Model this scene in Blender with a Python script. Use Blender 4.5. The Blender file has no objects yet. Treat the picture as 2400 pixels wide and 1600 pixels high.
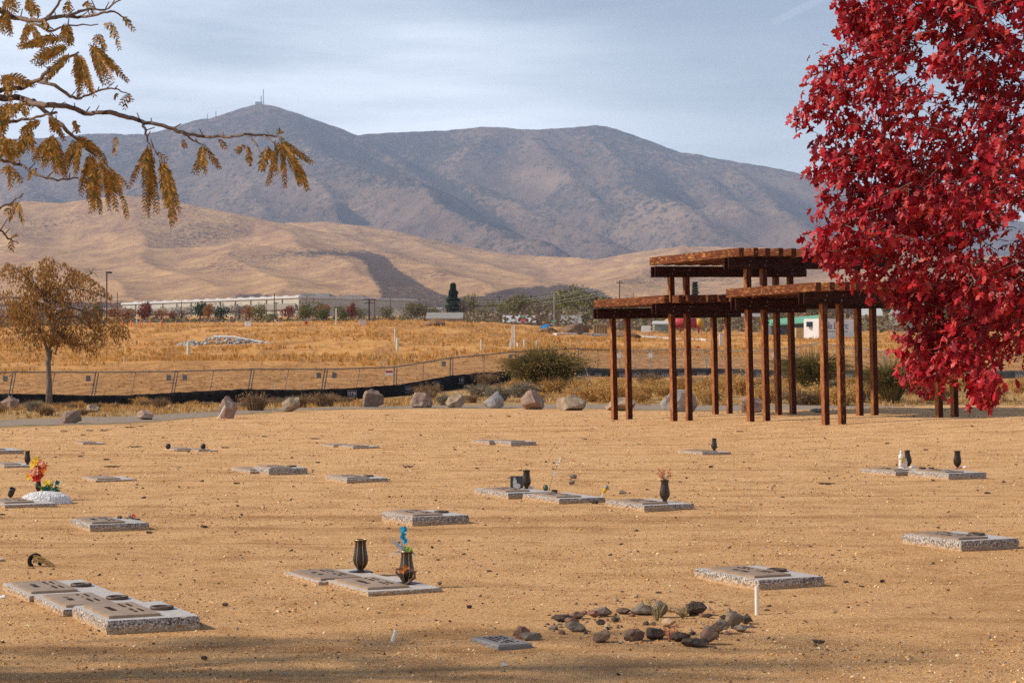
import bpy, bmesh, math, random
import numpy as np
from mathutils import Vector, Matrix, Quaternion

SC = bpy.context.scene
R = math.radians
rng = np.random.default_rng(7)
random.seed(7)

# ------------------------------------------------------------------ camera, sky, sun, exposure
F = 4667.0            # focal length in pixels of the 2400 px wide photograph (70 mm on 36 mm)
H = 1.577             # eye height
PITCH = math.atan(40 / F)
cam_d = bpy.data.cameras.new('camera'); cam_d.lens = 70; cam_d.sensor_width = 36
cam_d.clip_end = 60000; cam_d.clip_start = 0.1
cam_d.dof.use_dof = True; cam_d.dof.focus_distance = 17.0; cam_d.dof.aperture_fstop = 14
cam = bpy.data.objects.new('camera', cam_d); SC.collection.objects.link(cam)
cam.location = (0, 0, H); cam.rotation_euler = (math.pi / 2 + PITCH, 0, 0)
SC.camera = cam

SUN_ELEV = R(36); SUN_DIR = Vector((-math.cos(SUN_ELEV) * .975, math.cos(SUN_ELEV) * -0.10, math.sin(SUN_ELEV))).normalized()
sun_d = bpy.data.lights.new('sun', 'SUN'); sun_d.energy = 5.0; sun_d.angle = R(1.6); sun_d.color = (1.0, .88, .72)
sun = bpy.data.objects.new('sun', sun_d); SC.collection.objects.link(sun)
sun.rotation_euler = SUN_DIR.to_track_quat('Z', 'Y').to_euler(); sun.location = (-30, 10, 40)

w = bpy.data.worlds.new('World'); SC.world = w; w.use_nodes = True
nt = w.node_tree; N = nt.nodes; Lk = nt.links; N.clear()
def wn(t, **k):
    n = N.new(t)
    for a, b in k.items(): setattr(n, a, b)
    return n
out = wn('ShaderNodeOutputWorld'); bg = wn('ShaderNodeBackground'); Lk.new(bg.outputs[0], out.inputs[0])
bg.inputs[1].default_value = 0.085
sky = wn('ShaderNodeTexSky', sky_type='NISHITA', sun_disc=False)
sky.sun_elevation = SUN_ELEV; sky.sun_rotation = math.atan2(SUN_DIR.x, SUN_DIR.y)
sky.air_density = 1.0; sky.dust_density = 0.6; sky.ozone_density = 1.5
tc = wn('ShaderNodeTexCoord')
mp = wn('ShaderNodeMapping'); mp.inputs['Scale'].default_value = (1.5, 1.5, 9); mp.inputs['Rotation'].default_value = (0, R(5), R(4))
Lk.new(tc.outputs['Generated'], mp.inputs[0])
nz = wn('ShaderNodeTexNoise'); nz.inputs['Scale'].default_value = 1.7; nz.inputs['Detail'].default_value = 9; nz.inputs['Roughness'].default_value = .55; nz.inputs['Distortion'].default_value = .35
Lk.new(mp.outputs[0], nz.inputs[0])
rp = wn('ShaderNodeValToRGB'); rp.color_ramp.elements[0].position = .36; rp.color_ramp.elements[1].position = .60
rp.color_ramp.elements[0].color = (.42, .42, .42, 1); rp.color_ramp.elements[1].color = (1, 1, 1, 1)
Lk.new(nz.outputs[0], rp.inputs[0])
mp2 = wn('ShaderNodeMapping'); mp2.inputs['Scale'].default_value = (5, 5, 42); mp2.inputs['Rotation'].default_value = (0, R(-9), 0)
Lk.new(tc.outputs['Generated'], mp2.inputs[0])
nz2 = wn('ShaderNodeTexNoise'); nz2.inputs['Scale'].default_value = 1.6; nz2.inputs['Detail'].default_value = 6; nz2.inputs['Roughness'].default_value = .6
Lk.new(mp2.outputs[0], nz2.inputs[0])
am = wn('ShaderNodeMath', operation='MULTIPLY_ADD'); am.inputs[1].default_value = .55; am.inputs[2].default_value = -.26
Lk.new(nz2.outputs[0], am.inputs[0])
ad = wn('ShaderNodeMath', operation='ADD', use_clamp=True); Lk.new(rp.outputs[0], ad.inputs[0]); Lk.new(am.outputs[0], ad.inputs[1])
# thin contrail high up to the right: a great-circle band of limited length
nrm = wn('ShaderNodeVectorMath', operation='NORMALIZE'); Lk.new(tc.outputs['Generated'], nrm.inputs[0])
def ray(px, py):
    c = Vector(((px - 1200) / F, 1, (800 - py) / F)); c.rotate(Matrix.Rotation(PITCH, 3, 'X')); return c.normalized()
A_, B_ = ray(1815, 52), ray(1960, -20)
pn = A_.cross(B_).normalized(); md = (A_ + B_).normalized()
dp = wn('ShaderNodeVectorMath', operation='DOT_PRODUCT'); dp.inputs[1].default_value = pn; Lk.new(nrm.outputs[0], dp.inputs[0])
dm = wn('ShaderNodeVectorMath', operation='DOT_PRODUCT'); dm.inputs[1].default_value = md; Lk.new(nrm.outputs[0], dm.inputs[0])
ab = wn('ShaderNodeMath', operation='ABSOLUTE'); Lk.new(dp.outputs['Value'], ab.inputs[0])
m1 = wn('ShaderNodeMapRange'); m1.inputs[1].default_value = 0; m1.inputs[2].default_value = .0022; m1.inputs[3].default_value = .8; m1.inputs[4].default_value = 0
Lk.new(ab.outputs[0], m1.inputs[0])
m2 = wn('ShaderNodeMapRange'); m2.inputs[1].default_value = .99983; m2.inputs[2].default_value = .9999; Lk.new(dm.outputs['Value'], m2.inputs[0])
mm = wn('ShaderNodeMath', operation='MULTIPLY'); Lk.new(m1.outputs[0], mm.inputs[0]); Lk.new(m2.outputs[0], mm.inputs[1])
a2 = wn('ShaderNodeMath', operation='ADD', use_clamp=True); Lk.new(ad.outputs[0], a2.inputs[0]); Lk.new(mm.outputs[0], a2.inputs[1])
mx = wn('ShaderNodeMixRGB'); mx.inputs[2].default_value = (14.6, 15.7, 17.6, 1)
sz_ = wn('ShaderNodeSeparateXYZ'); Lk.new(nrm.outputs[0], sz_.inputs[0])
el = wn('ShaderNodeMapRange'); el.inputs[1].default_value = .10; el.inputs[2].default_value = .30; el.inputs[3].default_value = 1.0; el.inputs[4].default_value = .15; Lk.new(sz_.outputs['Z'], el.inputs[0])
ml = wn('ShaderNodeMath', operation='MULTIPLY'); Lk.new(a2.outputs[0], ml.inputs[0]); Lk.new(el.outputs[0], ml.inputs[1])
# the veil thins toward the upper right of the view
dr_ = wn('ShaderNodeVectorMath', operation='DOT_PRODUCT'); dr_.inputs[1].default_value = ray(2300, -500); Lk.new(nrm.outputs[0], dr_.inputs[0])
m3 = wn('ShaderNodeMapRange', interpolation_type='SMOOTHSTEP'); m3.inputs[1].default_value = .955; m3.inputs[2].default_value = .992; m3.inputs[3].default_value = 1; m3.inputs[4].default_value = .30; Lk.new(dr_.outputs['Value'], m3.inputs[0])
m4 = wn('ShaderNodeMath', operation='MULTIPLY'); Lk.new(ml.outputs[0], m4.inputs[0]); Lk.new(m3.outputs[0], m4.inputs[1])
Lk.new(m4.outputs[0], mx.inputs[0]); Lk.new(sky.outputs[0], mx.inputs[1]); Lk.new(mx.outputs[0], bg.inputs[0])

SC.view_settings.view_transform = 'Standard'; SC.view_settings.look = 'None'
SC.view_settings.exposure = 0.15; SC.view_settings.gamma = 1; SC.view_settings.use_curve_mapping = False
cy = SC.cycles
cy.use_denoising = False
try: cy.denoiser = 'OPENIMAGEDENOISE'
except Exception: pass
cy.max_bounces = 6; cy.diffuse_bounces = 3; cy.glossy_bounces = 2; cy.transmission_bounces = 4; cy.transparent_max_bounces = 8; cy.volume_bounces = 0
cy.sample_clamp_indirect = 6

# ------------------------------------------------------------------ helpers
def P(px, py, d):
    """world point seen at photo pixel (px,py) at forward distance d"""
    cz = (800 - py) / F; c, s = math.cos(PITCH), math.sin(PITCH)
    Y = c - s * cz; Z = s + c * cz; k = d / Y
    return Vector(((px - 1200) / F * k, d, H + Z * k))
def flat_d(py): return H * F / (py - 840.0)

def lin(v):
    v = np.asarray(v, float) / 255.0
    return np.where(v <= .04045, v / 12.92, ((v + .055) / 1.055) ** 2.4)

class MB:
    """collects shapes, builds ONE mesh object"""
    def __init__(s): s.V = []; s.Fc = []; s.M = []; s.n = 0
    def add(s, V, Fs, m=0, T=None):
        V = np.asarray(V, float).reshape(-1, 3)
        if T is not None:
            A = np.array(T); V = V @ A[:3, :3].T + A[:3, 3]
        s.V.append(V)
        if isinstance(Fs, np.ndarray): s.Fc.append((Fs + s.n, m)); 
        else:
            by = {}
            for f in Fs: by.setdefault(len(f), []).append(f)
            for k, l in by.items(): s.Fc.append((np.array(l, int) + s.n, m))
        s.n += len(V); return s
    def box(s, x0, x1, y0, y1, z0, z1, m=0, T=None):
        V = [(x, y, z) for z in (z0, z1) for y in (y0, y1) for x in (x0, x1)]
        return s.add(V, [(0, 2, 3, 1), (4, 5, 7, 6), (0, 1, 5, 4), (2, 6, 7, 3), (0, 4, 6, 2), (1, 3, 7, 5)], m, T)
    def bbox(s, x0, x1, y0, y1, z0, z1, b=.004, m=0, T=None):
        """box with chamfered edges"""
        bm = bmesh.new(); bmesh.ops.create_cube(bm, size=1)
        for v in bm.verts:
            v.co = Vector(((x0 + x1) / 2 + v.co.x * (x1 - x0), (y0 + y1) / 2 + v.co.y * (y1 - y0), (z0 + z1) / 2 + v.co.z * (z1 - z0)))
        bmesh.ops.bevel(bm, geom=bm.edges[:], offset=b, segments=1, affect='EDGES')
        V = [tuple(v.co) for v in bm.verts]; Fs = [[v.index for v in f.verts] for f in bm.faces]; bm.free()
        return s.add(V, Fs, m, T)
    def tube(s, pts, rad, seg=6, m=0, cap=True):
        pts = [Vector(p) for p in pts]; n = len(pts)
        if not hasattr(rad, '__len__'): rad = [rad] * n
        V = []; prev = None
        for i, p in enumerate(pts):
            t = (pts[min(i + 1, n - 1)] - pts[max(i - 1, 0)])
            t = t.normalized() if t.length > 1e-9 else Vector((0, 0, 1))
            if prev is None: a = t.orthogonal().normalized()
            else:
                a = prev - t * prev.dot(t)
                a = a.normalized() if a.length > 1e-6 else t.orthogonal().normalized()
            prev = a; b = t.cross(a)
            for k in range(seg):
                th = 2 * math.pi * k / seg
                V.append(p + (a * math.cos(th) + b * math.sin(th)) * rad[i])
        Fs = []
        for i in range(n - 1):
            for k in range(seg):
                k2 = (k + 1) % seg
                Fs.append((i * seg + k, i * seg + k2, (i + 1) * seg + k2, (i + 1) * seg + k))
        if cap: Fs.append(tuple(range(seg))[::-1]); Fs.append(tuple((n - 1) * seg + k for k in range(seg)))
        return s.add([tuple(v) for v in V], Fs, m)
    def lathe(s, prof, seg=20, m=0, c=(0, 0, 0), flute=0, fn=8, T=None):
        V = []
        for (r, z) in prof:
            for k in range(seg):
                th = 2 * math.pi * k / seg; rr = r * (1 + flute * math.cos(fn * th))
                V.append((c[0] + rr * math.cos(th), c[1] + rr * math.sin(th), c[2] + z))
        n = len(prof); Fs = []
        for i in range(n - 1):
            for k in range(seg):
                k2 = (k + 1) % seg; Fs.append((i * seg + k, i * seg + k2, (i + 1) * seg + k2, (i + 1) * seg + k))
        Fs.append(tuple(range(seg))[::-1]); Fs.append(tuple((n - 1) * seg + k for k in range(seg)))
        return s.add(V, Fs, m, T)
    def mesh(s, name, mats, smooth=False):
        V = np.concatenate(s.V) if s.V else np.zeros((0, 3))
        me = bpy.data.meshes.new(name)
        me.vertices.add(len(V)); me.vertices.foreach_set('co', V.astype(np.float32).ravel())
        idx = []; st = []; tot = []; mi = []; c = 0
        for a, m in s.Fc:
            k = a.shape[1]; q = a.shape[0]
            idx.append(a.ravel()); st.append(c + np.arange(q) * k); tot.append(np.full(q, k)); mi.append(np.full(q, m) if np.isscalar(m) else np.asarray(m)); c += q * k
        if idx:
            idx = np.concatenate(idx).astype(np.int32)
            me.loops.add(len(idx)); me.loops.foreach_set('vertex_index', idx)
            st = np.concatenate(st).astype(np.int32); me.polygons.add(len(st))
            me.polygons.foreach_set('loop_start', st); me.polygons.foreach_set('loop_total', np.concatenate(tot).astype(np.int32))
            me.polygons.foreach_set('material_index', np.concatenate(mi).astype(np.int32))
            me.polygons.foreach_set('use_smooth', np.full(len(st), smooth))
        for m in (mats if isinstance(mats, (list, tuple)) else [mats]): me.materials.append(m)
        me.update(calc_edges=True); me.validate()
        return me
    def build(s, name, mats, parent=None, smooth=False, loc=None, rot=None):
        return link(name, s.mesh(name, mats, smooth), parent, loc, rot)

def link(name, me, parent=None, loc=None, rot=None):
    o = bpy.data.objects.new(name, me); SC.collection.objects.link(o)
    if parent is not None: o.parent = parent
    if loc is not None: o.location = loc
    if rot is not None: o.rotation_euler = rot
    return o
def tag(o, label=None, cat=None, group=None, kind=None):
    if label: o['label'] = label
    if cat: o['category'] = cat
    if group: o['group'] = group
    if kind: o['kind'] = kind
    return o
def empty(name, loc, label, cat, group=None, rz=0):
    o = bpy.data.objects.new(name, None); SC.collection.objects.link(o); o.empty_display_size = .1
    o.location = loc; o.rotation_euler = (0, 0, rz); return tag(o, label, cat, group)
def structure(o): o['kind'] = 'structure'; return o
def stuff(o): o['kind'] = 'stuff'; return o

# ---- numpy noise
_perm = np.random.default_rng(3).permutation(1024)
_gr = np.random.default_rng(4).uniform(0, 2 * np.pi, 1024)
def pnoise(x, y, seed=0):
    x = np.asarray(x, float) + seed * 17.31; y = np.asarray(y, float) + seed * 9.77
    xi = np.floor(x).astype(int); yi = np.floor(y).astype(int); fx = x - xi; fy = y - yi
    u = fx ** 3 * (fx * (fx * 6 - 15) + 10); v = fy ** 3 * (fy * (fy * 6 - 15) + 10)
    def g(a, b, dx, dy):
        h = _gr[(_perm[(a & 1023)] + b) & 1023]
        h = _gr[(_perm[(_perm[(a & 1023)] + b) & 1023])]
        return np.cos(h) * dx + np.sin(h) * dy
    n00 = g(xi, yi, fx, fy); n10 = g(xi + 1, yi, fx - 1, fy); n01 = g(xi, yi + 1, fx, fy - 1); n11 = g(xi + 1, yi + 1, fx - 1, fy - 1)
    return 1.5 * ((n00 * (1 - u) + n10 * u) * (1 - v) + (n01 * (1 - u) + n11 * u) * v)
def fbm(x, y, o=4, seed=0, gain=.5):
    s = 0; a = 1; f = 1
    for i in range(o): s = s + a * pnoise(x * f, y * f, seed + i); a *= gain; f *= 2.03
    return s
def ridged(x, y, o=4, seed=0):
    s = 0; a = 1; f = 1
    for i in range(o): s = s + a * (1 - 2 * np.abs(pnoise(x * f, y * f, seed + i))); a *= .5; f *= 2.1
    return s
def sstep(a, b, x):
    t = np.clip((np.asarray(x, float) - a) / (b - a), 0, 1); return t * t * (3 - 2 * t)

# ---- materials
def newmat(name):
    m = bpy.data.materials.new(name); m.use_nodes = True
    b = m.node_tree.nodes['Principled BSDF']; return m, m.node_tree, b
def ramp_(nt_, stops):
    r = nt_.nodes.new('ShaderNodeValToRGB'); e = r.color_ramp.elements
    e[0].position, e[0].color = stops[0][0], (*stops[0][1], 1); e[1].position, e[1].color = stops[-1][0], (*stops[-1][1], 1)
    for p, c in stops[1:-1]:
        k = e.new(p); k.color = (*c, 1)
    return r
def noise_(nt_, scale, detail=4, rough=.55, vec=None, dist=0):
    n = nt_.nodes.new('ShaderNodeTexNoise'); n.inputs['Scale'].default_value = scale; n.inputs['Detail'].default_value = detail
    n.inputs['Roughness'].default_value = rough; n.inputs['Distortion'].default_value = dist
    if vec: nt_.links.new(vec, n.inputs['Vector'])
    return n
def mat(name, c1, c2=None, scale=4, rough=.8, bump=0, bscale=None, metal=0, spec=.3, stretch=None, rnd=0, detail=5, lo=.35, hi=.65, trans=0, coords='Object', bdist=.02):
    m, t, b = newmat(name); b.inputs['Roughness'].default_value = rough; b.inputs['Metallic'].default_value = metal
    b.inputs['Specular IOR Level'].default_value = spec
    c2 = c2 or tuple(v * .7 for v in c1)
    co = t.nodes.new('ShaderNodeTexCoord'); v = co.outputs[coords]
    if stretch:
        mpn = t.nodes.new('ShaderNodeMapping'); mpn.inputs['Scale'].default_value = stretch; t.links.new(v, mpn.inputs[0]); v = mpn.outputs[0]
    n = noise_(t, scale, detail, .6, v); r = ramp_(t, [(lo, c2), (hi, c1)]); t.links.new(n.outputs[0], r.inputs[0]); col = r.outputs[0]
    if rnd:
        oi = t.nodes.new('ShaderNodeObjectInfo'); mr = t.nodes.new('ShaderNodeMapRange'); mr.inputs[3].default_value = 1 - rnd; mr.inputs[4].default_value = 1 + rnd
        t.links.new(oi.outputs['Random'], mr.inputs[0]); hv = t.nodes.new('ShaderNodeHueSaturation'); t.links.new(mr.outputs[0], hv.inputs['Value']); t.links.new(col, hv.inputs['Color']); col = hv.outputs[0]
    t.links.new(col, b.inputs['Base Color'])
    if bump:
        n2 = noise_(t, bscale or scale * 4, 5, .6, v); bp = t.nodes.new('ShaderNodeBump'); bp.inputs['Strength'].default_value = bump; bp.inputs['Distance'].default_value = bdist
        t.links.new(n2.outputs[0], bp.inputs['Height']); t.links.new(bp.outputs[0], b.inputs['Normal'])
    if trans:
        tr = t.nodes.new('ShaderNodeBsdfTranslucent'); t.links.new(col, tr.inputs[0]); mxs = t.nodes.new('ShaderNodeMixShader'); mxs.inputs[0].default_value = trans
        o_ = t.nodes['Material Output']; t.links.new(b.outputs[0], mxs.inputs[1]); t.links.new(tr.outputs[0], mxs.inputs[2]); t.links.new(mxs.outputs[0], o_.inputs[0])
    return m

def leafmat(name, cols, rough=.5, trans=.3, spec=.3):
    """foliage colour that varies from leaf to leaf (per mesh island) and from object to object"""
    m, t, b = newmat(name); b.inputs['Roughness'].default_value = rough; b.inputs['Specular IOR Level'].default_value = spec
    g = t.nodes.new('ShaderNodeNewGeometry'); k = len(cols)
    r = ramp_(t, [(i / (k - 1), c) for i, c in enumerate(cols)])
    oi = t.nodes.new('ShaderNodeObjectInfo'); ad_ = t.nodes.new('ShaderNodeMath'); ad_.operation = 'ADD'; fr = t.nodes.new('ShaderNodeMath'); fr.operation = 'FRACT'
    t.links.new(g.outputs['Random Per Island'], ad_.inputs[0]); t.links.new(oi.outputs['Random'], ad_.inputs[1]); t.links.new(ad_.outputs[0], fr.inputs[0])
    t.links.new(fr.outputs[0], r.inputs[0]); t.links.new(r.outputs[0], b.inputs['Base Color'])
    tr = t.nodes.new('ShaderNodeBsdfTranslucent'); t.links.new(r.outputs[0], tr.inputs[0]); mxs = t.nodes.new('ShaderNodeMixShader'); mxs.inputs[0].default_value = trans
    o_ = t.nodes['Material Output']; t.links.new(b.outputs[0], mxs.inputs[1]); t.links.new(tr.outputs[0], mxs.inputs[2]); t.links.new(mxs.outputs[0], o_.inputs[0])
    return m

# ------------------------------------------------------------------ terrain
DS = [8, 30, 40, 45, 50, 55, 60, 65, 70, 80, 90, 97, 106, 125, 150, 200, 230, 260, 400, 1000, 2500]
COLS = {
 -600: [None]*5 + [975, 966, 960, 957, 955, 952, 949, 908, 868, 848, 808, 790, 783, 772, 752, 735],
 0:    [None]*5 + [975, 966, 960, 957, 955, 952, 949, 908, 867, 847, 805, 787, 780, 770, 752, 735],
 300:  [None]*5 + [975, 965, 959, 956, 954, 951, 948, 906, 865, 838, 793, 765, 759, 758, 750, 735],
 700:  [None]*5 + [974, 962.7, 955, 951, 949, 947, 944, 904, 860, 830, 785, 762, 758, 757, 750, 735],
 1100: [None]*5 + [974, 962.7, 954, 949, 938, 928, 918, 908, 866, 833, 785, 762, 756, 755, 750, 735],
 1350: [None]*5 + [974, 962.7, 955, 948, 928, 914, 904, 898, 868, 838, 800, 783, 776, 772, 752, 735],
 1700: [None]*5 + [974, 963, 955, 948, 927, 912, 905, 900, 872, 842, 808, 795, 788, 780, 752, 735],
 2100: [None]*5 + [974, 963, 955, 948, 927, 912, 905, 900, 872, 842, 806, 792, 786, 780, 752, 735],
 3000: [None]*5 + [974, 963, 955, 948, 927, 912, 905, 900, 872, 842, 806, 792, 786, 780, 752, 735],
}
def _table():
    cx = sorted(COLS); T = np.array([[0.0 if v is None else H + (840 - v) / F * d for v, d in zip(COLS[c], DS)] for c in cx])
    gx = np.arange(-1500, 3901, 50.0); gl = np.arange(math.log(8), math.log(2500) + .02, .02)
    rows = np.array([np.interp(gl, np.log(DS), t) for t in T])
    Z = np.array([np.interp(gx, cx, rows[:, j]) for j in range(len(gl))]).T
    k = np.array([1, 2, 3, 2, 1]) / 9.0
    for q in range(2):
        Zp = np.pad(Z, ((2, 2), (0, 0)), 'edge'); Z = sum(k[i] * Zp[i:i + Z.shape[0]] for i in range(5))
        if q: Zp = np.pad(Z, ((0, 0), (1, 1)), 'edge'); Z = (Zp[:, :-2] + 2 * Zp[:, 1:-1] + Zp[:, 2:]) / 4
    return gx, gl, Z
GX, GL, GZ = _table()
def gz(x, y, detail=True):
    x = np.asarray(x, float); y = np.asarray(y, float); ys = np.maximum(y, 8.0)
    px = np.clip(1200 + x / ys * F, GX[0], GX[-1] - 1e-3); l = np.clip(np.log(ys), GL[0], GL[-1] - 1e-3)
    a = (px - GX[0]) / 50.0; b = (l - GL[0]) / .02; i = a.astype(int); j = b.astype(int); i = np.minimum(i, len(GX) - 2); j = np.minimum(j, len(GL) - 2); fa = a - i; fb = b - j
    z = GZ[i, j] * (1 - fa) * (1 - fb) + GZ[i + 1, j] * fa * (1 - fb) + GZ[i, j + 1] * (1 - fa) * fb + GZ[i + 1, j + 1] * fa * fb
    z = np.where(y < 40, 0, z)
    z = z + .038 * np.clip(x - 2.65, 0, 9) * sstep(32, 42, y) * (1 - sstep(52, 62, y))
    if detail:
        z = z + .012 * fbm(x * .8, y * .8, 3, 2) * (1 - sstep(60, 90, y)) * sstep(5, 14, y)
        z = z + .05 * fbm(x * .12, y * .10, 2, 5) * sstep(24, 40, y) * (1 - sstep(44, 52, y))
        z = z + sstep(64, 110, y) * (.10 * fbm(x * .35, y * .3, 4, 9) + .35 * fbm(x * .03, y * .05, 3, 11) * sstep(110, 160, y))
    return z
def gzf(x, y): return float(gz(np.array([x]), np.array([y]))[0])
def on_ground(px, py):
    """ground point under a photo pixel, marching the view ray on to the terrain"""
    d = 9.0; prev = None
    while d < 1500:
        p = P(px, py, d); e = p.z - gzf(p.x, p.y)
        if e <= 0:
            if prev is None: return Vector((p.x, p.y, gzf(p.x, p.y)))
            lo, hi = prev, d
            for _ in range(18):
                m_ = (lo + hi) / 2; q = P(px, py, m_)
                if q.z - gzf(q.x, q.y) <= 0: hi = m_
                else: lo = m_
            q = P(px, py, hi); return Vector((q.x, q.y, gzf(q.x, q.y)))
        prev = d; d *= 1.012
    q = P(px, py, 300); return Vector((q.x, q.y, gzf(q.x, q.y)))
def at(px, d):
    p = P(px, 840, d); return Vector((p.x, d, gzf(p.x, d)))

# sand edge (far limit of the bare sand) as distance for each column of view
def edge_d(px): return np.interp(px, [-600, 0, 300, 520, 700, 1000, 1350, 1500, 1900, 2500], [43, 44.6, 47.5, 54, 60, 63, 63, 60, 57.5, 57])

def ground_material():
    m, t, b = newmat('ground_soil'); b.inputs['Roughness'].default_value = .95; b.inputs['Specular IOR Level'].default_value = .1
    geo = t.nodes.new('ShaderNodeNewGeometry'); pos = geo.outputs['Position']; lk = t.links
    at_ = t.nodes.new('ShaderNodeAttribute'); at_.attribute_name = 'zones'
    sep = t.nodes.new('ShaderNodeSeparateColor'); lk.new(at_.outputs['Color'], sep.inputs[0])
    n1 = noise_(t, .45, 5, .6, pos); n2 = noise_(t, 20, 7, .82, pos); n3 = noise_(t, 34, 7, .85, pos)
    sand = ramp_(t, [(.3, (.65, .370, .165)), (.5, (.79, .465, .218)), (.72, (.88, .56, .285))]); lk.new(n1.outputs[0], sand.inputs[0])
    sp = ramp_(t, [(.37, (.16, .075, .03)), (.45, (.62, .345, .152)), (.56, (.80, .485, .222)), (.66, (.97, .73, .46))]); lk.new(n3.outputs[0], sp.inputs[0])
    s1 = t.nodes.new('ShaderNodeMixRGB'); s1.inputs[0].default_value = .68; lk.new(sand.outputs[0], s1.inputs[1]); lk.new(sp.outputs[0], s1.inputs[2])
    vg = t.nodes.new('ShaderNodeTexVoronoi'); vg.inputs['Scale'].default_value = 26; lk.new(pos, vg.inputs[0])
    vr = ramp_(t, [(.10, (.5, .5, .5)), (.22, (1, 1, 1))]); lk.new(vg.outputs['Distance'], vr.inputs[0])
    s2 = t.nodes.new('ShaderNodeMixRGB'); s2.blend_type = 'MULTIPLY'; s2.inputs[0].default_value = .5; lk.new(s1.outputs[0], s2.inputs[1]); lk.new(vr.outputs[0], s2.inputs[2])
    # darker damp/humus mottling with its own shape
    nm = noise_(t, 1.7, 6, .65, pos); mr = ramp_(t, [(.38, (.62, .54, .47)), (.53, (1, 1, 1))]); lk.new(nm.outputs[0], mr.inputs[0])
    s3 = t.nodes.new('ShaderNodeMixRGB'); s3.blend_type = 'MULTIPLY'; s3.inputs[0].default_value = .55; lk.new(s2.outputs[0], s3.inputs[1]); lk.new(mr.outputs[0], s3.inputs[2])
    mpt = t.nodes.new('ShaderNodeMapping'); mpt.inputs['Rotation'].default_value = (0, 0, R(64)); mpt.inputs['Scale'].default_value = (.09, 1.9, 1); lk.new(pos, mpt.inputs[0])
    nt2 = noise_(t, 1.0, 6, .62, mpt.outputs[0], .7); tr2 = ramp_(t, [(.30, (.60, .52, .45)), (.47, (1, 1, 1)), (.60, (1, 1, 1)), (.72, (1.0, .93, .84))]); lk.new(nt2.outputs[0], tr2.inputs[0])
    s4 = t.nodes.new('ShaderNodeMixRGB'); s4.blend_type = 'MULTIPLY'; s4.inputs[0].default_value = .8; lk.new(s3.outputs[0], s4.inputs[1]); lk.new(tr2.outputs[0], s4.inputs[2])
    ngr = noise_(t, 7.5, 8, .78, pos, .2); gr2 = ramp_(t, [(.36, (.62, .52, .44)), (.46, (1, 1, 1)), (.58, (1, 1, 1)), (.70, (1.0, .97, .93))]); lk.new(ngr.outputs[0], gr2.inputs[0])
    s5 = t.nodes.new('ShaderNodeMixRGB'); s5.blend_type = 'MULTIPLY'; s5.inputs[0].default_value = .75; lk.new(s4.outputs[0], s5.inputs[1]); lk.new(gr2.outputs[0], s5.inputs[2]); s3 = s5
    # rough dirt slope
    nd = noise_(t, 1.3, 8, .72, pos, .4); dirt = ramp_(t, [(.34, (.15, .065, .025)), (.48, (.38, .185, .066)), (.62, (.56, .30, .115))]); lk.new(nd.outputs[0], dirt.inputs[0])
    # dry grass
    mg = t.nodes.new('ShaderNodeMapping'); mg.inputs['Scale'].default_value = (.35, .10, .5); lk.new(pos, mg.inputs[0])
    ng = noise_(t, 1, 9, .68, mg.outputs[0], .5); gr = ramp_(t, [(.34, (.28, .135, .045)), (.47, (.47, .225, .072)), (.60, (.60, .31, .10))]); lk.new(ng.outputs[0], gr.inputs[0])
    nb = noise_(t, 2.2, 6, .7, pos); br = ramp_(t, [(.36, (.20, .12, .05)), (.50, (.40, .25, .10)), (.64, (.52, .33, .14))]); lk.new(nb.outputs[0], br.inputs[0])
    def mixc(a, bb, f):
        q = t.nodes.new('ShaderNodeMixRGB'); lk.new(f, q.inputs[0]); lk.new(a, q.inputs[1]); lk.new(bb, q.inputs[2]); return q.outputs[0]
    c = mixc(s3.outputs[0], br.outputs[0], sep.outputs[0]); c = mixc(c, dirt.outputs[0], sep.outputs[1]); c = mixc(c, gr.outputs[0], sep.outputs[2])
    lk.new(c, b.inputs['Base Color'])
    hs = t.nodes.new('ShaderNodeMath'); hs.operation = 'MULTIPLY_ADD'; lk.new(n2.outputs[0], hs.inputs[0]); hs.inputs[1].default_value = 1.2; lk.new(n3.outputs[0], hs.inputs[2])
    hm = t.nodes.new('ShaderNodeMath'); hm.operation = 'MULTIPLY_ADD'; lk.new(nm.outputs[0], hm.inputs[0]); hm.inputs[1].default_value = 1.5; lk.new(hs.outputs[0], hm.inputs[2])
    bp = t.nodes.new('ShaderNodeBump'); bp.inputs['Strength'].default_value = .9; bp.inputs['Distance'].default_value = .024; lk.new(hm.outputs[0], bp.inputs['Height'])
    bp2 = t.nodes.new('ShaderNodeBump'); bp2.inputs['Strength'].default_value = .8; bp2.inputs['Distance'].default_value = .16; lk.new(nd.outputs[0], bp2.inputs['Height'])
    mv = t.nodes.new('ShaderNodeMixRGB'); mxm = t.nodes.new('ShaderNodeMath'); mxm.operation = 'MAXIMUM'; lk.new(sep.outputs[1], mxm.inputs[0]); lk.new(sep.outputs[2], mxm.inputs[1])
    lk.new(mxm.outputs[0], mv.inputs[0]); lk.new(bp.outputs[0], mv.inputs[1]); lk.new(bp2.outputs[0], mv.inputs[2]); lk.new(mv.outputs[0], b.inputs['Normal'])
    return m

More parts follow.
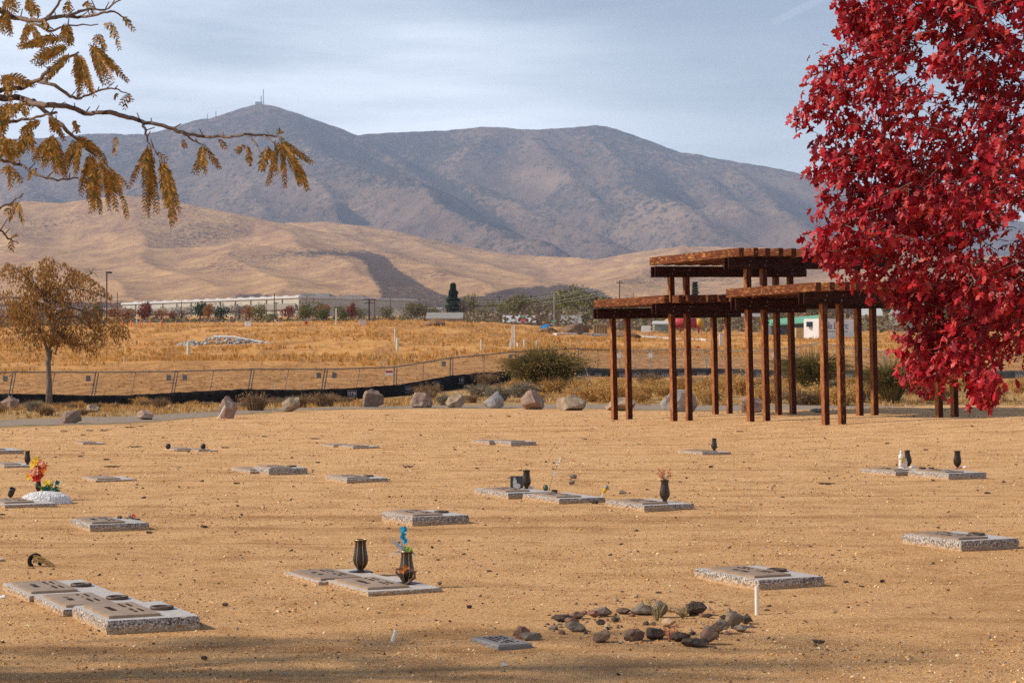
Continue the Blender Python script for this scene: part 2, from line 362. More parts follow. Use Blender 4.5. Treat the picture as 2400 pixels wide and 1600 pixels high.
def build_ground():
    ys = np.concatenate([np.linspace(-45, 7, 14), np.exp(np.linspace(math.log(8), math.log(1500), 520))])
    side = np.geomspace(.32, 6, 26)
    ts = np.concatenate([-side[::-1], np.linspace(-.30, .30, 461), side])
    Y, T = np.meshgrid(ys, ts, indexing='ij'); X = T * (Y + 60)
    Z = gz(X, Y); V = np.stack([X, Y, Z], -1).reshape(-1, 3)
    nr, nc = X.shape; i = np.arange(nr - 1)[:, None]; j = np.arange(nc - 1)[None]
    a = i * nc + j; Fq = np.stack([a, a + 1, a + nc + 1, a + nc], -1).reshape(-1, 4)
    mb = MB(); mb.add(V, Fq); o = mb.build('ground', ground_material(), smooth=True); structure(o)
    px = 1200 + X / np.maximum(Y, 8) * F
    nse = 3.0 * fbm(X * .25, Y * .15, 3, 21)
    ed = edge_d(px)
    brush = sstep(-1.0, .6, Y - ed + .35 * nse)
    dirt = sstep(0, 8, Y - np.interp(px, [0, 900, 1350, 2400], [93, 95, 101, 104]) + nse)
    gstart = np.interp(px, [0, 400, 900, 1350, 2400], [118, 135, 128, 160, 150])
    grass = sstep(-14, 14, Y - gstart + 5 * nse)
    zc = np.stack([brush, dirt, grass, np.ones_like(grass)], -1).reshape(-1, 4).astype(np.float32)
    ca = o.data.color_attributes.new('zones', 'FLOAT_COLOR', 'POINT'); ca.data.foreach_set('color', zc.ravel())
    return o
build_ground()

# hills: height = smooth union of ridge lines drawn on the land, worn by ridged noise
def ridge_field(X, Y, ridges, slope, base, k):
    best = base.copy()
    near = np.full(X.shape, 1e9)
    for pts, sl in ridges:
        w_ = [P(*p) for p in pts]
        h = np.full(X.shape, -1e9)
        for a, b in zip(w_[:-1], w_[1:]):
            dx, dy = b.x - a.x, b.y - a.y; L2 = dx * dx + dy * dy + 1e-9
            tt = np.clip(((X - a.x) * dx + (Y - a.y) * dy) / L2, 0, 1)
            dist = np.hypot(X - a.x - tt * dx, Y - a.y - tt * dy)
            zz = a.z + tt * (b.z - a.z)
            h = np.maximum(h, zz - sl * slope * dist * (1 - .25 * np.exp(-dist / 250.)) )
            if pts is ridges[0][0]: near = np.minimum(near, dist)
        m_ = np.clip(.5 + .5 * (h - best) / k, 0, 1); best = best * (1 - m_) + h * m_ + k * m_ * (1 - m_) * .5
    return best, near
def hill_mesh(name, pxs, ds, zfun, mtl, attr=None):
    PX, D = np.meshgrid(pxs, ds, indexing='xy'); X = (PX - 1200) / F * D; Y = D
    Z = zfun(X, Y, PX); V = np.stack([X, Y, Z], -1).reshape(-1, 3)
    nr, nc = X.shape; i = np.arange(nr - 1)[:, None]; j = np.arange(nc - 1)[None]; a = i * nc + j
    mb = MB(); mb.add(V, np.stack([a, a + 1, a + nc + 1, a + nc], -1).reshape(-1, 4)); o = mb.build(name, mtl, smooth=True); structure(o)
    if attr:
        py = 800 - F * ((Z - H) / Y - math.tan(PITCH))
        c = attr(X, Y, PX, py); c = np.stack([c, c, c, np.ones_like(c)], -1).reshape(-1, 4).astype(np.float32)
        ca = o.data.color_attributes.new('zones', 'FLOAT_COLOR', 'POINT'); ca.data.foreach_set('color', c.ravel())
    return o
def hill_material(name, gold, sage, dark, sc, speck, bdist):
    m, t, b = newmat(name); b.inputs['Roughness'].default_value = 1; b.inputs['Specular IOR Level'].default_value = 0
    lk = t.links; geo = t.nodes.new('ShaderNodeNewGeometry'); pos = geo.outputs['Position']
    mpy = t.nodes.new('ShaderNodeMapping'); mpy.inputs['Scale'].default_value = (1, .38, 1); lk.new(pos, mpy.inputs[0]); pos = mpy.outputs[0]
    n1 = noise_(t, 1 / sc, 9, .70, pos, .5); r = ramp_(t, gold); lk.new(n1.outputs[0], r.inputs[0])
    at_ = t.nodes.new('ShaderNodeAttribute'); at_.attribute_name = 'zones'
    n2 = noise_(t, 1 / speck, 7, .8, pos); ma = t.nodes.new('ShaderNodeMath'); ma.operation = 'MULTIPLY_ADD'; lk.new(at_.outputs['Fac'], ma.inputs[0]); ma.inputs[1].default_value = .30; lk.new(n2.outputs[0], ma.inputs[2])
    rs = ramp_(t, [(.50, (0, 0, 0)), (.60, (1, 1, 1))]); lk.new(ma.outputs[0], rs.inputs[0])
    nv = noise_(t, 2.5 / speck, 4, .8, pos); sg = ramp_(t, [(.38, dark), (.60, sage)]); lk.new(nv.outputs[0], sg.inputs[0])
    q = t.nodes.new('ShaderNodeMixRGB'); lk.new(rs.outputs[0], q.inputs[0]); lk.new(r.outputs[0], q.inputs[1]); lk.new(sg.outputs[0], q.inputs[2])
    lk.new(q.outputs[0], b.inputs['Base Color'])
    bp = t.nodes.new('ShaderNodeBump'); bp.inputs['Strength'].default_value = .75; bp.inputs['Distance'].default_value = bdist; n4 = noise_(t, 2.2 / sc, 9, .7, pos, .6); lk.new(n4.outputs[0], bp.inputs['Height']); lk.new(bp.outputs[0], b.inputs['Normal'])
    return m

MR = [([(-900, 380, 8900), (-500, 350, 8900), (-200, 332, 8900), (0, 326, 8900), (134, 321, 8850), (184, 316, 8800), (237, 313, 8800), (287, 314, 8800), (344, 313, 8750), (383, 306, 8700), (413, 296, 8700), (440, 289, 8700), (459, 282, 8650), (480, 278, 8650), (501, 279, 8650), (536, 266, 8600), (566, 256, 8600), (597, 245, 8600), (612, 242, 8600), (631, 245, 8600), (658, 257, 8600), (696, 277, 8650), (727, 289, 8650), (757, 300, 8700), (780, 310, 8700), (800, 317, 8750), (832, 318, 8800), (898, 312, 8800), (980, 309, 8800), (1041, 306, 8800), (1133, 297, 8800), (1184, 299, 8800), (1245, 304, 8800), (1316, 301, 8800), (1367, 296, 8800), (1398, 293, 8800), (1429, 299, 8800), (1469, 314, 8800), (1510, 332, 8800), (1561, 352, 8800), (1633, 362, 8800), (1714, 378, 8800), (1796, 390, 8800), (1867, 405, 8800), (2000, 440, 8800), (2200, 480, 8700), (2400, 520, 8700), (3300, 600, 8600)], 1.0),
 ([(617, 243, 8600), (700, 300, 8150), (790, 375, 7600), (880, 402, 7150), (960, 440, 6750), (1050, 492, 6300), (1150, 535, 5900), (1300, 592, 5300)], 1.35),
 ([(1180, 300, 8800), (1135, 345, 8300), (1090, 405, 7750), (1120, 455, 7250), (1230, 500, 6700), (1380, 560, 6100), (1500, 605, 5500)], 1.35),
 ([(1398, 294, 8800), (1400, 335, 8400), (1470, 410, 7700), (1580, 470, 7000), (1730, 560, 6100), (1830, 620, 5500)], 1.35),
 ([(900, 314, 8800), (880, 345, 8400), (930, 375, 8000), (1000, 400, 7700)], 1.5),
 ([(237, 313, 8800), (260, 375, 8100), (330, 445, 7300), (440, 515, 6500), (560, 570, 5800)], 1.35),
 ([(440, 289, 8700), (480, 350, 8100), (560, 420, 7400), (600, 490, 6700), (660, 560, 6000)], 1.35),
 ([(612, 246, 8600), (600, 310, 8100), (650, 390, 7400), (740, 450, 6800), (800, 520, 6200), (860, 580, 5600)], 1.4),
 ([(0, 326, 8900), (40, 395, 8100), (100, 465, 7100), (160, 540, 6200)], 1.35),
 ([(-400, 345, 8900), (-300, 430, 7800), (-200, 520, 6500)], 1.35),
 ([(1560, 353, 8800), (1590, 400, 8200), (1650, 440, 7700), (1760, 500, 7000)], 1.5),
 ([(1714, 379, 8800), (1730, 430, 8100), (1830, 500, 7200), (1980, 580, 6200)], 1.35),
 ([(1250, 305, 8800), (1290, 370, 8100), (1330, 430, 7600), (1420, 480, 7100)], 1.5),
 ([(2000, 441, 8800), (2080, 520, 7500), (2200, 610, 6200)], 1.35), ([(2500, 540, 8700), (2600, 620, 6800)], 1.35)]
def mtn_z(X, Y, PX):
    base = 170 + (Y - 4300) * .055
    wx = X + 160 * fbm(X / 900, Y / 900, 3, 31); wy = Y + 160 * fbm(X / 900, Y / 900, 3, 37)
    z, near = ridge_field(X * .0 + wx * .35 + X * .65, Y * .65 + wy * .35, MR, .40, base, 60.)
    q = sstep(20, 700, near)
    z = z + q * (19 * ridged(wx / 420, wy / 600, 5, 41) - 8) + 5 * fbm(X / 130, Y / 130, 3, 44) * sstep(0, 200, near)
    z0, n0 = ridge_field(X, Y, MR[:1], .40, base, 60.)
    s_ = 1 - sstep(0, 260, n0); z = z * (1 - s_) + (z0 + 3 * fbm(X / 60, Y / 60, 3, 45)) * s_
    return z - 260 * sstep(9000, 10500, Y)
def mtn_attr(X, Y, PX, py):
    a = .30 * fbm(X / 900, Y / 1300, 3, 51) + .30 * sstep(470, 330, py) - .25 * sstep(350, 300, py) * sstep(1000, 1100, PX) * (1 - sstep(1300, 1400, PX))
    def blob(cx, cy, rx, ry, an=0):
        dx, dy = PX - cx, py - cy; c, s = math.cos(an), math.sin(an); return np.exp(-(((dx * c + dy * s) / rx) ** 2 + ((-dx * s + dy * c) / ry) ** 2))
    for b_ in [(870, 385, 75, 12, .5), (1010, 415, 60, 10, .45), (1080, 480, 55, 24, .5), (1150, 515, 60, 10, .4), (1540, 430, 50, 22, .4), (760, 330, 60, 20, .5)]: a = a + 1.3 * blob(*b_)
    return np.clip(a, -.6, 1.4)
hill_mesh('mountain', np.linspace(-900, 3300, 620), np.linspace(4300, 10600, 330), mtn_z,
    hill_material('mountain_slope', [(.34, (.115, .074, .062)), (.5, (.19, .125, .092)), (.66, (.30, .20, .13))], (.075, .058, .05), (.022, .027, .024), 330, 26, 60), mtn_attr)

FR = [([(-900, 520, 3700), (-200, 498, 3600), (50, 480, 3600), (150, 474, 3600), (300, 467, 3600), (400, 471, 3500), (480, 490, 3500), (560, 510, 3400), (640, 540, 3200), (700, 565, 3000), (770, 605, 2600)], 1.),
 ([(560, 540, 4000), (620, 524, 3950), (680, 517, 3900), (760, 520, 3900), (850, 525, 3900), (930, 538, 3850), (1000, 558, 3750), (1080, 580, 3650), (1200, 591, 3550), (1300, 598, 3500), (1400, 606, 3400), (1500, 625, 3100)], 1.),
 ([(100, 640, 2300), (200, 606, 2500), (400, 575, 2750), (560, 577, 2750), (700, 581, 2750), (820, 592, 2650), (858, 640, 2200), (885, 700, 1600)], 1.),
 ([(-900, 600, 2800), (-100, 565, 2800), (50, 600, 2500), (200, 640, 2100), (300, 700, 1600)], 1.),
 ([(300, 468, 3600), (330, 515, 3250), (300, 565, 2850), (380, 625, 2300), (480, 680, 1800)], 1.15),
 ([(50, 481, 3600), (20, 530, 3200), (60, 575, 2800)], 1.15),
 ([(560, 578, 2750), (600, 630, 2300), (660, 690, 1700)], 1.15),
 ([(760, 522, 3900), (800, 560, 3400), (900, 592, 3000), (1020, 625, 2500), (1150, 690, 1700)], 1.1),
 ([(1000, 560, 3750), (1100, 610, 3100), (1250, 650, 2500), (1350, 695, 1800)], 1.15),
 ([(1300, 640, 3500), (1380, 612, 3700), (1480, 590, 3750), (1560, 577, 3750), (1640, 573, 3750), (1740, 578, 3700), (1850, 590, 3600), (2000, 600, 3600), (3300, 600, 3500)], 1.),
 ([(1600, 575, 3700), (1560, 615, 3100), (1450, 660, 2300)], 1.15), ([(1800, 586, 3650), (1760, 640, 2700), (1720, 690, 1900)], 1.15), ([(2100, 602, 3600), (2050, 670, 2200)], 1.15)]
def foot_z(X, Y, PX):
    base = 28 + (Y - 1150) * .030
    wx = X + 60 * fbm(X / 420, Y / 700, 2, 61); wy = Y + 60 * fbm(X / 420, Y / 700, 2, 63)
    z, near = ridge_field(X * .5 + wx * .5, Y * .5 + wy * .5, FR, .24, base, 34.)
    z = z + (1.6 * ridged(X / 210, Y / 700, 3, 71) - 1.0 + 5.0 * fbm(X / 700, Y / 1300, 2, 73)) * sstep(1250, 1700, Y)
    z = z * sstep(1000, 1500, Y) + (1 - sstep(1000, 1500, Y)) * 18
    return z
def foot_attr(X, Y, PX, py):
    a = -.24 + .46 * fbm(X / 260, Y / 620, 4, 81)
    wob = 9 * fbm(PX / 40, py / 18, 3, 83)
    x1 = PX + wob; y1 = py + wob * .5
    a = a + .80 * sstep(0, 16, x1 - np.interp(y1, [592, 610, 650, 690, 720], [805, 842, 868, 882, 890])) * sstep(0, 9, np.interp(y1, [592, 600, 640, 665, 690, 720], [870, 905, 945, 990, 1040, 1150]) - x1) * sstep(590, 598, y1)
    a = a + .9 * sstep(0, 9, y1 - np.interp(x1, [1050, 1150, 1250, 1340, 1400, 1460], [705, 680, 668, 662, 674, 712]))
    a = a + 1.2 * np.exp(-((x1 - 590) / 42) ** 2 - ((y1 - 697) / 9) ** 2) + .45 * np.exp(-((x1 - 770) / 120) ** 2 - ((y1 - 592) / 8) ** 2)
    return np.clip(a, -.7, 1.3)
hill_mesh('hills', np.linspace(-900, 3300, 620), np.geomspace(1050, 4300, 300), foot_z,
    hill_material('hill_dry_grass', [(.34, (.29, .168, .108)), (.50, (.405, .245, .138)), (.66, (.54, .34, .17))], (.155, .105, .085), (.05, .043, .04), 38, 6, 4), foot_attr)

# ------------------------------------------------------------------ road behind the boulders
def build_road():
    pxs = np.linspace(-700, 3000, 260)
    c0 = np.interp(pxs, [-700, 0, 300, 520, 700, 1000, 1350, 1700, 3000], [43.5, 45.1, 48.2, 55, 61.5, 64.0, 64.0, 60.0, 58.5])
    c1 = np.interp(pxs, [-700, 0, 300, 520, 700, 1000, 1350, 1700, 3000], [51, 51.0, 55.0, 60.5, 65.0, 68.5, 70.5, 69.5, 68.5])
    V = []; n = 9
    for i, px in enumerate(pxs):
        for k in range(n):
            d = c0[i] + (c1[i] - c0[i]) * k / (n - 1) + .5 * float(pnoise(px * .02, k * 9.0, 91)) * (k in (0, n - 1))
            x = (px - 1200) / F * d; V.append((x, d, 0))
    V = np.array(V); V[:, 2] = gz(V[:, 0], V[:, 1]) + .006
    i = np.arange(len(pxs) - 1)[:, None]; j = np.arange(n - 1)[None]; a = i * n + j
    mb = MB(); mb.add(V, np.stack([a, a + n, a + n + 1, a + 1], -1).reshape(-1, 4))
    structure(mb.build('road', mat('gravel_road', (.34, .27, .21), (.20, .15, .11), scale=9, rough=.95, bump=.8, bscale=14, spec=.1, coords='Object', bdist=.03), smooth=True))
build_road()
# ------------------------------------------------------------------ shared shapes
def ico(sub):
    bm = bmesh.new(); bmesh.ops.create_icosphere(bm, subdivisions=sub, radius=1)
    V = np.array([v.co[:] for v in bm.verts]); Fs = np.array([[v.index for v in f.verts] for f in bm.faces]); bm.free(); return V, Fs
ICO = {k: ico(k) for k in (1, 2, 3, 4)}
def rock_geo(seed, sx, sy, sz, sub=3, cuts=12, rough=.05, smoothcut=.72):
    """angular stone: a sphere cut by random planes, resting on z=0"""
    r = np.random.default_rng(seed); V, Fs = ICO[sub]; V = V.copy()
    for _ in range(cuts):
        n = r.normal(size=3); n /= np.linalg.norm(n); c = r.uniform(smoothcut - .18, smoothcut + .14); d = V @ n
        V = V - np.outer(np.maximum(d - c, 0), n)
    ph = r.uniform(0, 50)
    q = rough * (pnoise(V[:, 0] * 2.2 + ph, V[:, 1] * 2.2 + V[:, 2] * 1.7, 5) + .5 * pnoise(V[:, 0] * 5 + ph, V[:, 2] * 5 - V[:, 1] * 3, 6))
    V = V * (1 + q[:, None]); lo, hi = V.min(0), V.max(0)
    V = (V - (lo + hi) / 2) / (hi - lo) * np.array([sx, sy, sz]); V[:, 2] += sz * .5
    return V, Fs
def rotmats(axis_y, nrm):
    """frames whose local y points along axis_y and local z near nrm (n,3)"""
    y = axis_y / np.linalg.norm(axis_y, axis=1, keepdims=True)
    x = np.cross(y, nrm); x /= np.maximum(np.linalg.norm(x, axis=1, keepdims=True), 1e-6); z = np.cross(x, y)
    return np.stack([x, y, z], -1)
def scatter(mb, V0, F0, pos, Rm, sc, mi=None):
    n = len(pos); V = np.einsum('nij,kj->nki', Rm, V0) * np.asarray(sc).reshape(-1, 1, 1) + pos[:, None, :]
    k = len(V0); off = mb.n; Fa = (F0[None] + (np.arange(n) * k)[:, None, None]).reshape(-1, F0.shape[1])
    m = 0 if mi is None else np.repeat(mi, len(F0))
    mb.V.append(V.reshape(-1, 3)); mb.Fc.append((Fa + off, m)); mb.n += n * k

# ------------------------------------------------------------------ materials of the things
M = {}
M['granite'] = None
def granite():
    m, t, b = newmat('speckled_granite'); lk = t.links; co = t.nodes.new('ShaderNodeTexCoord'); v = co.outputs['Object']
    b.inputs['Roughness'].default_value = .55
    n1 = noise_(t, 85, 3, .7, v); r1 = ramp_(t, [(.37, (.04, .033, .028)), (.47, (.19, .155, .13)), (.55, (.40, .35, .30)), (.66, (.66, .60, .53))]); lk.new(n1.outputs[0], r1.inputs[0])
    n2 = noise_(t, 42, 2, .6, v); r2 = ramp_(t, [(.33, (.30, .29, .29)), (.45, (1, 1, 1))]); lk.new(n2.outputs[0], r2.inputs[0])
    q = t.nodes.new('ShaderNodeMixRGB'); q.blend_type = 'MULTIPLY'; q.inputs[0].default_value = .8; lk.new(r1.outputs[0], q.inputs[1]); lk.new(r2.outputs[0], q.inputs[2])
    geo = t.nodes.new('ShaderNodeNewGeometry')
    sp3 = t.nodes.new('ShaderNodeSeparateXYZ'); lk.new(v, sp3.inputs[0]); nd = noise_(t, 14, 5, .7, v); mz = t.nodes.new('ShaderNodeMath'); mz.operation = 'MULTIPLY_ADD'; lk.new(nd.outputs[0], mz.inputs[0]); mz.inputs[1].default_value = -.09; lk.new(sp3.outputs['Z'], mz.inputs[2])
    md = t.nodes.new('ShaderNodeMapRange'); md.inputs[1].default_value = -.045; md.inputs[2].default_value = .0; md.inputs[3].default_value = .75; md.inputs[4].default_value = 0; lk.new(mz.outputs[0], md.inputs[0])
    q0 = t.nodes.new('ShaderNodeMixRGB'); q0.inputs[2].default_value = (.50, .30, .13, 1); lk.new(md.outputs[0], q0.inputs[0]); lk.new(q.outputs[0], q0.inputs[1]); q = q0
    # polished top reads paler and a little dusty
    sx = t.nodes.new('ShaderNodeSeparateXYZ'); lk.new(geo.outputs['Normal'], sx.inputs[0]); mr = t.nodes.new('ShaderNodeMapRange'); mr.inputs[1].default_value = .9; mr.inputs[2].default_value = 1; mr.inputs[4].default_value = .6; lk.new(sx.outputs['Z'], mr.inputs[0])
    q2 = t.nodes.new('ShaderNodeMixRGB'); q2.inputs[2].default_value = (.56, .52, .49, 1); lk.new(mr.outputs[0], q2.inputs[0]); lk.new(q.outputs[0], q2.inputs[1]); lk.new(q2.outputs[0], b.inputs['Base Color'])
    n3 = noise_(t, 60, 4, .7, v); bp = t.nodes.new('ShaderNodeBump'); bp.inputs['Strength'].default_value = .5; bp.inputs['Distance'].default_value = .006; lk.new(n3.outputs[0], bp.inputs['Height']); lk.new(bp.outputs[0], b.inputs['Normal'])
    return m
M['granite'] = granite()
M['bronze'] = mat('weathered_bronze', (.34, .235, .15), (.26, .175, .11), 9, .5, .15, 60, metal=.15, spec=.35, rnd=.10)
M['bronze_raised'] = mat('bronze_lettering', (.075, .050, .035), (.045, .03, .022), 30, .6, metal=.2)
M['ring_metal'] = mat('brown_bronze_ring', (.13, .085, .06), (.07, .045, .035), 30, .5, metal=.2)
M['bronze_edge'] = mat('polished_bronze_edge', (.62, .43, .20), (.45, .30, .14), 30, .35, metal=.6)
M['vase'] = mat('dark_bronze_vase', (.060, .040, .028), (.028, .02, .016), 25, .38, .15, 90, metal=.5, spec=.5, rnd=.25)
M['white_pvc'] = mat('pale_plastic_pipe', (.80, .72, .60), (.68, .60, .50), 6, .5, .05)
M['boulder_pink'] = mat('pinkish_rock', (.37, .26, .20), (.17, .11, .085), 3.2, .9, .8, 9, rnd=.18, lo=.3, hi=.65, bdist=.04)
M['boulder_tan'] = mat('tan_rock', (.42, .315, .21), (.21, .15, .10), 3.0, .9, .8, 8, rnd=.15, bdist=.04)
M['boulder_grey'] = mat('grey_rock', (.36, .34, .33), (.20, .18, .175), 3.0, .9, .8, 8, rnd=.15, bdist=.04)
M['stone_brown'] = mat('brown_field_stone', (.20, .12, .08), (.10, .062, .045), 14, .85, .6, 50, rnd=.15, bdist=.006)
M['stone_dark'] = mat('dark_lava_stone', (.095, .066, .048), (.04, .028, .022), 22, .9, 1.0, 60, rnd=.15, bdist=.01)
M['stone_grey'] = mat('grey_field_stone', (.25, .195, .15), (.13, .098, .075), 12, .85, .6, 50, rnd=.12, bdist=.006)
M['stone_red'] = mat('reddish_field_stone', (.30, .15, .095), (.16, .085, .06), 14, .85, .6, 50, rnd=.1, bdist=.006)
M['stone_tan'] = mat('tan_field_stone', (.50, .35, .20), (.32, .21, .12), 12, .85, .6, 50, rnd=.1, bdist=.006)
M['steel'] = mat('galvanised_steel', (.20, .18, .165), (.12, .105, .095), 5, .6, metal=.3)
M['steel_light'] = mat('pale_galvanised_steel', (.34, .33, .31), (.22, .21, .20), 5, .55, metal=.3)
M['black_fabric'] = mat('black_woven_fabric', (.016, .014, .013), (.009, .008, .008), 3, .85, .3, 30, spec=.1)
M['grey_fabric'] = mat('faded_black_screen_fabric', (.060, .058, .058), (.038, .037, .037), 2, .85, .3, 30, spec=.1)
M['print_white'] = mat('faded_white_print', (.36, .36, .37), (.22, .22, .23), 12, .8)
M['bark'] = mat('grey_brown_bark', (.24, .19, .15), (.12, .09, .07), 9, .9, .8, 25, stretch=(3, 3, .6), bdist=.01)
M['bark_dark'] = mat('dark_bark', (.14, .10, .08), (.07, .05, .04), 9, .9, .5, 25)
M['twig'] = mat('reddish_twig_bark', (.20, .13, .095), (.10, .065, .05), 40, .8)
M['white'] = mat('white_paint', (.78, .76, .73), (.66, .64, .61), 3, .6)
M['green_paint'] = mat('green_painted_metal', (.16, .42, .26), (.13, .34, .21), 3, .5)

# ------------------------------------------------------------------ pergola
def wood_mat(axis=None):
    m, t, b = newmat('stained_timber'); lk = t.links; co = t.nodes.new('ShaderNodeTexCoord')
    oi = t.nodes.new('ShaderNodeObjectInfo'); cmb = t.nodes.new('ShaderNodeVectorMath'); cmb.operation = 'ADD'; sc_ = t.nodes.new('ShaderNodeVectorMath'); sc_.operation = 'SCALE'; sc_.inputs['Scale'].default_value = 13
    lk.new(oi.outputs['Random'], sc_.inputs[0]); lk.new(co.outputs['Object'], cmb.inputs[0]); lk.new(sc_.outputs[0], cmb.inputs[1])
    mp_ = t.nodes.new('ShaderNodeMapping'); mp_.inputs['Scale'].default_value = (.9, 9, 9); lk.new(cmb.outputs[0], mp_.inputs[0])
    n = noise_(t, 1.6, 6, .65, mp_.outputs[0], 1.0); base = ramp_(t, [(.32, (.028, .006, .003)), (.5, (.065, .013, .006)), (.68, (.13, .032, .011))]); lk.new(n.outputs[0], base.inputs[0])
    mp2_ = t.nodes.new('ShaderNodeMapping'); mp2_.inputs['Scale'].default_value = (2.6, 10, 10); lk.new(cmb.outputs[0], mp2_.inputs[0])
    n2 = noise_(t, 1.2, 7, .72, mp2_.outputs[0], 2.2); wr = ramp_(t, [(.545, (0, 0, 0)), (.60, (1, 1, 1))]); lk.new(n2.outputs[0], wr.inputs[0])
    fac = t.nodes.new('ShaderNodeMath'); fac.operation = 'MULTIPLY'; at_ = t.nodes.new('ShaderNodeAttribute'); at_.attribute_type = 'OBJECT'; at_.attribute_name = 'wear'; lk.new(wr.outputs[0], fac.inputs[0]); lk.new(at_.outputs['Fac'], fac.inputs[1])
    q = t.nodes.new('ShaderNodeMixRGB'); q.inputs[2].default_value = (.50, .23, .068, 1); lk.new(fac.outputs[0], q.inputs[0]); lk.new(base.outputs[0], q.inputs[1])
    if axis:      # sun-facing side painted lighter: its sunlit look is put into the wood colour
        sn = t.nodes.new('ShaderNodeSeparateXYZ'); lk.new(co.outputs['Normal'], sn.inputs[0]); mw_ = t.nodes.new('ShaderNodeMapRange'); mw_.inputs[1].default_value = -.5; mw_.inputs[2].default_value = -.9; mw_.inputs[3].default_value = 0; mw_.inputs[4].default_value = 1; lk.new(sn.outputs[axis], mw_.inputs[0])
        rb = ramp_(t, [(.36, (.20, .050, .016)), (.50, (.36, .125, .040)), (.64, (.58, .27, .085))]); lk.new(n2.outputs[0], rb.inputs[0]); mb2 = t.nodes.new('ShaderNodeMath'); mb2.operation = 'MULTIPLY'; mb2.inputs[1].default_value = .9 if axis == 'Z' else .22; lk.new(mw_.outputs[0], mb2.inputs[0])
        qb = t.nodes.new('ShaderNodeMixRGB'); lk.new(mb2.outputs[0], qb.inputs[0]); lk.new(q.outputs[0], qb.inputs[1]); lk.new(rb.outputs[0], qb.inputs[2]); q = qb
    to = t.nodes.new('ShaderNodeAttribute'); to.attribute_type = 'OBJECT'; to.attribute_name = 'tone'; hv = t.nodes.new('ShaderNodeHueSaturation'); lk.new(to.outputs['Fac'], hv.inputs['Value']); lk.new(q.outputs[0], hv.inputs['Color']); lk.new(hv.outputs[0], b.inputs['Base Color'])
    b.inputs['Roughness'].default_value = .72; b.inputs['Specular IOR Level'].default_value = .12
    bp = t.nodes.new('ShaderNodeBump'); bp.inputs['Strength'].default_value = .5; bp.inputs['Distance'].default_value = .01; lk.new(n.outputs[0], bp.inputs['Height']); lk.new(bp.outputs[0], b.inputs['Normal'])
    return m
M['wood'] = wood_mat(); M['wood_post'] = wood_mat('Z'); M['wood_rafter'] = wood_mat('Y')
U = Vector((.897, .4415, 0)).normalized(); Wd = Vector((.4415, -.897, 0)).normalized()      # along beams; along rafters toward the camera
YAW = math.atan2(U.y, U.x)
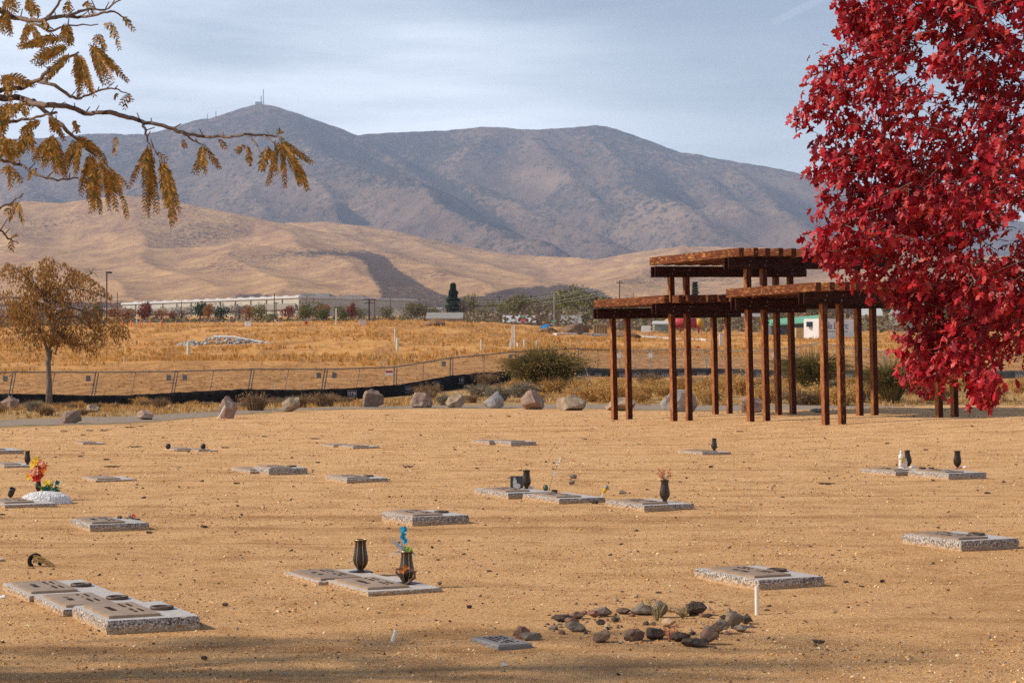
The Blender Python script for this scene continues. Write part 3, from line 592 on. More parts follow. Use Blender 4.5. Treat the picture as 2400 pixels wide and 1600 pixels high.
def pergola():
    K = .814; A = Vector((3.483 * K, 63 * K, 0)); LEAN = R(1.25); piv = Vector((2.65, 0, 0))
    tilt = Matrix.Translation(piv) @ Matrix.Rotation(-LEAN, 4, 'Y') @ Matrix.Translation(-piv)
    root = empty('pergola', (A.x, A.y, 0), 'tall stepped open pergola of reddish stained timber posts beams and rafters', 'pergola')
    inv = Matrix.Translation((-A.x, -A.y, 0))
    cache = {}
    def plank(name, L, sy, sz, c, xdir, wear):
        key = (name, round(L, 3), sy, sz)
        if key not in cache:
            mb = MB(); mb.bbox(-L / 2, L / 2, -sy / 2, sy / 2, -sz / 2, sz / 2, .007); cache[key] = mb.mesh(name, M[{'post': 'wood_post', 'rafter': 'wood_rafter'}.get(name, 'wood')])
        x = Vector(xdir).normalized(); z = Vector((0, 0, 1)) if abs(x.z) < .5 else U.copy(); y = z.cross(x).normalized(); z = x.cross(y)
        rot = Matrix((x, y, z)).transposed().to_4x4(); T = inv @ tilt @ Matrix.Translation(c) @ rot
        o = link(name, cache[key], root); o.matrix_local = T; o['wear'] = float(wear); o['tone'] = .38 if name == 'beam' else (.8 if name == 'post' else .9); return o
    D = .53 * K; PW = .134
    lines = [0, 3.64 * K, 7.82 * K, 11.43 * K]; ends = [3.74 * K] * 4
    zlo0, zlo1, zhi0, zhi1 = 2.60, 2.86, 3.53, 3.79
    r = random.Random(5)
    for li, (t, e) in enumerate(zip(lines, ends)):
        for k, s in enumerate((0, D, e - .0, e + D)):
            tall = (li == 1) or (li == 2)
            top = zhi1 - .03 if tall else zlo1 - .02
            c = A + U * (s - D / 2) + Wd * t; L = top + .45
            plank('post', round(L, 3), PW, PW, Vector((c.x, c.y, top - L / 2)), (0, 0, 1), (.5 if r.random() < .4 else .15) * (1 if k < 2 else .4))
    def beam(t, e, z0, s0, s1, dz=0):
        for side in (-1, 1):
            c = A + U * ((s0 + s1) / 2) + Wd * (t + side * (PW / 2 + .0225 + .002)); plank('beam', s1 - s0, .045, .26, Vector((c.x, c.y, z0 + .13)), U, .12)
    ex = ends
    beam(lines[0], ex[0], zlo0, -.72, ends[0] + .58); beam(lines[1], ex[1], zlo0 + .03, -.72, ends[1] + .62)
    beam(lines[1] - .0, ex[1], zhi0, -.72, ends[1] + .65); beam(lines[2], ex[2], zhi0 + .03, -.78, ends[2] + .75)
    beam(lines[2], ex[2], zlo0 + .03, -.62, ends[2] + .62); beam(lines[3], ex[3], zlo0 + .06, -.78, ends[3] + .9)
    bolt = MB(); bolt.lathe([(.017, 0), (.017, .008), (.008, .013)], 8, T=Matrix.Rotation(R(90), 4, 'X')); bolt = bolt.mesh('bolt', M['steel'])
    for t_, z_ in ((lines[0], zlo0), (lines[1], zlo0 + .03), (lines[1], zhi0), (lines[2], zhi0 + .03), (lines[2], zlo0 + .03), (lines[3], zlo0 + .06)):
        for s_ in (-D / 2, D / 2, ends[0] - D / 2, ends[0] + D / 2):
            for dz in (.08, .18):
                c = A + U * (s_ + (.02 if dz > .1 else -.02)) + Wd * (t_ + PW / 2 + .0465); ob = link('bolt', bolt, root); ob.matrix_local = inv @ tilt @ Matrix.Translation((c.x, c.y, z_ + dz)) @ Matrix.Rotation(YAW, 4, 'Z')
    def rafters(t0, t1, z, s0, s1, n, wear):
        L = round((t1 - t0) + .62, 3)
        for i in range(n):
            s = s0 + (s1 - s0) * i / (n - 1) + r.uniform(-.02, .02); c = A + U * s + Wd * ((t0 + t1) / 2 + .05 + r.uniform(-.05, .05))
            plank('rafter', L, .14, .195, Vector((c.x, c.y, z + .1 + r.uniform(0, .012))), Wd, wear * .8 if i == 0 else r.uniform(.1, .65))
    rafters(lines[0], lines[1], zlo1 + .025, -.52, ends[0] + .45, 13, .8)
    rafters(lines[1], lines[2], zhi1 + .025, -.55, ends[1] + .5, 13, 1.0)
    rafters(lines[2], lines[3], zlo1 + .055, -.55, ends[2] + .45, 13, 1.0)
pergola()

# ------------------------------------------------------------------ temporary chain-link fence, silt screen
def fence():
    tp = [(-560, 872, 92), (-370, 872, 92), (-160, 872, 92), (31, 872, 92), (225, 872, 93), (411, 870, 93), (590, 865, 94), (762, 865, 95), (924, 860, 96), (1056, 839, 104), (1209, 824, 111), (1356, 816, 117),
          (1447, 820, 118), (1520, 820, 118), (1602, 817, 118), (1695, 822, 118), (1809, 820, 117), (1925, 803, 117), (2074, 825, 116), (2200, 828, 115), (2330, 830, 114), (2480, 832, 113), (2640, 834, 112)]
    root = empty('construction_fence', at(1209, 111), 'long temporary chain link fence of steel panels crossing behind the boulders', 'fence')
    o0 = root.location.copy()
    diam = None
    r = random.Random(3)
    for i, (px, ty, d) in enumerate(tp):
        top = P(px, ty, d); leanx = .30 if px < 850 else (.05 if px < 1360 else -.25); bot = Vector((top.x - leanx, top.y, gzf(top.x - leanx, top.y) - .1))
        mb = MB(); o1 = .06; mb.tube([bot - o0, top - o0 + Vector((0, 0, .05))], .034, 6)
        if px < 1300: mb.tube([bot - o0 + Vector((.13, 0, 0)), top - o0 + Vector((.13, 0, .03))], .027, 6)
        mb.build('post', M['steel'] if px < 1400 else M['steel_light'], root)
        if i + 1 == len(tp): break
        px2, ty2, d2 = tp[i + 1]; t2 = P(px2, ty2, d2); b2 = Vector((t2.x - leanx, t2.y, gzf(t2.x - leanx, t2.y) - .1))
        if px >= 1300: top.z -= .03
        lo1 = bot + (top - bot).normalized() * .28; lo2 = b2 + (t2 - b2).normalized() * .28
        st = M['steel'] if px < 1400 else M['steel_light']
        MB().tube([top - o0, t2 - o0], .03, 6).build('rail', st, root)
        MB().tube([lo1 - o0, lo2 - o0], .022, 5).build('rail', st, root)
        mt, mbm = (top + t2) / 2, (lo1 + lo2) / 2; MB().tube([mbm - o0, mt - o0], .018, 5).build('stay', st, root)
        # wire mesh: crossing wires joined as one part
        mb = MB(); n = 26; hgt = 1.0
        def pt(u, v): return (lo1.lerp(lo2, u)).lerp(top.lerp(t2, u), v) - o0
        for k in range(-8, n):
            for sgn in (1, -1):
                u0, u1 = (k / n, (k + 12) / n) if sgn > 0 else ((k + 12) / n, k / n)
                va, vb = 0., 1.
                # clip to panel
                if u0 == u1: continue
                ts = [0, 1]
                for lim in (0, 1):
                    pass
                ta = 0; tb = 1
                du = u1 - u0
                a_, b_ = (0 - u0) / du, (1 - u0) / du
                ta = max(ta, min(a_, b_)); tb = min(tb, max(a_, b_))
                if tb - ta < .02: continue
                p0, p1 = pt(u0 + du * ta, ta), pt(u0 + du * tb, tb); w_ = .0045
                mb.add([p0 + Vector((w_, 0, 0)), p1 + Vector((w_, 0, 0)), p1 - Vector((w_, 0, 0)), p0 - Vector((w_, 0, 0))], [(0, 1, 2, 3)])
        stuff(mb.build('wire_mesh', st, root))
        if i in (3, 4, 5, 7, 9, 10, 12, 13, 14, 16):      # small tags near the post tops
            for q in ((-.35,) if i in (3, 4, 9) else (-.3, .45)) if px < 1300 else ((.12,)):
                c = top + Vector((q, -.05, -.28)) - o0; MB().bbox(c.x - .11, c.x + .11, c.y - .01, c.y + .01, c.z - .15, c.z + .12, .004).build('tag_plate', M['tag'] if px < 1300 else M['white'], root)
    c = P(912, 873, 95.5) - o0
    s = MB().bbox(c.x - .19, c.x + .19, c.y - .01, c.y + .01, c.z - .12, c.z + .12, .004).build('warning_sign', M['white'], root)
    MB().box(c.x - .175, c.x + .175, c.y - .016, c.y - .012, c.z + .0, c.z + .10).build('red_band', M['red'], s)
    # leaning braces on the right
    for (xa, ya, xb, yb, d) in ((1949, 818, 1966, 863, 116), (2059, 828, 2075, 864, 115), (1862, 818, 1886, 864, 117), (1648, 820, 1656, 860, 118), (1372, 860, 1381, 890, 114)):
        MB().tube([P(xa, ya, d) - o0, P(xb, yb, d - 1.2) - o0], .03, 5).build('brace', M['steel'], root)
M['tag'] = mat('grey_plastic_tag', (.16, .16, .17), (.10, .10, .11), 6, .6)
M['red'] = mat('red_paint', (.50, .03, .02), (.35, .03, .02), 3, .5)
fence()

def screen():
    topl = [(-700, 922), (-300, 922), (0, 922), (105, 923.5), (214, 926), (300, 925.5), (400, 920), (480, 916), (560, 911.6), (690, 913), (800, 910), (870, 905.7), (938, 900.6), (1006, 888.7), (1057, 880), (1125, 873), (1210, 868), (1346, 862.5)]
    xs = np.array([a for a, _ in topl]); ty = np.array([b for _, b in topl])
    dline = lambda px: np.interp(px, [-700, 762, 924, 1056, 1209, 1356, 1700, 2600], [91, 94, 95, 103, 110, 116, 116.8, 111]) - .45
    root = empty('silt_screen', at(600, 93), 'low black silt screen sagging along the foot of the long fence', 'screen')
    o0 = root.location.copy()
    def strip(p0, p1, yfun, name, m, hgt, seed):
        pxs = np.arange(p0, p1 + 1, 6.0); V = []; nv = 5; mb = MB()
        for i, px in enumerate(pxs):
            d = float(dline(px)); yt = float(yfun(px)) + 1.2 * float(pnoise(px * .05, 3.0, seed)); t = P(px, yt, d); g = gzf(t.x, t.y) - .12
            zb = max(g, t.z - hgt)
            for k in range(nv):
                f = k / (nv - 1); z = t.z + (zb - t.z) * f; off = .07 * float(pnoise(px * .07 + 3, f * 2.5, seed + 1)) * (1 if k else .3)
                V.append((t.x - o0.x, d + off - o0.y, z - o0.z))
        n = len(pxs); i = np.arange(n - 1)[:, None]; j = np.arange(nv - 1)[None]; a = i * nv + j
        mb.add(V, np.stack([a, a + 1, a + nv + 1, a + nv], -1).reshape(-1, 4)); ob = mb.build(name, m, root, smooth=True)
        so = ob.modifiers.new('thick', 'SOLIDIFY'); so.thickness = .01; return ob
    strip(-700, 1350, lambda p: np.interp(p, xs, ty), 'black_fabric', M['black_fabric'], .95, 5)
    strip(1350, 2640, lambda p: np.interp(p, [1350, 1371, 1430, 1500, 1571, 1669, 1754, 1850, 2640], [862, 860, 864, 864, 863, 862, 865.5, 867, 869]), 'grey_screen_fabric', M['grey_fabric'], .95, 15)
    # printed boxes with letters; repeated along the screen
    me_cache = {}
    def logo_mesh():
        mb = MB()
        for (a, b, c, d_) in ((-.26, .26, .20, .215), (-.26, .26, -.235, -.22), (-.26, -.245, -.22, .20), (.245, .26, -.22, .20), (-.2, .2, -.17, -.145)):
            mb.box(a, b, -.006, 0, c, d_)
        cu = bpy.data.curves.new('print', 'FONT'); cu.body = 'STB'; cu.size = .27; cu.align_x = 'CENTER'; cu.offset = .008
        tmp = bpy.data.objects.new('print', cu); me = bpy.data.meshes.new_from_object(tmp); bpy.data.objects.remove(tmp)
        V = [(v.co.x, -.005, v.co.y - .07) for v in me.vertices]; Fs = [tuple(p.vertices) for p in me.polygons]; mb.add(V, Fs)
        return mb.mesh('printed_mark', M['print_white'])
    lm = logo_mesh()
    spots = [(px, 8) for px in (1358 + 16, 1402, 1459, 1491, 1524, 1560, 1599, 1644, 1688, 1737, 1783, 1833, 1880, 1942, 1990, 2040, 2096, 2150, 2210, 2270, 2330, 2390)] + [(px, 16) for px in (825, 952, 1018, 1078, 1142, 1203)]
    for px, dy in spots:
        d = float(dline(px)) - .16
        yt = np.interp(px, xs, ty) if px < 1350 else 862.
        c = P(px, float(yt) + (19 if px > 1350 else 14), d) - o0
        o = link('printed_mark', lm, root, c); o.scale = (.95, 1, .95) if px > 1500 else (.8, 1, .8)
screen()

# ------------------------------------------------------------------ boulders along the edge of the sand
bl = [('pink', 18, 960, 50, 34, 'squat dark based pinkish boulder cut by the frame beside the small brown tree'), ('pink', 162, 992, 52, 34, 'lumpy two part pinkish boulder in front of the small brown tree'),
      ('tan', 215, 966, 34, 20, 'small rounded brown boulder half hidden in dry weeds right of the tree trunk'), ('pink', 338, 984, 46, 24, 'low pale wedge shaped boulder on the gravel road edge'),
      ('pink', 532, 981, 47, 56, 'tall pinkish boulder with a white stick leaning on it'), ('tan', 681, 965, 45, 36, 'pale pointed tan boulder right of the one with the stick'),
      ('pink', 872, 954, 57, 45, 'large rounded grey pink boulder, first of the close row of seven'), ('pink', 986, 955, 57, 38, 'pointed pinkish boulder sloping to the left beside a slanted one'),
      ('tan', 1068, 955, 54, 36, 'slanted tan boulder with shadowed right side'), ('grey', 1156, 957, 52, 42, 'blocky flat topped grey boulder with square shoulders'),
      ('pink', 1249, 960, 62, 48, 'broad peaked pinkish boulder below the big green shrub'), ('tan', 1340, 962, 76, 38, 'long low boulder tapering to the right'),
      ('tan', 1456, 963, 78, 34, 'pale cream boulder behind the leftmost pergola posts'), ('grey', 1592, 965, 95, 56, 'large light grey slab boulder behind pergola posts'),
      ('pink', 1763, 966, 60, 42, 'square pink boulder seen between pergola posts'), ('grey', 1917, 967, 34, 11, 'flat low rock on the road behind the pergola'),
      ('pink', 232, 972, 60, 10, 'low flat brown rock lying in the dry weeds')]
lump = []
for i, (c, px, py, wpx, hpx, lab) in enumerate(bl[:-1]):
    g = on_ground(px, py); d = g.y; sx = wpx / F * d; sz = hpx / F * d
    V, Fs = rock_geo(100 + i * 3, sx * .95, sx * .8, sz * 1.08, 4, 22, .11, .60)
    mb = MB(); mb.add(V, Fs); me = mb.mesh('boulder', M['boulder_' + c]); o = link('boulder', me, None, (g.x, g.y + sx * .32, g.z - sz * .12)); tag(o, lab, 'boulder', 'boulders along the edge of the sand')
# white stick against the tall boulder
g = on_ground(509, 982); t_ = P(527, 951, g.y + .35)
tag(MB().tube([(0, 0, -.02), t_ - g], .018, 6).build('stick', M['white_pvc'], None, loc=g), 'white stick leaning against the tall pinkish boulder', 'stick')

# ------------------------------------------------------------------ grave markers
def slab_frame(nx, by, rx=None, lx=None, ny=None):
    d = flat_d(by); g = P(nx, by, d); th = (by - ny) / F * d
    k = (rx - 1200) / F if rx else None; c, s = .897, .4415
    L = (k * d - g.x) / (c - k * s) if rx else .56
    k2 = (lx - 1200) / F if lx else None
    S = (g.x - k2 * d) / (s + k2 * c) if lx else .71
    return Vector((g.x, d, 0)), th, L, S
def block(mb, L, S, T, seed, depth=.06, jit=.0022, step=.03):
    """granite base with rough quarried sides, corner at the origin, top at T"""
    r = np.random.default_rng(seed); ring = []
    nx, ny = max(2, int(L / step)), max(2, int(S / step))
    ring += [(L * i / nx, 0) for i in range(nx)] + [(L, S * i / ny) for i in range(ny)] + [(L - L * i / nx, S) for i in range(nx)] + [(0, S - S * i / ny) for i in range(ny)]
    ring = np.array(ring); cen = np.array([L / 2, S / 2]); n = len(ring); V = []
    lv = [-depth, T * .15, T * .4, T * .7, T * .94, T]
    for q, z in enumerate(lv):
        j = r.normal(0, jit, (n, 2)) if q not in (5,) else r.normal(0, jit * .35, (n, 2))
        ins = -.004 if q < 4 else (0.0 if q == 4 else .003)
        dirv = np.sign(cen - ring) * (np.abs(np.abs(ring - cen) - cen) < 1e-6)
        P2 = ring + dirv * ins + j * (np.abs(dirv) + .15)
        zz = z + (r.normal(0, jit * .5, n) if 0 < q < 4 else (r.normal(0, jit * .25, n) if q == 4 else 0))
        V += [(a, b, float(c) if not np.isscalar(zz) else z) for (a, b), c in zip(P2, np.broadcast_to(zz, n))]
    Fs = []
    for q in range(len(lv) - 1):
        for i in range(n):
            i2 = (i + 1) % n; Fs.append((q * n + i, q * n + i2, (q + 1) * n + i2, (q + 1) * n + i))
    Fs.append(tuple((len(lv) - 1) * n + i for i in range(n)))
    mb.add(V, Fs)
def glyphs(mb, x, y0, y1, n, hgt, z, r):
    """raised letter strokes in one line running along -y, cap height along +x"""
    st = (y1 - y0) / n
    for i in range(n):
        if r.random() < .3 and 0 < i < n - 1: continue
        yy = y1 - st * (i + .5); wd = st * .36
        sh = r.choice('EHTLNOI')
        bars = {'E': [(0, 1, -1, -.5), (0, .18, -1, 1), (.42, .58, -1, 1), (.84, 1, -1, 1)], 'H': [(0, 1, -1, -.5), (0, 1, .5, 1), (.42, .58, -1, 1)], 'T': [(0, 1, -.25, .25), (.84, 1, -1, 1)],
                'L': [(0, 1, -1, -.5), (0, .18, -1, 1)], 'N': [(0, 1, -1, -.5), (0, 1, .5, 1), (.5, .8, -1, 1)], 'O': [(0, 1, -1, -.5), (0, 1, .5, 1), (0, .18, -1, 1), (.84, 1, -1, 1)], 'I': [(0, 1, -.25, .25)]}[sh]
        for a, b, c, d_ in bars: mb.box(x + a * hgt, x + b * hgt, yy - d_ * wd, yy - c * wd, z, z + .0035)
def marker(nx, ny, by, rx, lx, label, seed, plaque=True, ring=True, sunk=0, L=None, S=None, tilt=(0, 0), detail=True, name='grave_marker'):
    o, th, L_, S_ = slab_frame(nx, by, rx, lx, ny); L = L or L_; S = S or min(max(S_, .5), .95)
    root = empty(name, (o.x, o.y, 0), label, 'grave marker', 'granite grave markers set flat in the sand', YAW)
    root.rotation_euler = (R(tilt[0]), R(tilt[1]), YAW)
    mb = MB(); block(mb, L, S, th, seed); mb.build('granite_base', M['granite'], root)
    r = random.Random(seed)
    if plaque:
        pw, pl = min(.305, L * .57), min(.61, S * .86); x0, y0 = L * .045 + .01, (S - pl) * .5
        z = th; mb = MB()
        b1 = .016
        V = [(x0, y0, z), (x0 + pw, y0, z), (x0 + pw, y0 + pl, z), (x0, y0 + pl, z), (x0, y0, z + .0155), (x0 + pw, y0, z + .0155), (x0 + pw, y0 + pl, z + .0155), (x0, y0 + pl, z + .0155),
             (x0 + b1, y0 + b1, z + .018), (x0 + pw - b1, y0 + b1, z + .018), (x0 + pw - b1, y0 + pl - b1, z + .018), (x0 + b1, y0 + pl - b1, z + .018)]
        mb.add(V, [(0, 1, 5, 4), (1, 2, 6, 5), (2, 3, 7, 6), (3, 0, 4, 7), (4, 5, 9, 8), (5, 6, 10, 9), (6, 7, 11, 10), (7, 4, 8, 11), (8, 9, 10, 11)])
        p = mb.build('bronze_plaque', M['bronze'], root)
        if detail:
            ft = MB(); zt = z + .0182; cm = y0 + pl / 2
            glyphs(ft, x0 + pw * .24, cm - pl * .15, cm + pl * .15, 6, .034, zt, r)
            glyphs(ft, x0 + pw * .60, cm - pl * .34, cm - pl * .08, 9, .016, zt, r); glyphs(ft, x0 + pw * .60, cm + pl * .08, cm + pl * .34, 9, .016, zt, r)
            glyphs(ft, x0 + pw * .75, cm - pl * .30, cm - pl * .10, 7, .016, zt, r); glyphs(ft, x0 + pw * .75, cm + pl * .12, cm + pl * .32, 6, .016, zt, r)
            stuff(ft.build('lettering', M['bronze_raised'], p))
    if ring:
        cx = L * .80 if L > .5 else L * .76; cy = S * .5; mb = MB(); n = 24; rr = .062
        mb.tube([(cx + rr * math.cos(2 * math.pi * i / n), cy + rr * math.sin(2 * math.pi * i / n), th + .010) for i in range(n + 1)], .011, 6, cap=False)
        mb.lathe([(.053, 0), (.053, .006), (.03, .010), (.012, .016), (.002, .017)], 16, c=(cx, cy, th))
        mb.build('vase_ring', M['ring_metal'], root, smooth=True)
    return root, th, L, S
slabs = [
 (69.4, 1395.5, 1410.7, 265.6, 7.6, 'granite marker with bronze plaque, rear of the overlapping trio near the lower corner', 1, {}),
 (150, 1427.4, 1445.4, 355, 82.5, 'granite marker with bronze plaque, middle of the overlapping trio', 2, {}),
 (251.5, 1454, 1485.5, 468, 173, 'thick speckled granite marker, front of the overlapping trio', 3, {}),
 (747, 1362.5, 1371, 918.6, 666, 'granite marker carrying the upright gold striped vase', 4, dict(ring=False)),
 (864, 1385.7, 1396.4, 1034.6, 762, 'chipped granite marker carrying the vase with blue flowers', 5, dict(ring=False)),
 (967, 1211, 1232, 1098, 896, 'granite marker without a vase, alone in the middle above the two vases', 6, {}),
 (1779, 1358, 1381.6, 1929, 1629, 'granite marker directly behind the upright white plastic stake', 7, {}),
 (2253, 1267, 1292, 2385, 2116, 'granite marker lying by itself near the frame edge above the stake', 8, {}),
 (2100, 1105, 1115.8, 2192, 2016.7, 'granite marker with vase and two small figurines', 9, dict(ring=False)),
 (2223.4, 1108.9, 1124.2, 2309.9, 2129, 'granite marker with a single dark vase, overlapping the figurine marker', 10, dict(ring=False)),
 (1647, 1060, 1066.4, 1712, 1588.7, 'distant granite marker with one vase in front of the pergola', 11, dict(ring=False, detail=False)),
 (1191.7, 1155, 1169.5, 1295, 1112, 'granite marker holding a vase and a framed photograph', 12, dict(ring=False)),
 (1310.7, 1168.3, 1181, 1416.7, 1226, 'granite marker with the small yellow solar stake at its end', 13, dict(ring=False)),
 (1510.7, 1183.8, 1198, 1625.7, 1420, 'granite marker with a vase of dried orange flowers', 14, dict(ring=False)),
 (630.6, 1098, 1114, 720.4, 594, 'high standing granite block marker partly covering a flatter one', 15, {}),
 (587, 1103.5, 1111, 660, 542.6, 'low granite marker tucked behind the high granite block', 16, dict(ring=False, detail=False)),
 (813, 1122, 1132, 908.7, 763, 'granite marker with a raised vase ring, right of the high granite block', 17, {}),
 (827, 1046.8, 1051.5, 889.5, 793.9, 'far granite marker, nearer of the pale pair behind the ringed marker', 18, dict(ring=False, detail=False)),
 (781, 1044.6, 1048, 850, 749, 'far granite marker, farther of the pale pair behind the ringed marker', 19, dict(ring=False, detail=False)),
 (413.8, 1054, 1056.4, 480, 384, 'distant flush marker beside the left one of two round dark pots', 20, dict(ring=False, detail=False)),
 (464.8, 1055.6, 1058, 510, 440, 'distant flush marker beside the right one of two round dark pots', 21, dict(ring=False, detail=False)),
 (194, 1038.5, 1041.5, 247, 175, 'small distant grey marker strewn with pebbles', 22, dict(ring=False, detail=False)),
 (1147, 1035, 1041.5, 1200, 1106, 'far granite marker, left one of the pair in front of the shrub row', 23, dict(ring=False, detail=False)),
 (1198, 1035.5, 1044.5, 1256, 1155, 'far granite marker, right one of the pair with dark side', 24, dict(ring=False, detail=False)),
 (-30, 1056, 1064, 56, -80, 'far granite marker cut by the frame edge above the bright flowers', 25, dict(ring=False, detail=False)),
 (10.2, 1091, 1098, 80, -60, 'granite marker at the frame edge with a plain dark vase', 26, dict(ring=False, detail=False)),
 (12, 1182.4, 1191.6, 132.7, -60, 'granite marker in front of the white stone mound', 27, dict(ring=False)),
 (224.5, 1124.6, 1129.5, 319.7, 192, 'thin granite marker right of the orange flowers', 28, dict(ring=False, detail=False)),
 (211.7, 1229, 1246, 348.6, 165.8, 'granite marker topped with a small pile of stones', 29, dict(ring=False)),
 (-60, 1312, 1320, 11, -120, 'granite marker corner at the very edge of the frame', 30, dict(ring=False, detail=False)),
]
SL = {}
for nx, ny, by, rx, lx, lab, sd, kw in slabs:
    SL[sd] = marker(nx, ny, by, rx, lx, lab, sd, **kw)
# small stone tablet by the ring of stones
o, th, L, S = slab_frame(1170, 1523, 1245, 1106.5, 1510)
root = empty('stone_tablet', o, 'small grey engraved stone tablet beside the stone ring', 'grave marker', None, YAW)
mb = MB(); block(mb, L, S, th, 77, .03, .0012); mb.build('tablet', mat('grey_slate_stone', (.22, .20, .19), (.17, .155, .15), 12, .6, .2, 60), root)
mb = MB(); r_ = random.Random(8)
for k in range(4): glyphs(mb, L * (.22 + .17 * k), S * .18, S * .85, 13, .014, th, r_)
stuff(mb.build('engraving', M['bronze_raised'], root))

# ------------------------------------------------------------------ vases
def vase_mesh(h, flute=.07, lip=True):
    k = h / .25; p = [(.030, 0), (.034, .004), (.022, .014), (.030, .028), (.050, .055), (.058, .085), (.057, .115), (.050, .150), (.044, .185), (.041, .225), (.047, .240), (.050, .250), (.044, .250), (.040, .235)]
    mb = MB(); mb.lathe([(r * k, z * k) for r, z in p], 36, flute=flute * .35, fn=8); return mb
def vase(px, by, ty, label, base_z, stripes=False, collar=False, lean=0, d=None, plain=False):
    d = d or flat_d(by + base_z * F / flat_d(by) * .98); g = P(px, by, d); h = (by - ty) / F * d
    root = empty('flower_vase', (g.x, d, g.z), label, 'vase', 'bronze vases on the markers'); root.rotation_euler = (0, R(lean), 0)
    vase_mesh(h, 0.055).build('vase_body', M['vase'], root, smooth=True)
    k = h / .25
    if stripes:
        for a in (-115, -65, 25, 155):
            th = R(a); prof = [(.034, .03), (.0515, .055), (.0600, .085), (.0588, .115), (.0518, .150), (.0455, .185), (.0425, .225), (.0480, .240)]
            MB().tube([(r * k * math.cos(th), r * k * math.sin(th), z * k) for r, z in prof], .0020 * k, 5).build('gold_stripe', M['bronze_edge'], root)
        MB().tube([(.049 * k * math.cos(a / 24 * math.tau), .049 * k * math.sin(a / 24 * math.tau), .2495 * k) for a in range(25)], .0025 * k, 5).build('gold_rim', M['bronze_edge'], root)
    if collar:
        mb = MB(); mb.lathe([(.085, -.012), (.09, -.004), (.08, .004), (.05, .008), (.03, .012)], 14, flute=.05, fn=6); mb.build('vase_base', M['vase'], root, smooth=False)
    return root
def dtop(sd, f=.5):
    """distance of the vase place on marker sd"""
    r, th, L, S = SL[sd]; return r.location.y + .4415 * L * .75 + .897 * S * f, th
def vat(sd, px, by, ty, label, fx=.78, fy=.5, **k):
    r, th, L, S = SL[sd]; d = None
    # distance where the marker's top plane lies under this pixel
    d = (H - th) * F / (by - 840.0); return vase(px, by, ty, label, th, d=d, **k)
v1 = vat(4, 845, 1339, 1264, 'dark fluted bronze vase with gold stripes standing upright', stripes=True, collar=True)
v2 = vat(5, 953, 1366, 1291, 'dark bronze vase holding the blue and white flowers', stripes=True, collar=True)
v3 = vat(12, 1234, 1145, 1101, 'dark bronze vase standing before the framed photograph')
v4 = vat(14, 1558, 1175.5, 1124, 'bronze vase holding dried orange flowers')
v5 = vat(9, 2130, 1092, 1055, 'leaning dark vase behind the small figurines', lean=-6)
v6 = vat(10, 2244, 1096, 1056, 'dark vase with pink trinkets at its foot')
v7 = vat(11, 1674, 1056, 1026.5, 'small far dark vase in front of the pergola')
v8 = vat(26, 64.3, 1088, 1056.5, 'plain dark vase above and left of the orange flowers')
v9 = vase(90, 1153, 1122, 'ribbed brown vase in the white stone mound under the orange flowers', .06, d=flat_d(1172))
for px, nm in ((394, 'left'), (476, 'right')):
    g = P(px, 1052, flat_d(1056)); k = MB(); k.lathe([(.016, 0), (.038, .016), (.047, .046), (.042, .076), (.027, .092)], 14)
    tag(k.build('round_pot', M['vase'], None, True, loc=(g.x, flat_d(1056), g.z)), 'small round dark pot, the %s one of the far pair' % nm, 'pot', 'small round pots far off')

# ------------------------------------------------------------------ flowers and keepsakes
def pet(mb, c, r, n, up, m=0, seed=0, wid=.35, cup=.3):
    rr = random.Random(seed)
    up = Vector(up).normalized(); a = up.orthogonal().normalized(); b = up.cross(a)
    for i in range(n):
        th = math.tau * i / n + rr.uniform(-.2, .2); dr = a * math.cos(th) + b * math.sin(th); sd_ = up.cross(dr); c_ = Vector(c)
        L_ = r * rr.uniform(.8, 1.15); p1 = c_ + dr * L_ * .5 + up * cup * r * .4; p2 = c_ + dr * L_ + up * cup * r * rr.uniform(.2, 1.2)
        mb.add([tuple(c_), tuple(p1 + sd_ * L_ * wid), tuple(p2), tuple(p1 - sd_ * L_ * wid)], [(0, 1, 2), (0, 2, 3)], m)
def fm(name, c, tr=.35): return mat(name, c, tuple(v * .75 for v in c), 40, .6, trans=tr)
MF = dict(orange=fm('orange_petals', (.85, .25, .04)), yellow=fm('yellow_petals', (.90, .60, .04)), red=fm('red_petals', (.70, .03, .02)), peach=fm('peach_petals', (.90, .45, .28)), green=fm('artificial_leaf_green', (.22, .32, .06)),
          teal=fm('teal_leaves', (.01, .16, .16)), blue=fm('blue_petals', (.03, .38, .60)), silver=fm('pale_blue_grey_blades', (.45, .55, .62)), lime=fm('lime_filler', (.35, .50, .08)), dry=fm('dried_orange_sprigs', (.70, .25, .12)), pink=fm('pink_trinket', (.75, .40, .38)))
# orange bouquet
d0 = v9.location.y; c0 = P(88, 1125, d0)
bq = empty('artificial_bouquet', c0, 'bright orange yellow and red artificial flowers in the white stone mound', 'flowers')
def loc_(px, py, base, dd=0): q = P(px, py, d0 + dd); return q - base
k = 0
for px, py, col, rr in ((80, 1085, 'yellow', .05), (86, 1078, 'yellow', .045), (97, 1084, 'peach', .05), (91, 1092, 'red', .045), (101, 1094, 'orange', .05), (78, 1093, 'yellow', .04), (84, 1104, 'peach', .05), (76, 1106, 'peach', .045), (95, 1108, 'red', .055), (68, 1116, 'yellow', .045), (75, 1112, 'orange', .04), (86, 1120, 'red', .055), (96, 1116, 'orange', .05), (88, 1112, 'peach', .045), (102, 1102, 'orange', .04), (90, 1100, 'orange', .045)):
    k += 1; mb = MB(); c = loc_(px, py, c0, random.uniform(-.05, .05)); pet(mb, c, rr * 1.15, 7, (random.uniform(-.7, .3), -1, random.uniform(-.1, .9)), 0, k); pet(mb, c, rr * .7, 5, (random.uniform(-.5, .5), -1, .5), 0, k + 50, cup=.8)
    fl = mb.build('blossom', MF[col], bq)
mb = MB()
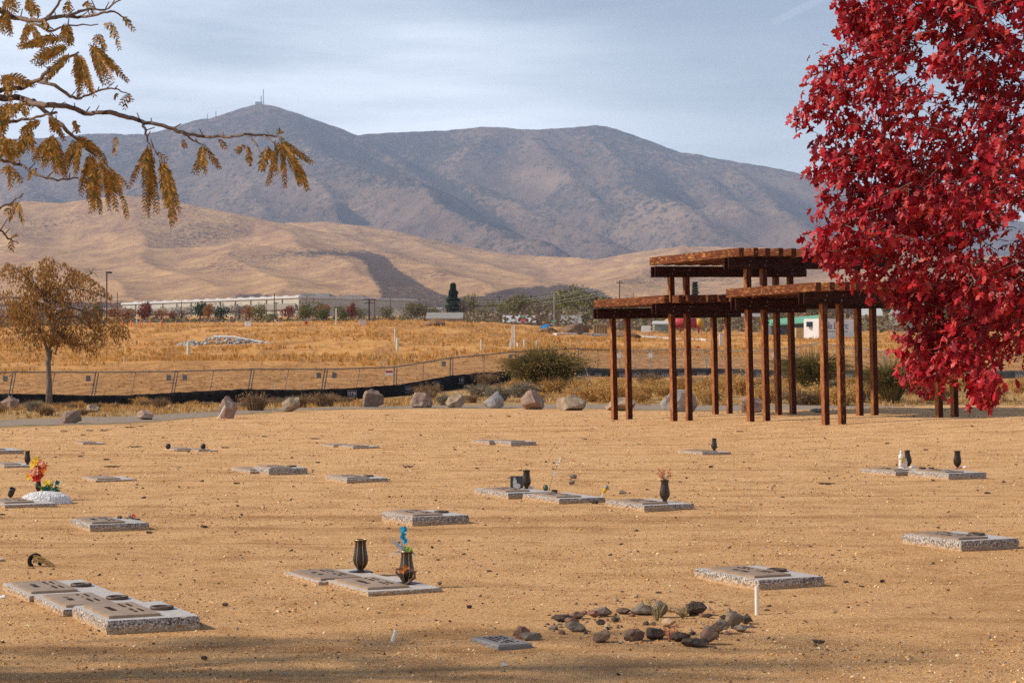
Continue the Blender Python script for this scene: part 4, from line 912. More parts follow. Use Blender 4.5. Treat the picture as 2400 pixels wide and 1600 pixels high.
for px, py in ((80, 1090), (95, 1090), (75, 1110), (98, 1110)): mb.tube([(0, 0, 0), loc_(px, py, c0) * .6 + Vector((0, .02, 0)), loc_(px, py, c0)], .003, 4)
mb.build('stem', MF['green'], bq)
# teal and lime posy
c1 = P(117, 1153, d0 - .05); pz = empty('artificial_posy', c1, 'yellow lime and teal artificial posy on the white stone mound', 'flowers')
mb = MB(); pet(mb, (-.03, -.03, .10), .05, 6, (-.3, -1, .4), 0, 3); mb.build('blossom', MF['yellow'], pz)
mb = MB()
for i in range(26):
    a = random.uniform(-1.2, 1.5); L_ = random.uniform(.08, .17); e = Vector((math.sin(a) * L_, random.uniform(-.08, .02), math.cos(a) * L_ * .9)); s_ = Vector((.006, 0, .003)); mid = e * .55 + Vector((0, 0, .02))
    mb.add([(0, 0, 0), tuple(mid + s_), tuple(e), tuple(mid - s_)], [(0, 1, 2), (0, 2, 3)])
mb.build('leaf', MF['green'], pz)
for c in ((-.05, -.04, .03), (-.02, -.05, .05), (.08, -.03, .04), (.085, 0, .10), (.05, -.05, .02)):
    mb = MB(); pet(mb, c, .042, 6, (random.uniform(-.5, .5), -1, .5), 0, 9); mb.build('teal_leaf', MF['teal'], pz)
# white stone mound
g = P(101, 1176, flat_d(1180)); dm_ = flat_d(1180)
wm = empty('white_stone_mound', (g.x, dm_ + .12, 0), 'low oval mound of small white stones around a vase', 'stone mound')
mb = MB(); mb.lathe([(.29, -.02), (.28, .02), (.24, .075), (.17, .105), (.08, .12), (.01, .122)], 28, T=Matrix.Diagonal((1, .62, 1, 1))); M['wstone'] = mat('white_marble_chips', (.85, .82, .80), (.62, .60, .58), 60, .7, .9, 70, bdist=.01)
mb.build('stone_bed', M['wstone'], wm, smooth=True)
mb = MB(); V0, F0 = ICO[1]; n = 1500; th = rng.uniform(0, math.tau, n); q = np.sqrt(rng.uniform(0, 1, n)); z = np.interp(q * .29, [0, .08, .17, .24, .28, .295], [.122, .12, .105, .075, .02, .0])
pos = np.stack([q * .29 * np.cos(th), q * .18 * np.sin(th), z], -1); A_ = rng.normal(size=(n, 3)); B2 = rng.normal(size=(n, 3)); scatter(mb, V0 * [1, .75, .7], F0, pos, rotmats(A_, B2), rng.uniform(.006, .012, n)); stuff(mb.build('stone_chips', M['wstone'], wm))
# spotlight
g = P(24, 1172, flat_d(1176)); sp = empty('solar_spotlight', g, 'small black solar spotlight on a stake at the frame edge', 'lamp')
MB().tube([(0, 0, -.05), (.005, 0, .045)], .007, 6).build('stake', M['black_fabric'], sp)
mb = MB(); mb.lathe([(.018, 0), (.03, .015), (.033, .05), (.036, .105), (.030, .108), (.028, .095)], 16, T=Matrix.Translation((-.005, 0, .04)) @ Matrix.Rotation(R(24), 4, 'Y') @ Matrix.Rotation(R(20), 4, 'X')); mb.build('lamp_housing', M['vase'], sp, smooth=True)
mb = MB(); mb.lathe([(.016, 0), (.016, .006)], 12, T=Matrix.Translation((.028, -.033, .11)) @ Matrix.Rotation(R(100), 4, 'X')); mb.build('lens', M['white'], sp)
# blue flowers
d0 = v2.location.y; c0 = P(953, 1293, d0); bf = empty('artificial_bouquet', c0, 'blue blossoms with drooping pale blades in the striped vase', 'flowers')
for i, (px, py, dd) in enumerate(((943, 1240, 0), (947, 1243, .01), (950, 1238, 0), (943, 1258, 0), (948, 1263, -.01), (952, 1268, 0), (945, 1252, 0))):
    mb = MB(); pet(mb, loc_(px, py, c0), .024, 5, (random.uniform(-.6, .6), -1, random.uniform(-.3, .6)), 0, i, .4); mb.build('blossom', MF['blue'], bf)
for (ex, ey, cx, cy) in ((913, 1257, 935, 1275), (937, 1258, 940, 1275), (910, 1308, 918, 1285), (924, 1305, 930, 1285), (932, 1300, 938, 1284), (978, 1268, 965, 1282), (973, 1305, 970, 1288), (918, 1300, 925, 1284), (938, 1296, 942, 1285), (916, 1268, 932, 1278)):
    pts = [Vector((0, 0, -.01)), loc_(cx, cy, c0, random.uniform(-.04, .02)), loc_(ex, ey, c0, random.uniform(-.05, .02))]; mb = MB(); n = 8; V = []
    for i in range(n + 1):
        t = i / n; p = pts[0] * (1 - t) ** 2 + pts[1] * 2 * t * (1 - t) + pts[2] * t * t; w_ = .0055 * math.sin(math.pi * min(1, t * .85 + .15)) + .0008; V += [tuple(p + Vector((w_, 0, w_ * .6))), tuple(p - Vector((w_, 0, w_ * .6)))]
    mb.add(V, [(2 * i, 2 * i + 1, 2 * i + 3, 2 * i + 2) for i in range(n)]); mb.build('blade_leaf', MF['silver'], bf)
mb = MB()
for i in range(60):
    a = random.uniform(0, math.tau); q = random.uniform(0, .03); pet(mb, (q * math.cos(a) + .012, q * math.sin(a) - .01, random.uniform(0, .03)), .012, 4, (random.uniform(-1, 1), -1, 1), 0, i)
mb.build('filler_leaf', MF['lime'], bf); mb = MB()
mb.tube([(0, 0, -.02), loc_(946, 1260, c0), loc_(946, 1240, c0)], .0015, 4); mb.build('stem', MF['teal'], bf)
# heart wreath of twigs hung on the vase
c0 = P(951, 1366, d0 - .09); hw = empty('heart_wreath', c0, 'small heart shaped twig wreath hung on the vase with blue flowers', 'wreath')
hp = [(950, 1369), (938, 1350), (929, 1340), (930, 1333), (938, 1331), (947, 1337), (951, 1342), (956, 1336), (966, 1335), (972, 1341), (971, 1352), (960, 1362), (950, 1369)]
q = [P(a, b, d0 - .09) - c0 for a, b in hp]
for s_ in range(7):
    o_ = [Vector((random.uniform(-.008, .008), random.uniform(-.01, .01), random.uniform(-.008, .008))) for _ in q]
    MB().tube([a + b for a, b in zip(q, o_)], .0048, 5).build('twig', M['stone_red'] if s_ % 2 else M['twig'], hw, smooth=True)
mb = MB(); pet(mb, P(943, 1336, d0 - .1) - c0, .035, 5, (0, -1, .4), 0, 4); pet(mb, P(953, 1330, d0 - .1) - c0, .03, 3, (.3, -1, .8), 0, 8); mb.build('leaf', mat('orange_fabric_leaf', (.55, .17, .03), (.4, .12, .03), 30, .7), hw)
# dried sprigs
d0 = v4.location.y; c0 = P(1558, 1126, d0); dq = empty('dried_sprigs', c0, 'airy dried orange sprigs standing in a bronze vase', 'flowers')
mb = MB(); tips = []
for i in range(16):
    e = loc_(random.uniform(1540, 1575), random.uniform(1094, 1116), c0, random.uniform(-.05, .05)); mb.tube([(0, 0, 0), e * .5 + Vector((0, 0, .01)), e], .0016, 3); tips.append(e)
mb.build('stem', M['twig'], dq); mb = MB()
for e in tips:
    for k in range(5): pet(mb, e * random.uniform(.55, 1) + Vector((random.uniform(-.012, .012), 0, random.uniform(-.01, .01))), .011, 4, (random.uniform(-1, 1), -1, 1), 0, k)
mb.build('bud', MF['dry'], dq)
# framed photograph: a pale figure on dark, drawn as flat shapes
d0 = v3.location.y + .10; c0 = P(1211, 1146, d0); fr = empty('framed_photograph', c0, 'small dark framed photograph leaning behind a vase', 'photograph'); fr.rotation_euler = (R(-8), 0, 0)
kk = d0 / F; wv = 15 * kk; hv = 31 * kk
MB().bbox(-wv, wv, 0, .015, 0, hv, .003).build('frame', M['vase'], fr)
MB().box(-wv * .93, wv * .93, -.003, -.0005, hv * .04, hv * .96).build('print', mat('dark_photo_print', (.06, .065, .06), (.03, .03, .03), 9, .3), fr)
mb = MB(); n = 12
def ell(cx, cz, rx, rz, y): mb.add([(cx + rx * math.cos(math.tau * i / n), y, cz + rz * math.sin(math.tau * i / n)) for i in range(n)], [tuple(range(n))])
ell(-.025, hv * .80, .013, .018, -.006); ell(-.02, hv * .48, .024, .045, -.007); ell(.0, hv * .26, .045, .03, -.008); mb.build('portrait_shape', mat('pale_photo_tones', (.55, .50, .47), (.40, .36, .34), 20, .35), fr)
def small_rock(name, px, py, wpx, hpx, m, label, cat, group=None, dz=0, d=None, seed=1, sub=3):
    d = d or flat_d(py); g = P(px, py, d); sx, sz = wpx / F * d, hpx / F * d; V, Fs = rock_geo(seed, sx, sx * .8, sz, sub, 12, .13, .72); mb = MB(); mb.add(V, Fs)
    return tag(mb.build(name, m, None, smooth=False, loc=(g.x, d + sx * .25, g.z - .003 + dz)), label, cat, group)
def egg(px, py, wpx, hpx, m, label, d):
    g = P(px, py, d); r1, h1 = wpx / 2 / F * d, hpx / F * d; mb = MB(); mb.lathe([(r1 * math.sin(math.pi * i / 12) * (1.08 - .16 * i / 12), h1 * (1 - math.cos(math.pi * i / 12)) / 2) for i in range(13)], 20)
    return tag(mb.build('egg_ornament', m, None, True, loc=(g.x, d, g.z)), label, 'ornament')
egg(1279, 1151, 12, 16, mat('green_glazed_stone', (.09, .16, .10), (.05, .09, .06), 20, .35), 'small green egg shaped ornament beside the photo marker', v3.location.y)
small_rock('round_stone', 1300, 1158, 15, 12, M['stone_dark'], 'dark round stone at the end of the photo marker', 'stone', d=v3.location.y - .3)
small_rock('bowl_shard', 1394, 1181, 20, 10, M['stone_dark'], 'dark curved shard lying against the marker with the yellow solar stake', 'shard', d=flat_d(1181))
small_rock('stone', 1246, 1149, 10, 10, M['wstone'], 'small white stone right of the vase on the photo marker', 'stone', d=v3.location.y)
# white flower spray
g = P(1286, 1152, v3.location.y); ws = empty('white_flower_stem', g, 'thin leaning stem with tiny white flowers behind the green ornament', 'flowers')
q = [P(a, b, v3.location.y) - g for a, b in ((1286, 1152), (1291, 1132), (1298, 1110), (1306, 1090), (1311, 1074))]; MB().tube(q, .003, 4).build('stem', M['twig'], ws); 
for i, (a, b) in enumerate(((1311, 1075), (1307, 1086), (1310, 1079), (1299, 1106), (1297, 1112), (1288, 1147))):
    mb = MB(); pet(mb, P(a, b, v3.location.y) - g, .018, 5, (0, -1, .5), 0, i, .4); mb.build('blossom', M['white'], ws)
# solar stake light
g = P(1410, 1163, flat_d(1172)); sl = empty('solar_stake_light', g, 'tilted yellow and silver solar stake light behind a marker', 'lamp'); sl.rotation_euler = (0, R(28), 0)
MB().tube([(0, 0, -.03), (0, 0, .05)], .006, 6).build('stake', M['white'], sl); MB().lathe([(.008, .04), (.022, .075), (.024, .10)], 12).build('shade', MF['yellow'], sl, True); MB().lathe([(.026, .10), (.028, .115), (.02, .135), (.005, .14)], 12).build('cap', M['steel_light'], sl, True)
# figurines
def figurine(px, by, ty, m, m2, label):
    d = v5.location.y - .1; g = P(px, by, d); h = (by - ty) / F * d; root = empty('figurine', g, label, 'figurine', 'small figurines by the leaning vase'); k = h
    MB().lathe([(.16 * k, 0), (.17 * k, .04 * k), (.12 * k, .07 * k)], 14).build('base', M['white'], root)
    mb = MB(); mb.lathe([(.13 * k, .06 * k), (.14 * k, .2 * k), (.12 * k, .45 * k), (.14 * k, .68 * k), (.10 * k, .78 * k), (.04 * k, .81 * k), (.075 * k, .86 * k), (.08 * k, .92 * k), (.05 * k, .98 * k), (.01 * k, k)], 14, T=Matrix.Diagonal((1, .8, 1, 1)))
    mb.tube([(-.10 * k, 0, .70 * k), (-.13 * k, -.06 * k, .55 * k), (-.02 * k, -.12 * k, .58 * k)], .035 * k, 6); mb.tube([(.10 * k, 0, .70 * k), (.13 * k, -.06 * k, .55 * k), (.02 * k, -.12 * k, .60 * k)], .035 * k, 6); mb.build('robed_body', m, root, True)
    mb = MB(); mb.lathe([(.10 * k, .30 * k), (.13 * k, .5 * k), (.10 * k, .7 * k)], 10, T=Matrix.Translation((.06 * k, -.03 * k, 0)) @ Matrix.Diagonal((.7, .9, 1, 1))); mb.build('drape', m2, root, True)
figurine(2112, 1097, 1055, M['white'], MF['yellow'], 'taller pale figurine with a yellow robe')
figurine(2123, 1098, 1073, M['white'], M['wstone'], 'short plain white figurine in front of the leaning vase')
d = v5.location.y - .05
small_rock('white_trinket', 2140, 1097, 20, 6, M['wstone'], 'flat white trinket right of the figurines', 'trinket', d=d, seed=3)
for i, (px, m_, lb) in enumerate(((2243, MF['pink'], 'pink trinket at the foot of the vase'), (2252, MF['pink'], 'second pink trinket, right of the first'), (2262, M['wstone'], 'white trinket right of the pink ones'))): small_rock('trinket', px, 1099 - i, 10, 6, m_, lb, 'trinket', d=v6.location.y - .1, seed=30 + i, sub=2)
for i, (px, wpx) in enumerate(((2052, 16), (2162, 20), (2184, 14))): small_rock('dark_stone', px, 1101 - 2 * (i > 0), wpx, 5, M['stone_dark'], ('flat dark stone on the figurine marker', 'larger dark stone between the two vase markers', 'smaller dark stone between the two vase markers')[i], 'stone', d=v5.location.y + .2, seed=40 + i, sub=2)
# pebbles on a marker
dd = SL[29][0].location.y + .35
for i, (px, py, w_, h_, m_) in enumerate(((279, 1215, 14, 8, 'stone_brown'), (292, 1215, 10, 6, 'stone_tan'), (300, 1216, 12, 9, 'stone_tan'), (307, 1216, 10, 7, 'stone_grey'), (315, 1218, 12, 6, 'stone_grey'), (323, 1218, 12, 4, 'stone_dark'), (303, 1214, 9, 8, 'stone_grey'))):
    small_rock('pebble', px, py, w_, h_, M[m_], 'small stone in the pile on the marker with a pink blossom', 'stone', 'small stones piled on one marker', d=dd, seed=60 + i, sub=2)
mb = MB(); c = P(313, 1208, dd); pet(mb, (0, 0, 0), .022, 7, (0, -1, .5), 0, 3); pet(mb, (0, 0, 0), .014, 6, (0, -1, .3), 0, 5, cup=1); tag(mb.build('blossom', fm('coral_petals', (.85, .12, .12)), None, loc=c), 'single coral pink artificial blossom on the pile of small stones', 'flower')
# fallen pot with dried straw
g = P(82, 1328, flat_d(1328)); fp = empty('fallen_pot', g, 'overturned black pot spilling dried straw flowers on the sand', 'pot')
mb = MB(); mb.tube([(.042 * math.cos(a), .018 * math.sin(a) , .045 + .042 * math.sin(a)) for a in np.linspace(R(-40), R(245), 22)], .017, 8); mb.build('rim', M['black_fabric'], fp, True)
mb = MB()
for i in range(70):
    a = random.uniform(0, 1); e = Vector((.03 + .13 * a + random.uniform(-.02, .02), -.03 * a + random.uniform(-.03, .03), .03 * (1 - a) + random.uniform(0, .02))); s = Vector((random.uniform(-.02, .03), 0, .06 + random.uniform(-.03, .03))); mb.tube([s, (s + e) / 2 + Vector((0, 0, .02)), e], .0022, 3)
mb.build('dried_straw', fm('dry_straw', (.62, .42, .18), .2), fp)
# plastic stakes
for (xa, ya, xb, yb, lb, rr) in ((1774, 1437, 1773.5, 1373, 'upright white plastic pipe stake in front of a marker', .0125), (914, 1502, 928, 1476, 'short leaning cream pipe stub standing in the sand', .012)):
    g = P(xa, ya, flat_d(ya)); t = P(xb, yb, flat_d(ya) + .02); mb = MB(); mb.tube([Vector((0, 0, -.05)), t - g], rr, 14, cap=False); mb.tube([t - g, t - g - (t - g).normalized() * .02], rr * .7, 14); tag(mb.build('pipe_stake', M['white_pvc'], None, True, loc=g), lb, 'stake')
# stone ring
ringd = [(735, 335, 145, 60, 'dark', 'rough dark stone, leftmost of the ring'), (708, 365, 60, 35, 'tan', 'narrow tan stone under the leftmost dark one'), (850, 300, 110, 55, 'brown', 'pinkish brown stone behind the ring'), (905, 262, 50, 25, 'red', 'tiny reddish stone at the back left'), (808, 352, 110, 55, 'red', 'reddish stone behind the smooth grey brown one'),
 (835, 402, 145, 75, 'grey', 'smooth grey brown stone at the left front of the ring'), (985, 288, 85, 55, 'red', 'orange brown stone beside a round grey one'), (1058, 282, 115, 72, 'grey', 'round grey stone in the back left arc'), (1215, 262, 110, 45, 'brown', 'low flat brown stone in the back arc'), (1362, 268, 165, 75, 'grey', 'long squared grey stone with a dark end'),
 (1505, 292, 120, 120, 'grey', 'upright pointed grey green stone, tallest at the back'), (1595, 247, 80, 38, 'tan', 'cream stone behind the red one'), (1680, 280, 105, 62, 'red', 'red brown stone beside the big dark oval'), (1785, 272, 165, 98, 'dark', 'big dark oval stone in the back right arc'), (1885, 292, 60, 32, 'dark', 'small dark stone right of the big dark oval'),
 (1570, 367, 105, 65, 'tan', 'yellowish stone below the pointed stone'), (1440, 352, 60, 32, 'tan', 'small tan stone left of the yellowish one'), (1035, 350, 68, 42, 'dark', 'small dark stone inside the ring at left'), (1145, 327, 58, 40, 'dark', 'tiny black stone inside the ring'), (2005, 305, 60, 35, 'dark', 'small dark stone left of the pyramid stone'),
 (2085, 367, 125, 122, 'grey', 'pyramid shaped grey stone at the right'), (2180, 335, 95, 55, 'dark', 'dark flat stone, farthest right at the back'), (2145, 402, 105, 50, 'grey', 'small grey block at the right end'), (1970, 415, 145, 102, 'grey', 'wedge shaped grey stone at the right front'), (1885, 392, 72, 38, 'grey', 'small grey stone left of the wedge'),
 (1895, 505, 135, 118, 'brown', 'smooth upright brown stone at the front right'), (1780, 525, 190, 65, 'dark', 'crumbly dark clod in front of the brown stone'), (1665, 485, 148, 78, 'dark', 'oval dark grey stone at the front'), (1470, 470, 142, 88, 'dark', 'black pointed stone at the front middle'), (1300, 482, 150, 95, 'brown', 'rough dark brown stone at the front middle'),
 (1042, 490, 125, 82, 'brown', 'brown peaked stone at the front left'), (410, 462, 132, 98, 'red', 'red brown stone behind the grey tablet'), (483, 478, 168, 62, 'grey', 'long olive grey stone right of the tablet')]
for i, (x, y, w_, h_, m_, lb) in enumerate(ringd):
    small_rock('ring_stone', 1100 + x / 3.36, 1360 + y / 3.36, w_ / 3.36 * 1.12, h_ / 3.36 * 1.12, M['stone_' + m_], lb, 'stone', 'stones laid in a ring on the sand', seed=200 + i)

# rubble and churned soil inside the ring, dry weeds
mb = MB(); n = 280; a = rng.uniform(0, math.tau, n); q = np.sqrt(rng.uniform(.02, 1.15, n)); gx_ = (1520 + 235 * q * np.cos(a)); gy_ = (1455 + 52 * q * np.sin(a)); d_ = flat_d(gy_); V0, F0 = ICO[1]; s_ = rng.lognormal(0, .5, n) * .0085
pos = np.stack([(gx_ - 1200) / F * d_, d_, s_ * .25 + gz((gx_ - 1200) / F * d_, d_)], -1); scatter(mb, V0 * [1.2, .9, .65], F0, pos, rotmats(rng.normal(size=(n, 3)) * [1, 1, .2], rng.normal(size=(n, 3)) * .4 + [0, 0, 1]), s_, rng.choice(4, n, p=[.4, .25, .2, .15])); stuff(mb.build('rubble', [M['stone_tan'], M['stone_red'], M['stone_grey'], M['stone_dark']]))
for i, (px, py, h_, lb) in enumerate(((1540, 1455, 60, 'thin dry weed growing inside the stone ring by the pointed stone'), (1572, 1500, 44, 'small reddish dry weed at the front of the stone ring'), (1600, 1448, 30, 'tiny dry weed right of the yellowish ring stone'))):
    g = P(px, py, flat_d(py)); k = flat_d(py) / F; mb = MB(); r_ = random.Random(i)
    for _ in range(16):
        a = r_.uniform(0, 6.28); e = Vector((math.cos(a) * .5, math.sin(a) * .4, 1)) * h_ * k * r_.uniform(.5, 1.0); m_ = e * .5 + Vector((r_.uniform(-.02, .02), 0, .01)); mb.tube([(0, 0, -.01), m_, e], [.0022, .0016, .0008], 3)
        for _ in range(3): f = r_.uniform(.35, 1); pet(mb, e * f, .006, 3, (r_.uniform(-1, 1), -1, 1), 0, 3)
    tag(mb.build('dry_weed', MF['dry'] if i == 1 else fm('weed_olive%d' % i, (.30, .24, .09), .2), None, loc=g), lb, 'weed')
# ------------------------------------------------------------------ loose gravel, litter
def gravel():
    mb = MB(); V0 = np.array([(1, 0, 0), (-1, 0, 0), (0, 1, 0), (0, -1, 0), (0, 0, .7), (0, 0, -.7)], float); F0 = np.array([(0, 2, 4), (2, 1, 4), (1, 3, 4), (3, 0, 4), (2, 0, 5), (1, 2, 5), (3, 1, 5), (0, 3, 5)])
    n = 95000; u = rng.uniform(0, 1, n); d = 1 / (1 / 8.6 + u * (1 / 60 - 1 / 8.6)); d = np.exp(np.log(8.6) + (np.log(58) - np.log(8.6)) * u ** 1.15)
    px = rng.uniform(-250, 2650, n); x = (px - 1200) / F * d; ok = d < edge_d(px) - .5; x, d, px = x[ok], d[ok], px[ok]; n = len(x)
    s = rng.lognormal(0, .5, n) * .0042 * (1 + (d - 9) / 22); s = np.minimum(s, .026)
    keep = fbm(x * .6, d * .35, 3, 17) + rng.uniform(-.5, .9, n) > 0; x, d, s = x[keep], d[keep], s[keep]; n = len(x)
    pos = np.stack([x, d, gz(x, d) + s * .18], -1); mi = rng.choice(5, n, p=[.50, .17, .09, .19, .05])
    scatter(mb, V0 * [1, .8, .8], F0, pos, rotmats(rng.normal(size=(n, 3)) * [1, 1, .3], rng.normal(size=(n, 3)) * .5 + [0, 0, 1]), s, mi)
    ms = [mat('gravel_sand', (.60, .34, .13), (.48, .26, .09), 3, .9), mat('gravel_pale', (.80, .60, .36), (.66, .46, .24), 3, .9), mat('gravel_grey', (.30, .25, .21), (.2, .16, .13), 3, .9), mat('gravel_brown', (.27, .155, .08), (.18, .10, .05), 3, .9), mat('gravel_dark', (.09, .065, .05), (.05, .038, .03), 3, .9)]
    o = stuff(mb.build('gravel', ms)); return o
gravel()
def pods():
    r = random.Random(12); spots = [(318, 1048, 30), (263, 1095, 40), (957, 1095, 26), (1735, 1012, 20), (870, 1008, 14), (528, 1050, 22), (737, 1029, 28), (1935, 1135, 36), (1800, 945, 10), (555, 1134, 20), (478, 1236, 16), (188, 1070, 14), (250, 1078, 16), (210, 1010, 20), (244, 1010, 22), (305, 1002, 30), (330, 1000, 16), (620, 1024, 16), (2080, 1040, 12), (350, 1250, 18), (1480, 975, 12), (1150, 975, 9), (908, 973, 9), (1193, 976, 12), (2170, 1055, 14), (1920, 1508, 30), (479, 1546, 16), (528, 1420, 16), (1100, 1425, 14), (745, 1085, 12), (2068, 1365, 12), (150, 1012, 20), (195, 1020, 14)]
    for i, (px, py, w_) in enumerate(spots):
        g = on_ground(px, py); L_ = w_ / F * g.y; a = r.uniform(-.5, .5); pts = []; b_ = r.uniform(-1, 1)
        for k in range(8):
            t = k / 7 - .5; pts.append((t * L_ * math.cos(a), t * L_ * math.sin(a) + b_ * L_ * .3 * (t * t * 4 - .5), .012 + L_ * .10 * r.uniform(0, 1) * (1 if k in (0, 7) else .3)))
        mb = MB(); mb.tube(pts, [.003, .010, .012, .009, .013, .011, .009, .002], 5); tag(mb.build('seed_pod', M['stone_dark'], None, loc=g), 'dark curled seed pod or twig fallen on the sand', 'seed pod', 'dark curled pods scattered on the sand')
    # small clods, chips and leaf bits nobody would count
    mb = MB(); n = 380; d = np.exp(rng.uniform(np.log(9), np.log(58), n)); px = rng.uniform(-100, 2500, n); x = (px - 1200) / F * d; s = rng.uniform(.006, .02, n) * np.minimum(1.6, d / 16)
    V0, F0 = ICO[1]; pos = np.stack([x, d, gz(x, d) + s * .2], -1); scatter(mb, V0 * [1.5, .7, .55], F0, pos, rotmats(rng.normal(size=(n, 3)) * [1, 1, .1], np.tile([0, 0, 1.], (n, 1)) + rng.normal(size=(n, 3)) * .3), s, rng.choice(3, n, p=[.6, .25, .15]))
    stuff(mb.build('leaf_litter', [M['stone_dark'], M['stone_brown'], mat('dry_yellow_leaf_bits', (.50, .26, .05), (.35, .18, .04), 10, .8)]))
    for i, (px, py, w_, h_, m_, lb) in enumerate(((1182, 1560, 15, 11, 'wstone', 'pale round stone on the sand at the bottom edge'), (1460, 1157, 20, 10, 'stone_grey', 'flat brown grey stone between two vase markers'), (1250, 1165 - 15, 8, 5, 'stone_tan', 'small tan stone behind the solar stake light'), (233, 1115, 9, 5, 'stone_tan', 'tiny tan stone behind a thin marker'), (616, 1193, 11, 7, 'stone_tan', 'small pale stone left of the lone middle marker'), (479, 1237, 14, 7, 'stone_dark', 'small dark clod on open sand'), (1343, 1121, 18, 11, 'stone_grey', 'pale grey stone behind the solar stake light'), (1340, 1135, 15, 10, 'stone_grey', 'second grey stone just nearer than the first'), (1813, 1140, 11, 8, 'stone_tan', 'small tan stone between the orange sprigs and the figurines'), (1667, 1096, 12, 6, 'stone_dark', 'small dark stone in front of the farthest vase marker'), (1955, 1436, 16, 10, 'stone_tan', 'pale buff stone right of the ring'), (5, 1401, 16, 8, 'wstone', 'small white stone at the frame edge by the trio of markers'), (1030, 1370, 12, 8, 'stone_brown', 'small brown stone at the end of the chipped marker'))):
        small_rock('stone', px, py, w_, h_, M[m_], lb, 'stone', None, seed=300 + i, sub=2)
pods()

# ------------------------------------------------------------------ brush and dry grass
def blade_tuft(n, r0, h, wd, seed, spread=.8, droop=0.2):
    r = np.random.default_rng(seed); th = r.uniform(0, math.tau, n); q = np.sqrt(r.uniform(0, 1, n)) * r0; b = np.stack([q * np.cos(th), q * np.sin(th), np.zeros(n)], -1)
    out = np.stack([np.cos(th), np.sin(th), np.zeros(n)], -1); el = r.uniform(.1, 1, n)[:, None] * spread; hh = h * r.uniform(.55, 1.1, n)[:, None]
    tip = b + out * el * hh + np.array([0, 0, 1]) * hh * (1 - droop * el); mid = b + out * el * hh * .35 + np.array([0, 0, .6]) * hh
    sd = np.cross(out, [0, 0, 1]) * wd; V = np.stack([b + sd, b - sd, mid + sd * .8, mid - sd * .8, tip], 1).reshape(-1, 3)
    i = np.arange(n) * 5; return V, np.stack([i, i + 1, i + 3, i + 2], -1), np.stack([i + 2, i + 3, i + 4], -1)
DG = [leafmat('dry_grass_gold', [(.42, .20, .045), (.58, .29, .065), (.64, .36, .10), (.50, .24, .055)], .9, .25, .05), leafmat('dry_grass_brown', [(.26, .125, .045), (.42, .22, .075), (.34, .17, .055)], .9, .2, .05), leafmat('dry_grass_pale', [(.52, .36, .18), (.60, .43, .22), (.44, .28, .12)], .9, .2, .05)]
def grass_field():
    mb = MB(); V0, Fa, Fb = blade_tuft(9, .16, .24, .014, 3, .6)
    def put(n, d, px, s, p):
        x = (px - 1200) / F * d; pos = np.stack([x, d, gz(x, d) - .02], -1); a = rng.uniform(0, math.tau, n); z = np.zeros(n); Rm = rotmats(np.stack([np.cos(a), np.sin(a), z], -1), np.tile([0, 0, 1.], (n, 1)) + rng.normal(size=(n, 3)) * .15)
        mi = rng.choice(3, n, p=p); V = np.einsum('nij,kj->nki', Rm, V0) * s.reshape(-1, 1, 1) + pos[:, None]; k = len(V0); off = mb.n
        for Fq in (Fa, Fb): mb.Fc.append(((Fq[None] + (np.arange(n) * k)[:, None, None]).reshape(-1, Fq.shape[1]) + off, np.repeat(mi, len(Fq))))
        mb.V.append(V.reshape(-1, 3)); mb.n += n * k
    n = 26000; px = rng.uniform(-200, 2600, n); d0 = np.interp(px, [0, 400, 900, 1350, 2400], [120, 138, 128, 160, 150]); d = d0 + (rng.uniform(0, 1, n) ** 1.3) * (262 - d0); x = (px - 1200) / F * d
    k = fbm(x * .05, d * .08, 3, 23) + rng.uniform(-.35, .5, n) > 0; px, d = px[k], d[k]; n = len(d); put(n, d, px, rng.uniform(.7, 1.7, n) * (1 + .4 * (rng.uniform(0, 1, n) > .85)), [.62, .22, .16])
    n = 9000; px = rng.uniform(-200, 2600, n); lo = edge_d(px) + np.interp(px, [0, 300, 700, 1350, 2400], [7.5, 7, 4, 8, 9]); hi = np.interp(px, [0, 900, 1350, 2400], [88, 91, 106, 106]); d = lo + rng.uniform(0, 1, n) * (hi - lo); x = (px - 1200) / F * d
    k = (fbm(x * .25, d * .2, 3, 29) + rng.uniform(-.3, .5, n) > 0) & (d < hi); px, d = px[k], d[k]; n = len(d); put(n, d, px, rng.uniform(.35, .95, n), [.25, .45, .30])
    n = 7000; px = rng.uniform(-200, 2600, n); d = np.interp(px, [0, 900, 1350, 2400], [94, 97, 118, 118]) + rng.uniform(0, 1, n) * np.interp(px, [0, 400, 900, 1350, 2400], [28, 40, 32, 42, 35]); x = (px - 1200) / F * d
    k = fbm(x * .3, d * .3, 3, 33) + rng.uniform(-.45, .35, n) > 0; px, d = px[k], d[k]; n = len(d); put(n, d, px, rng.uniform(.3, .8, n), [.25, .6, .15])
    stuff(mb.build('dry_grass', DG))
grass_field()
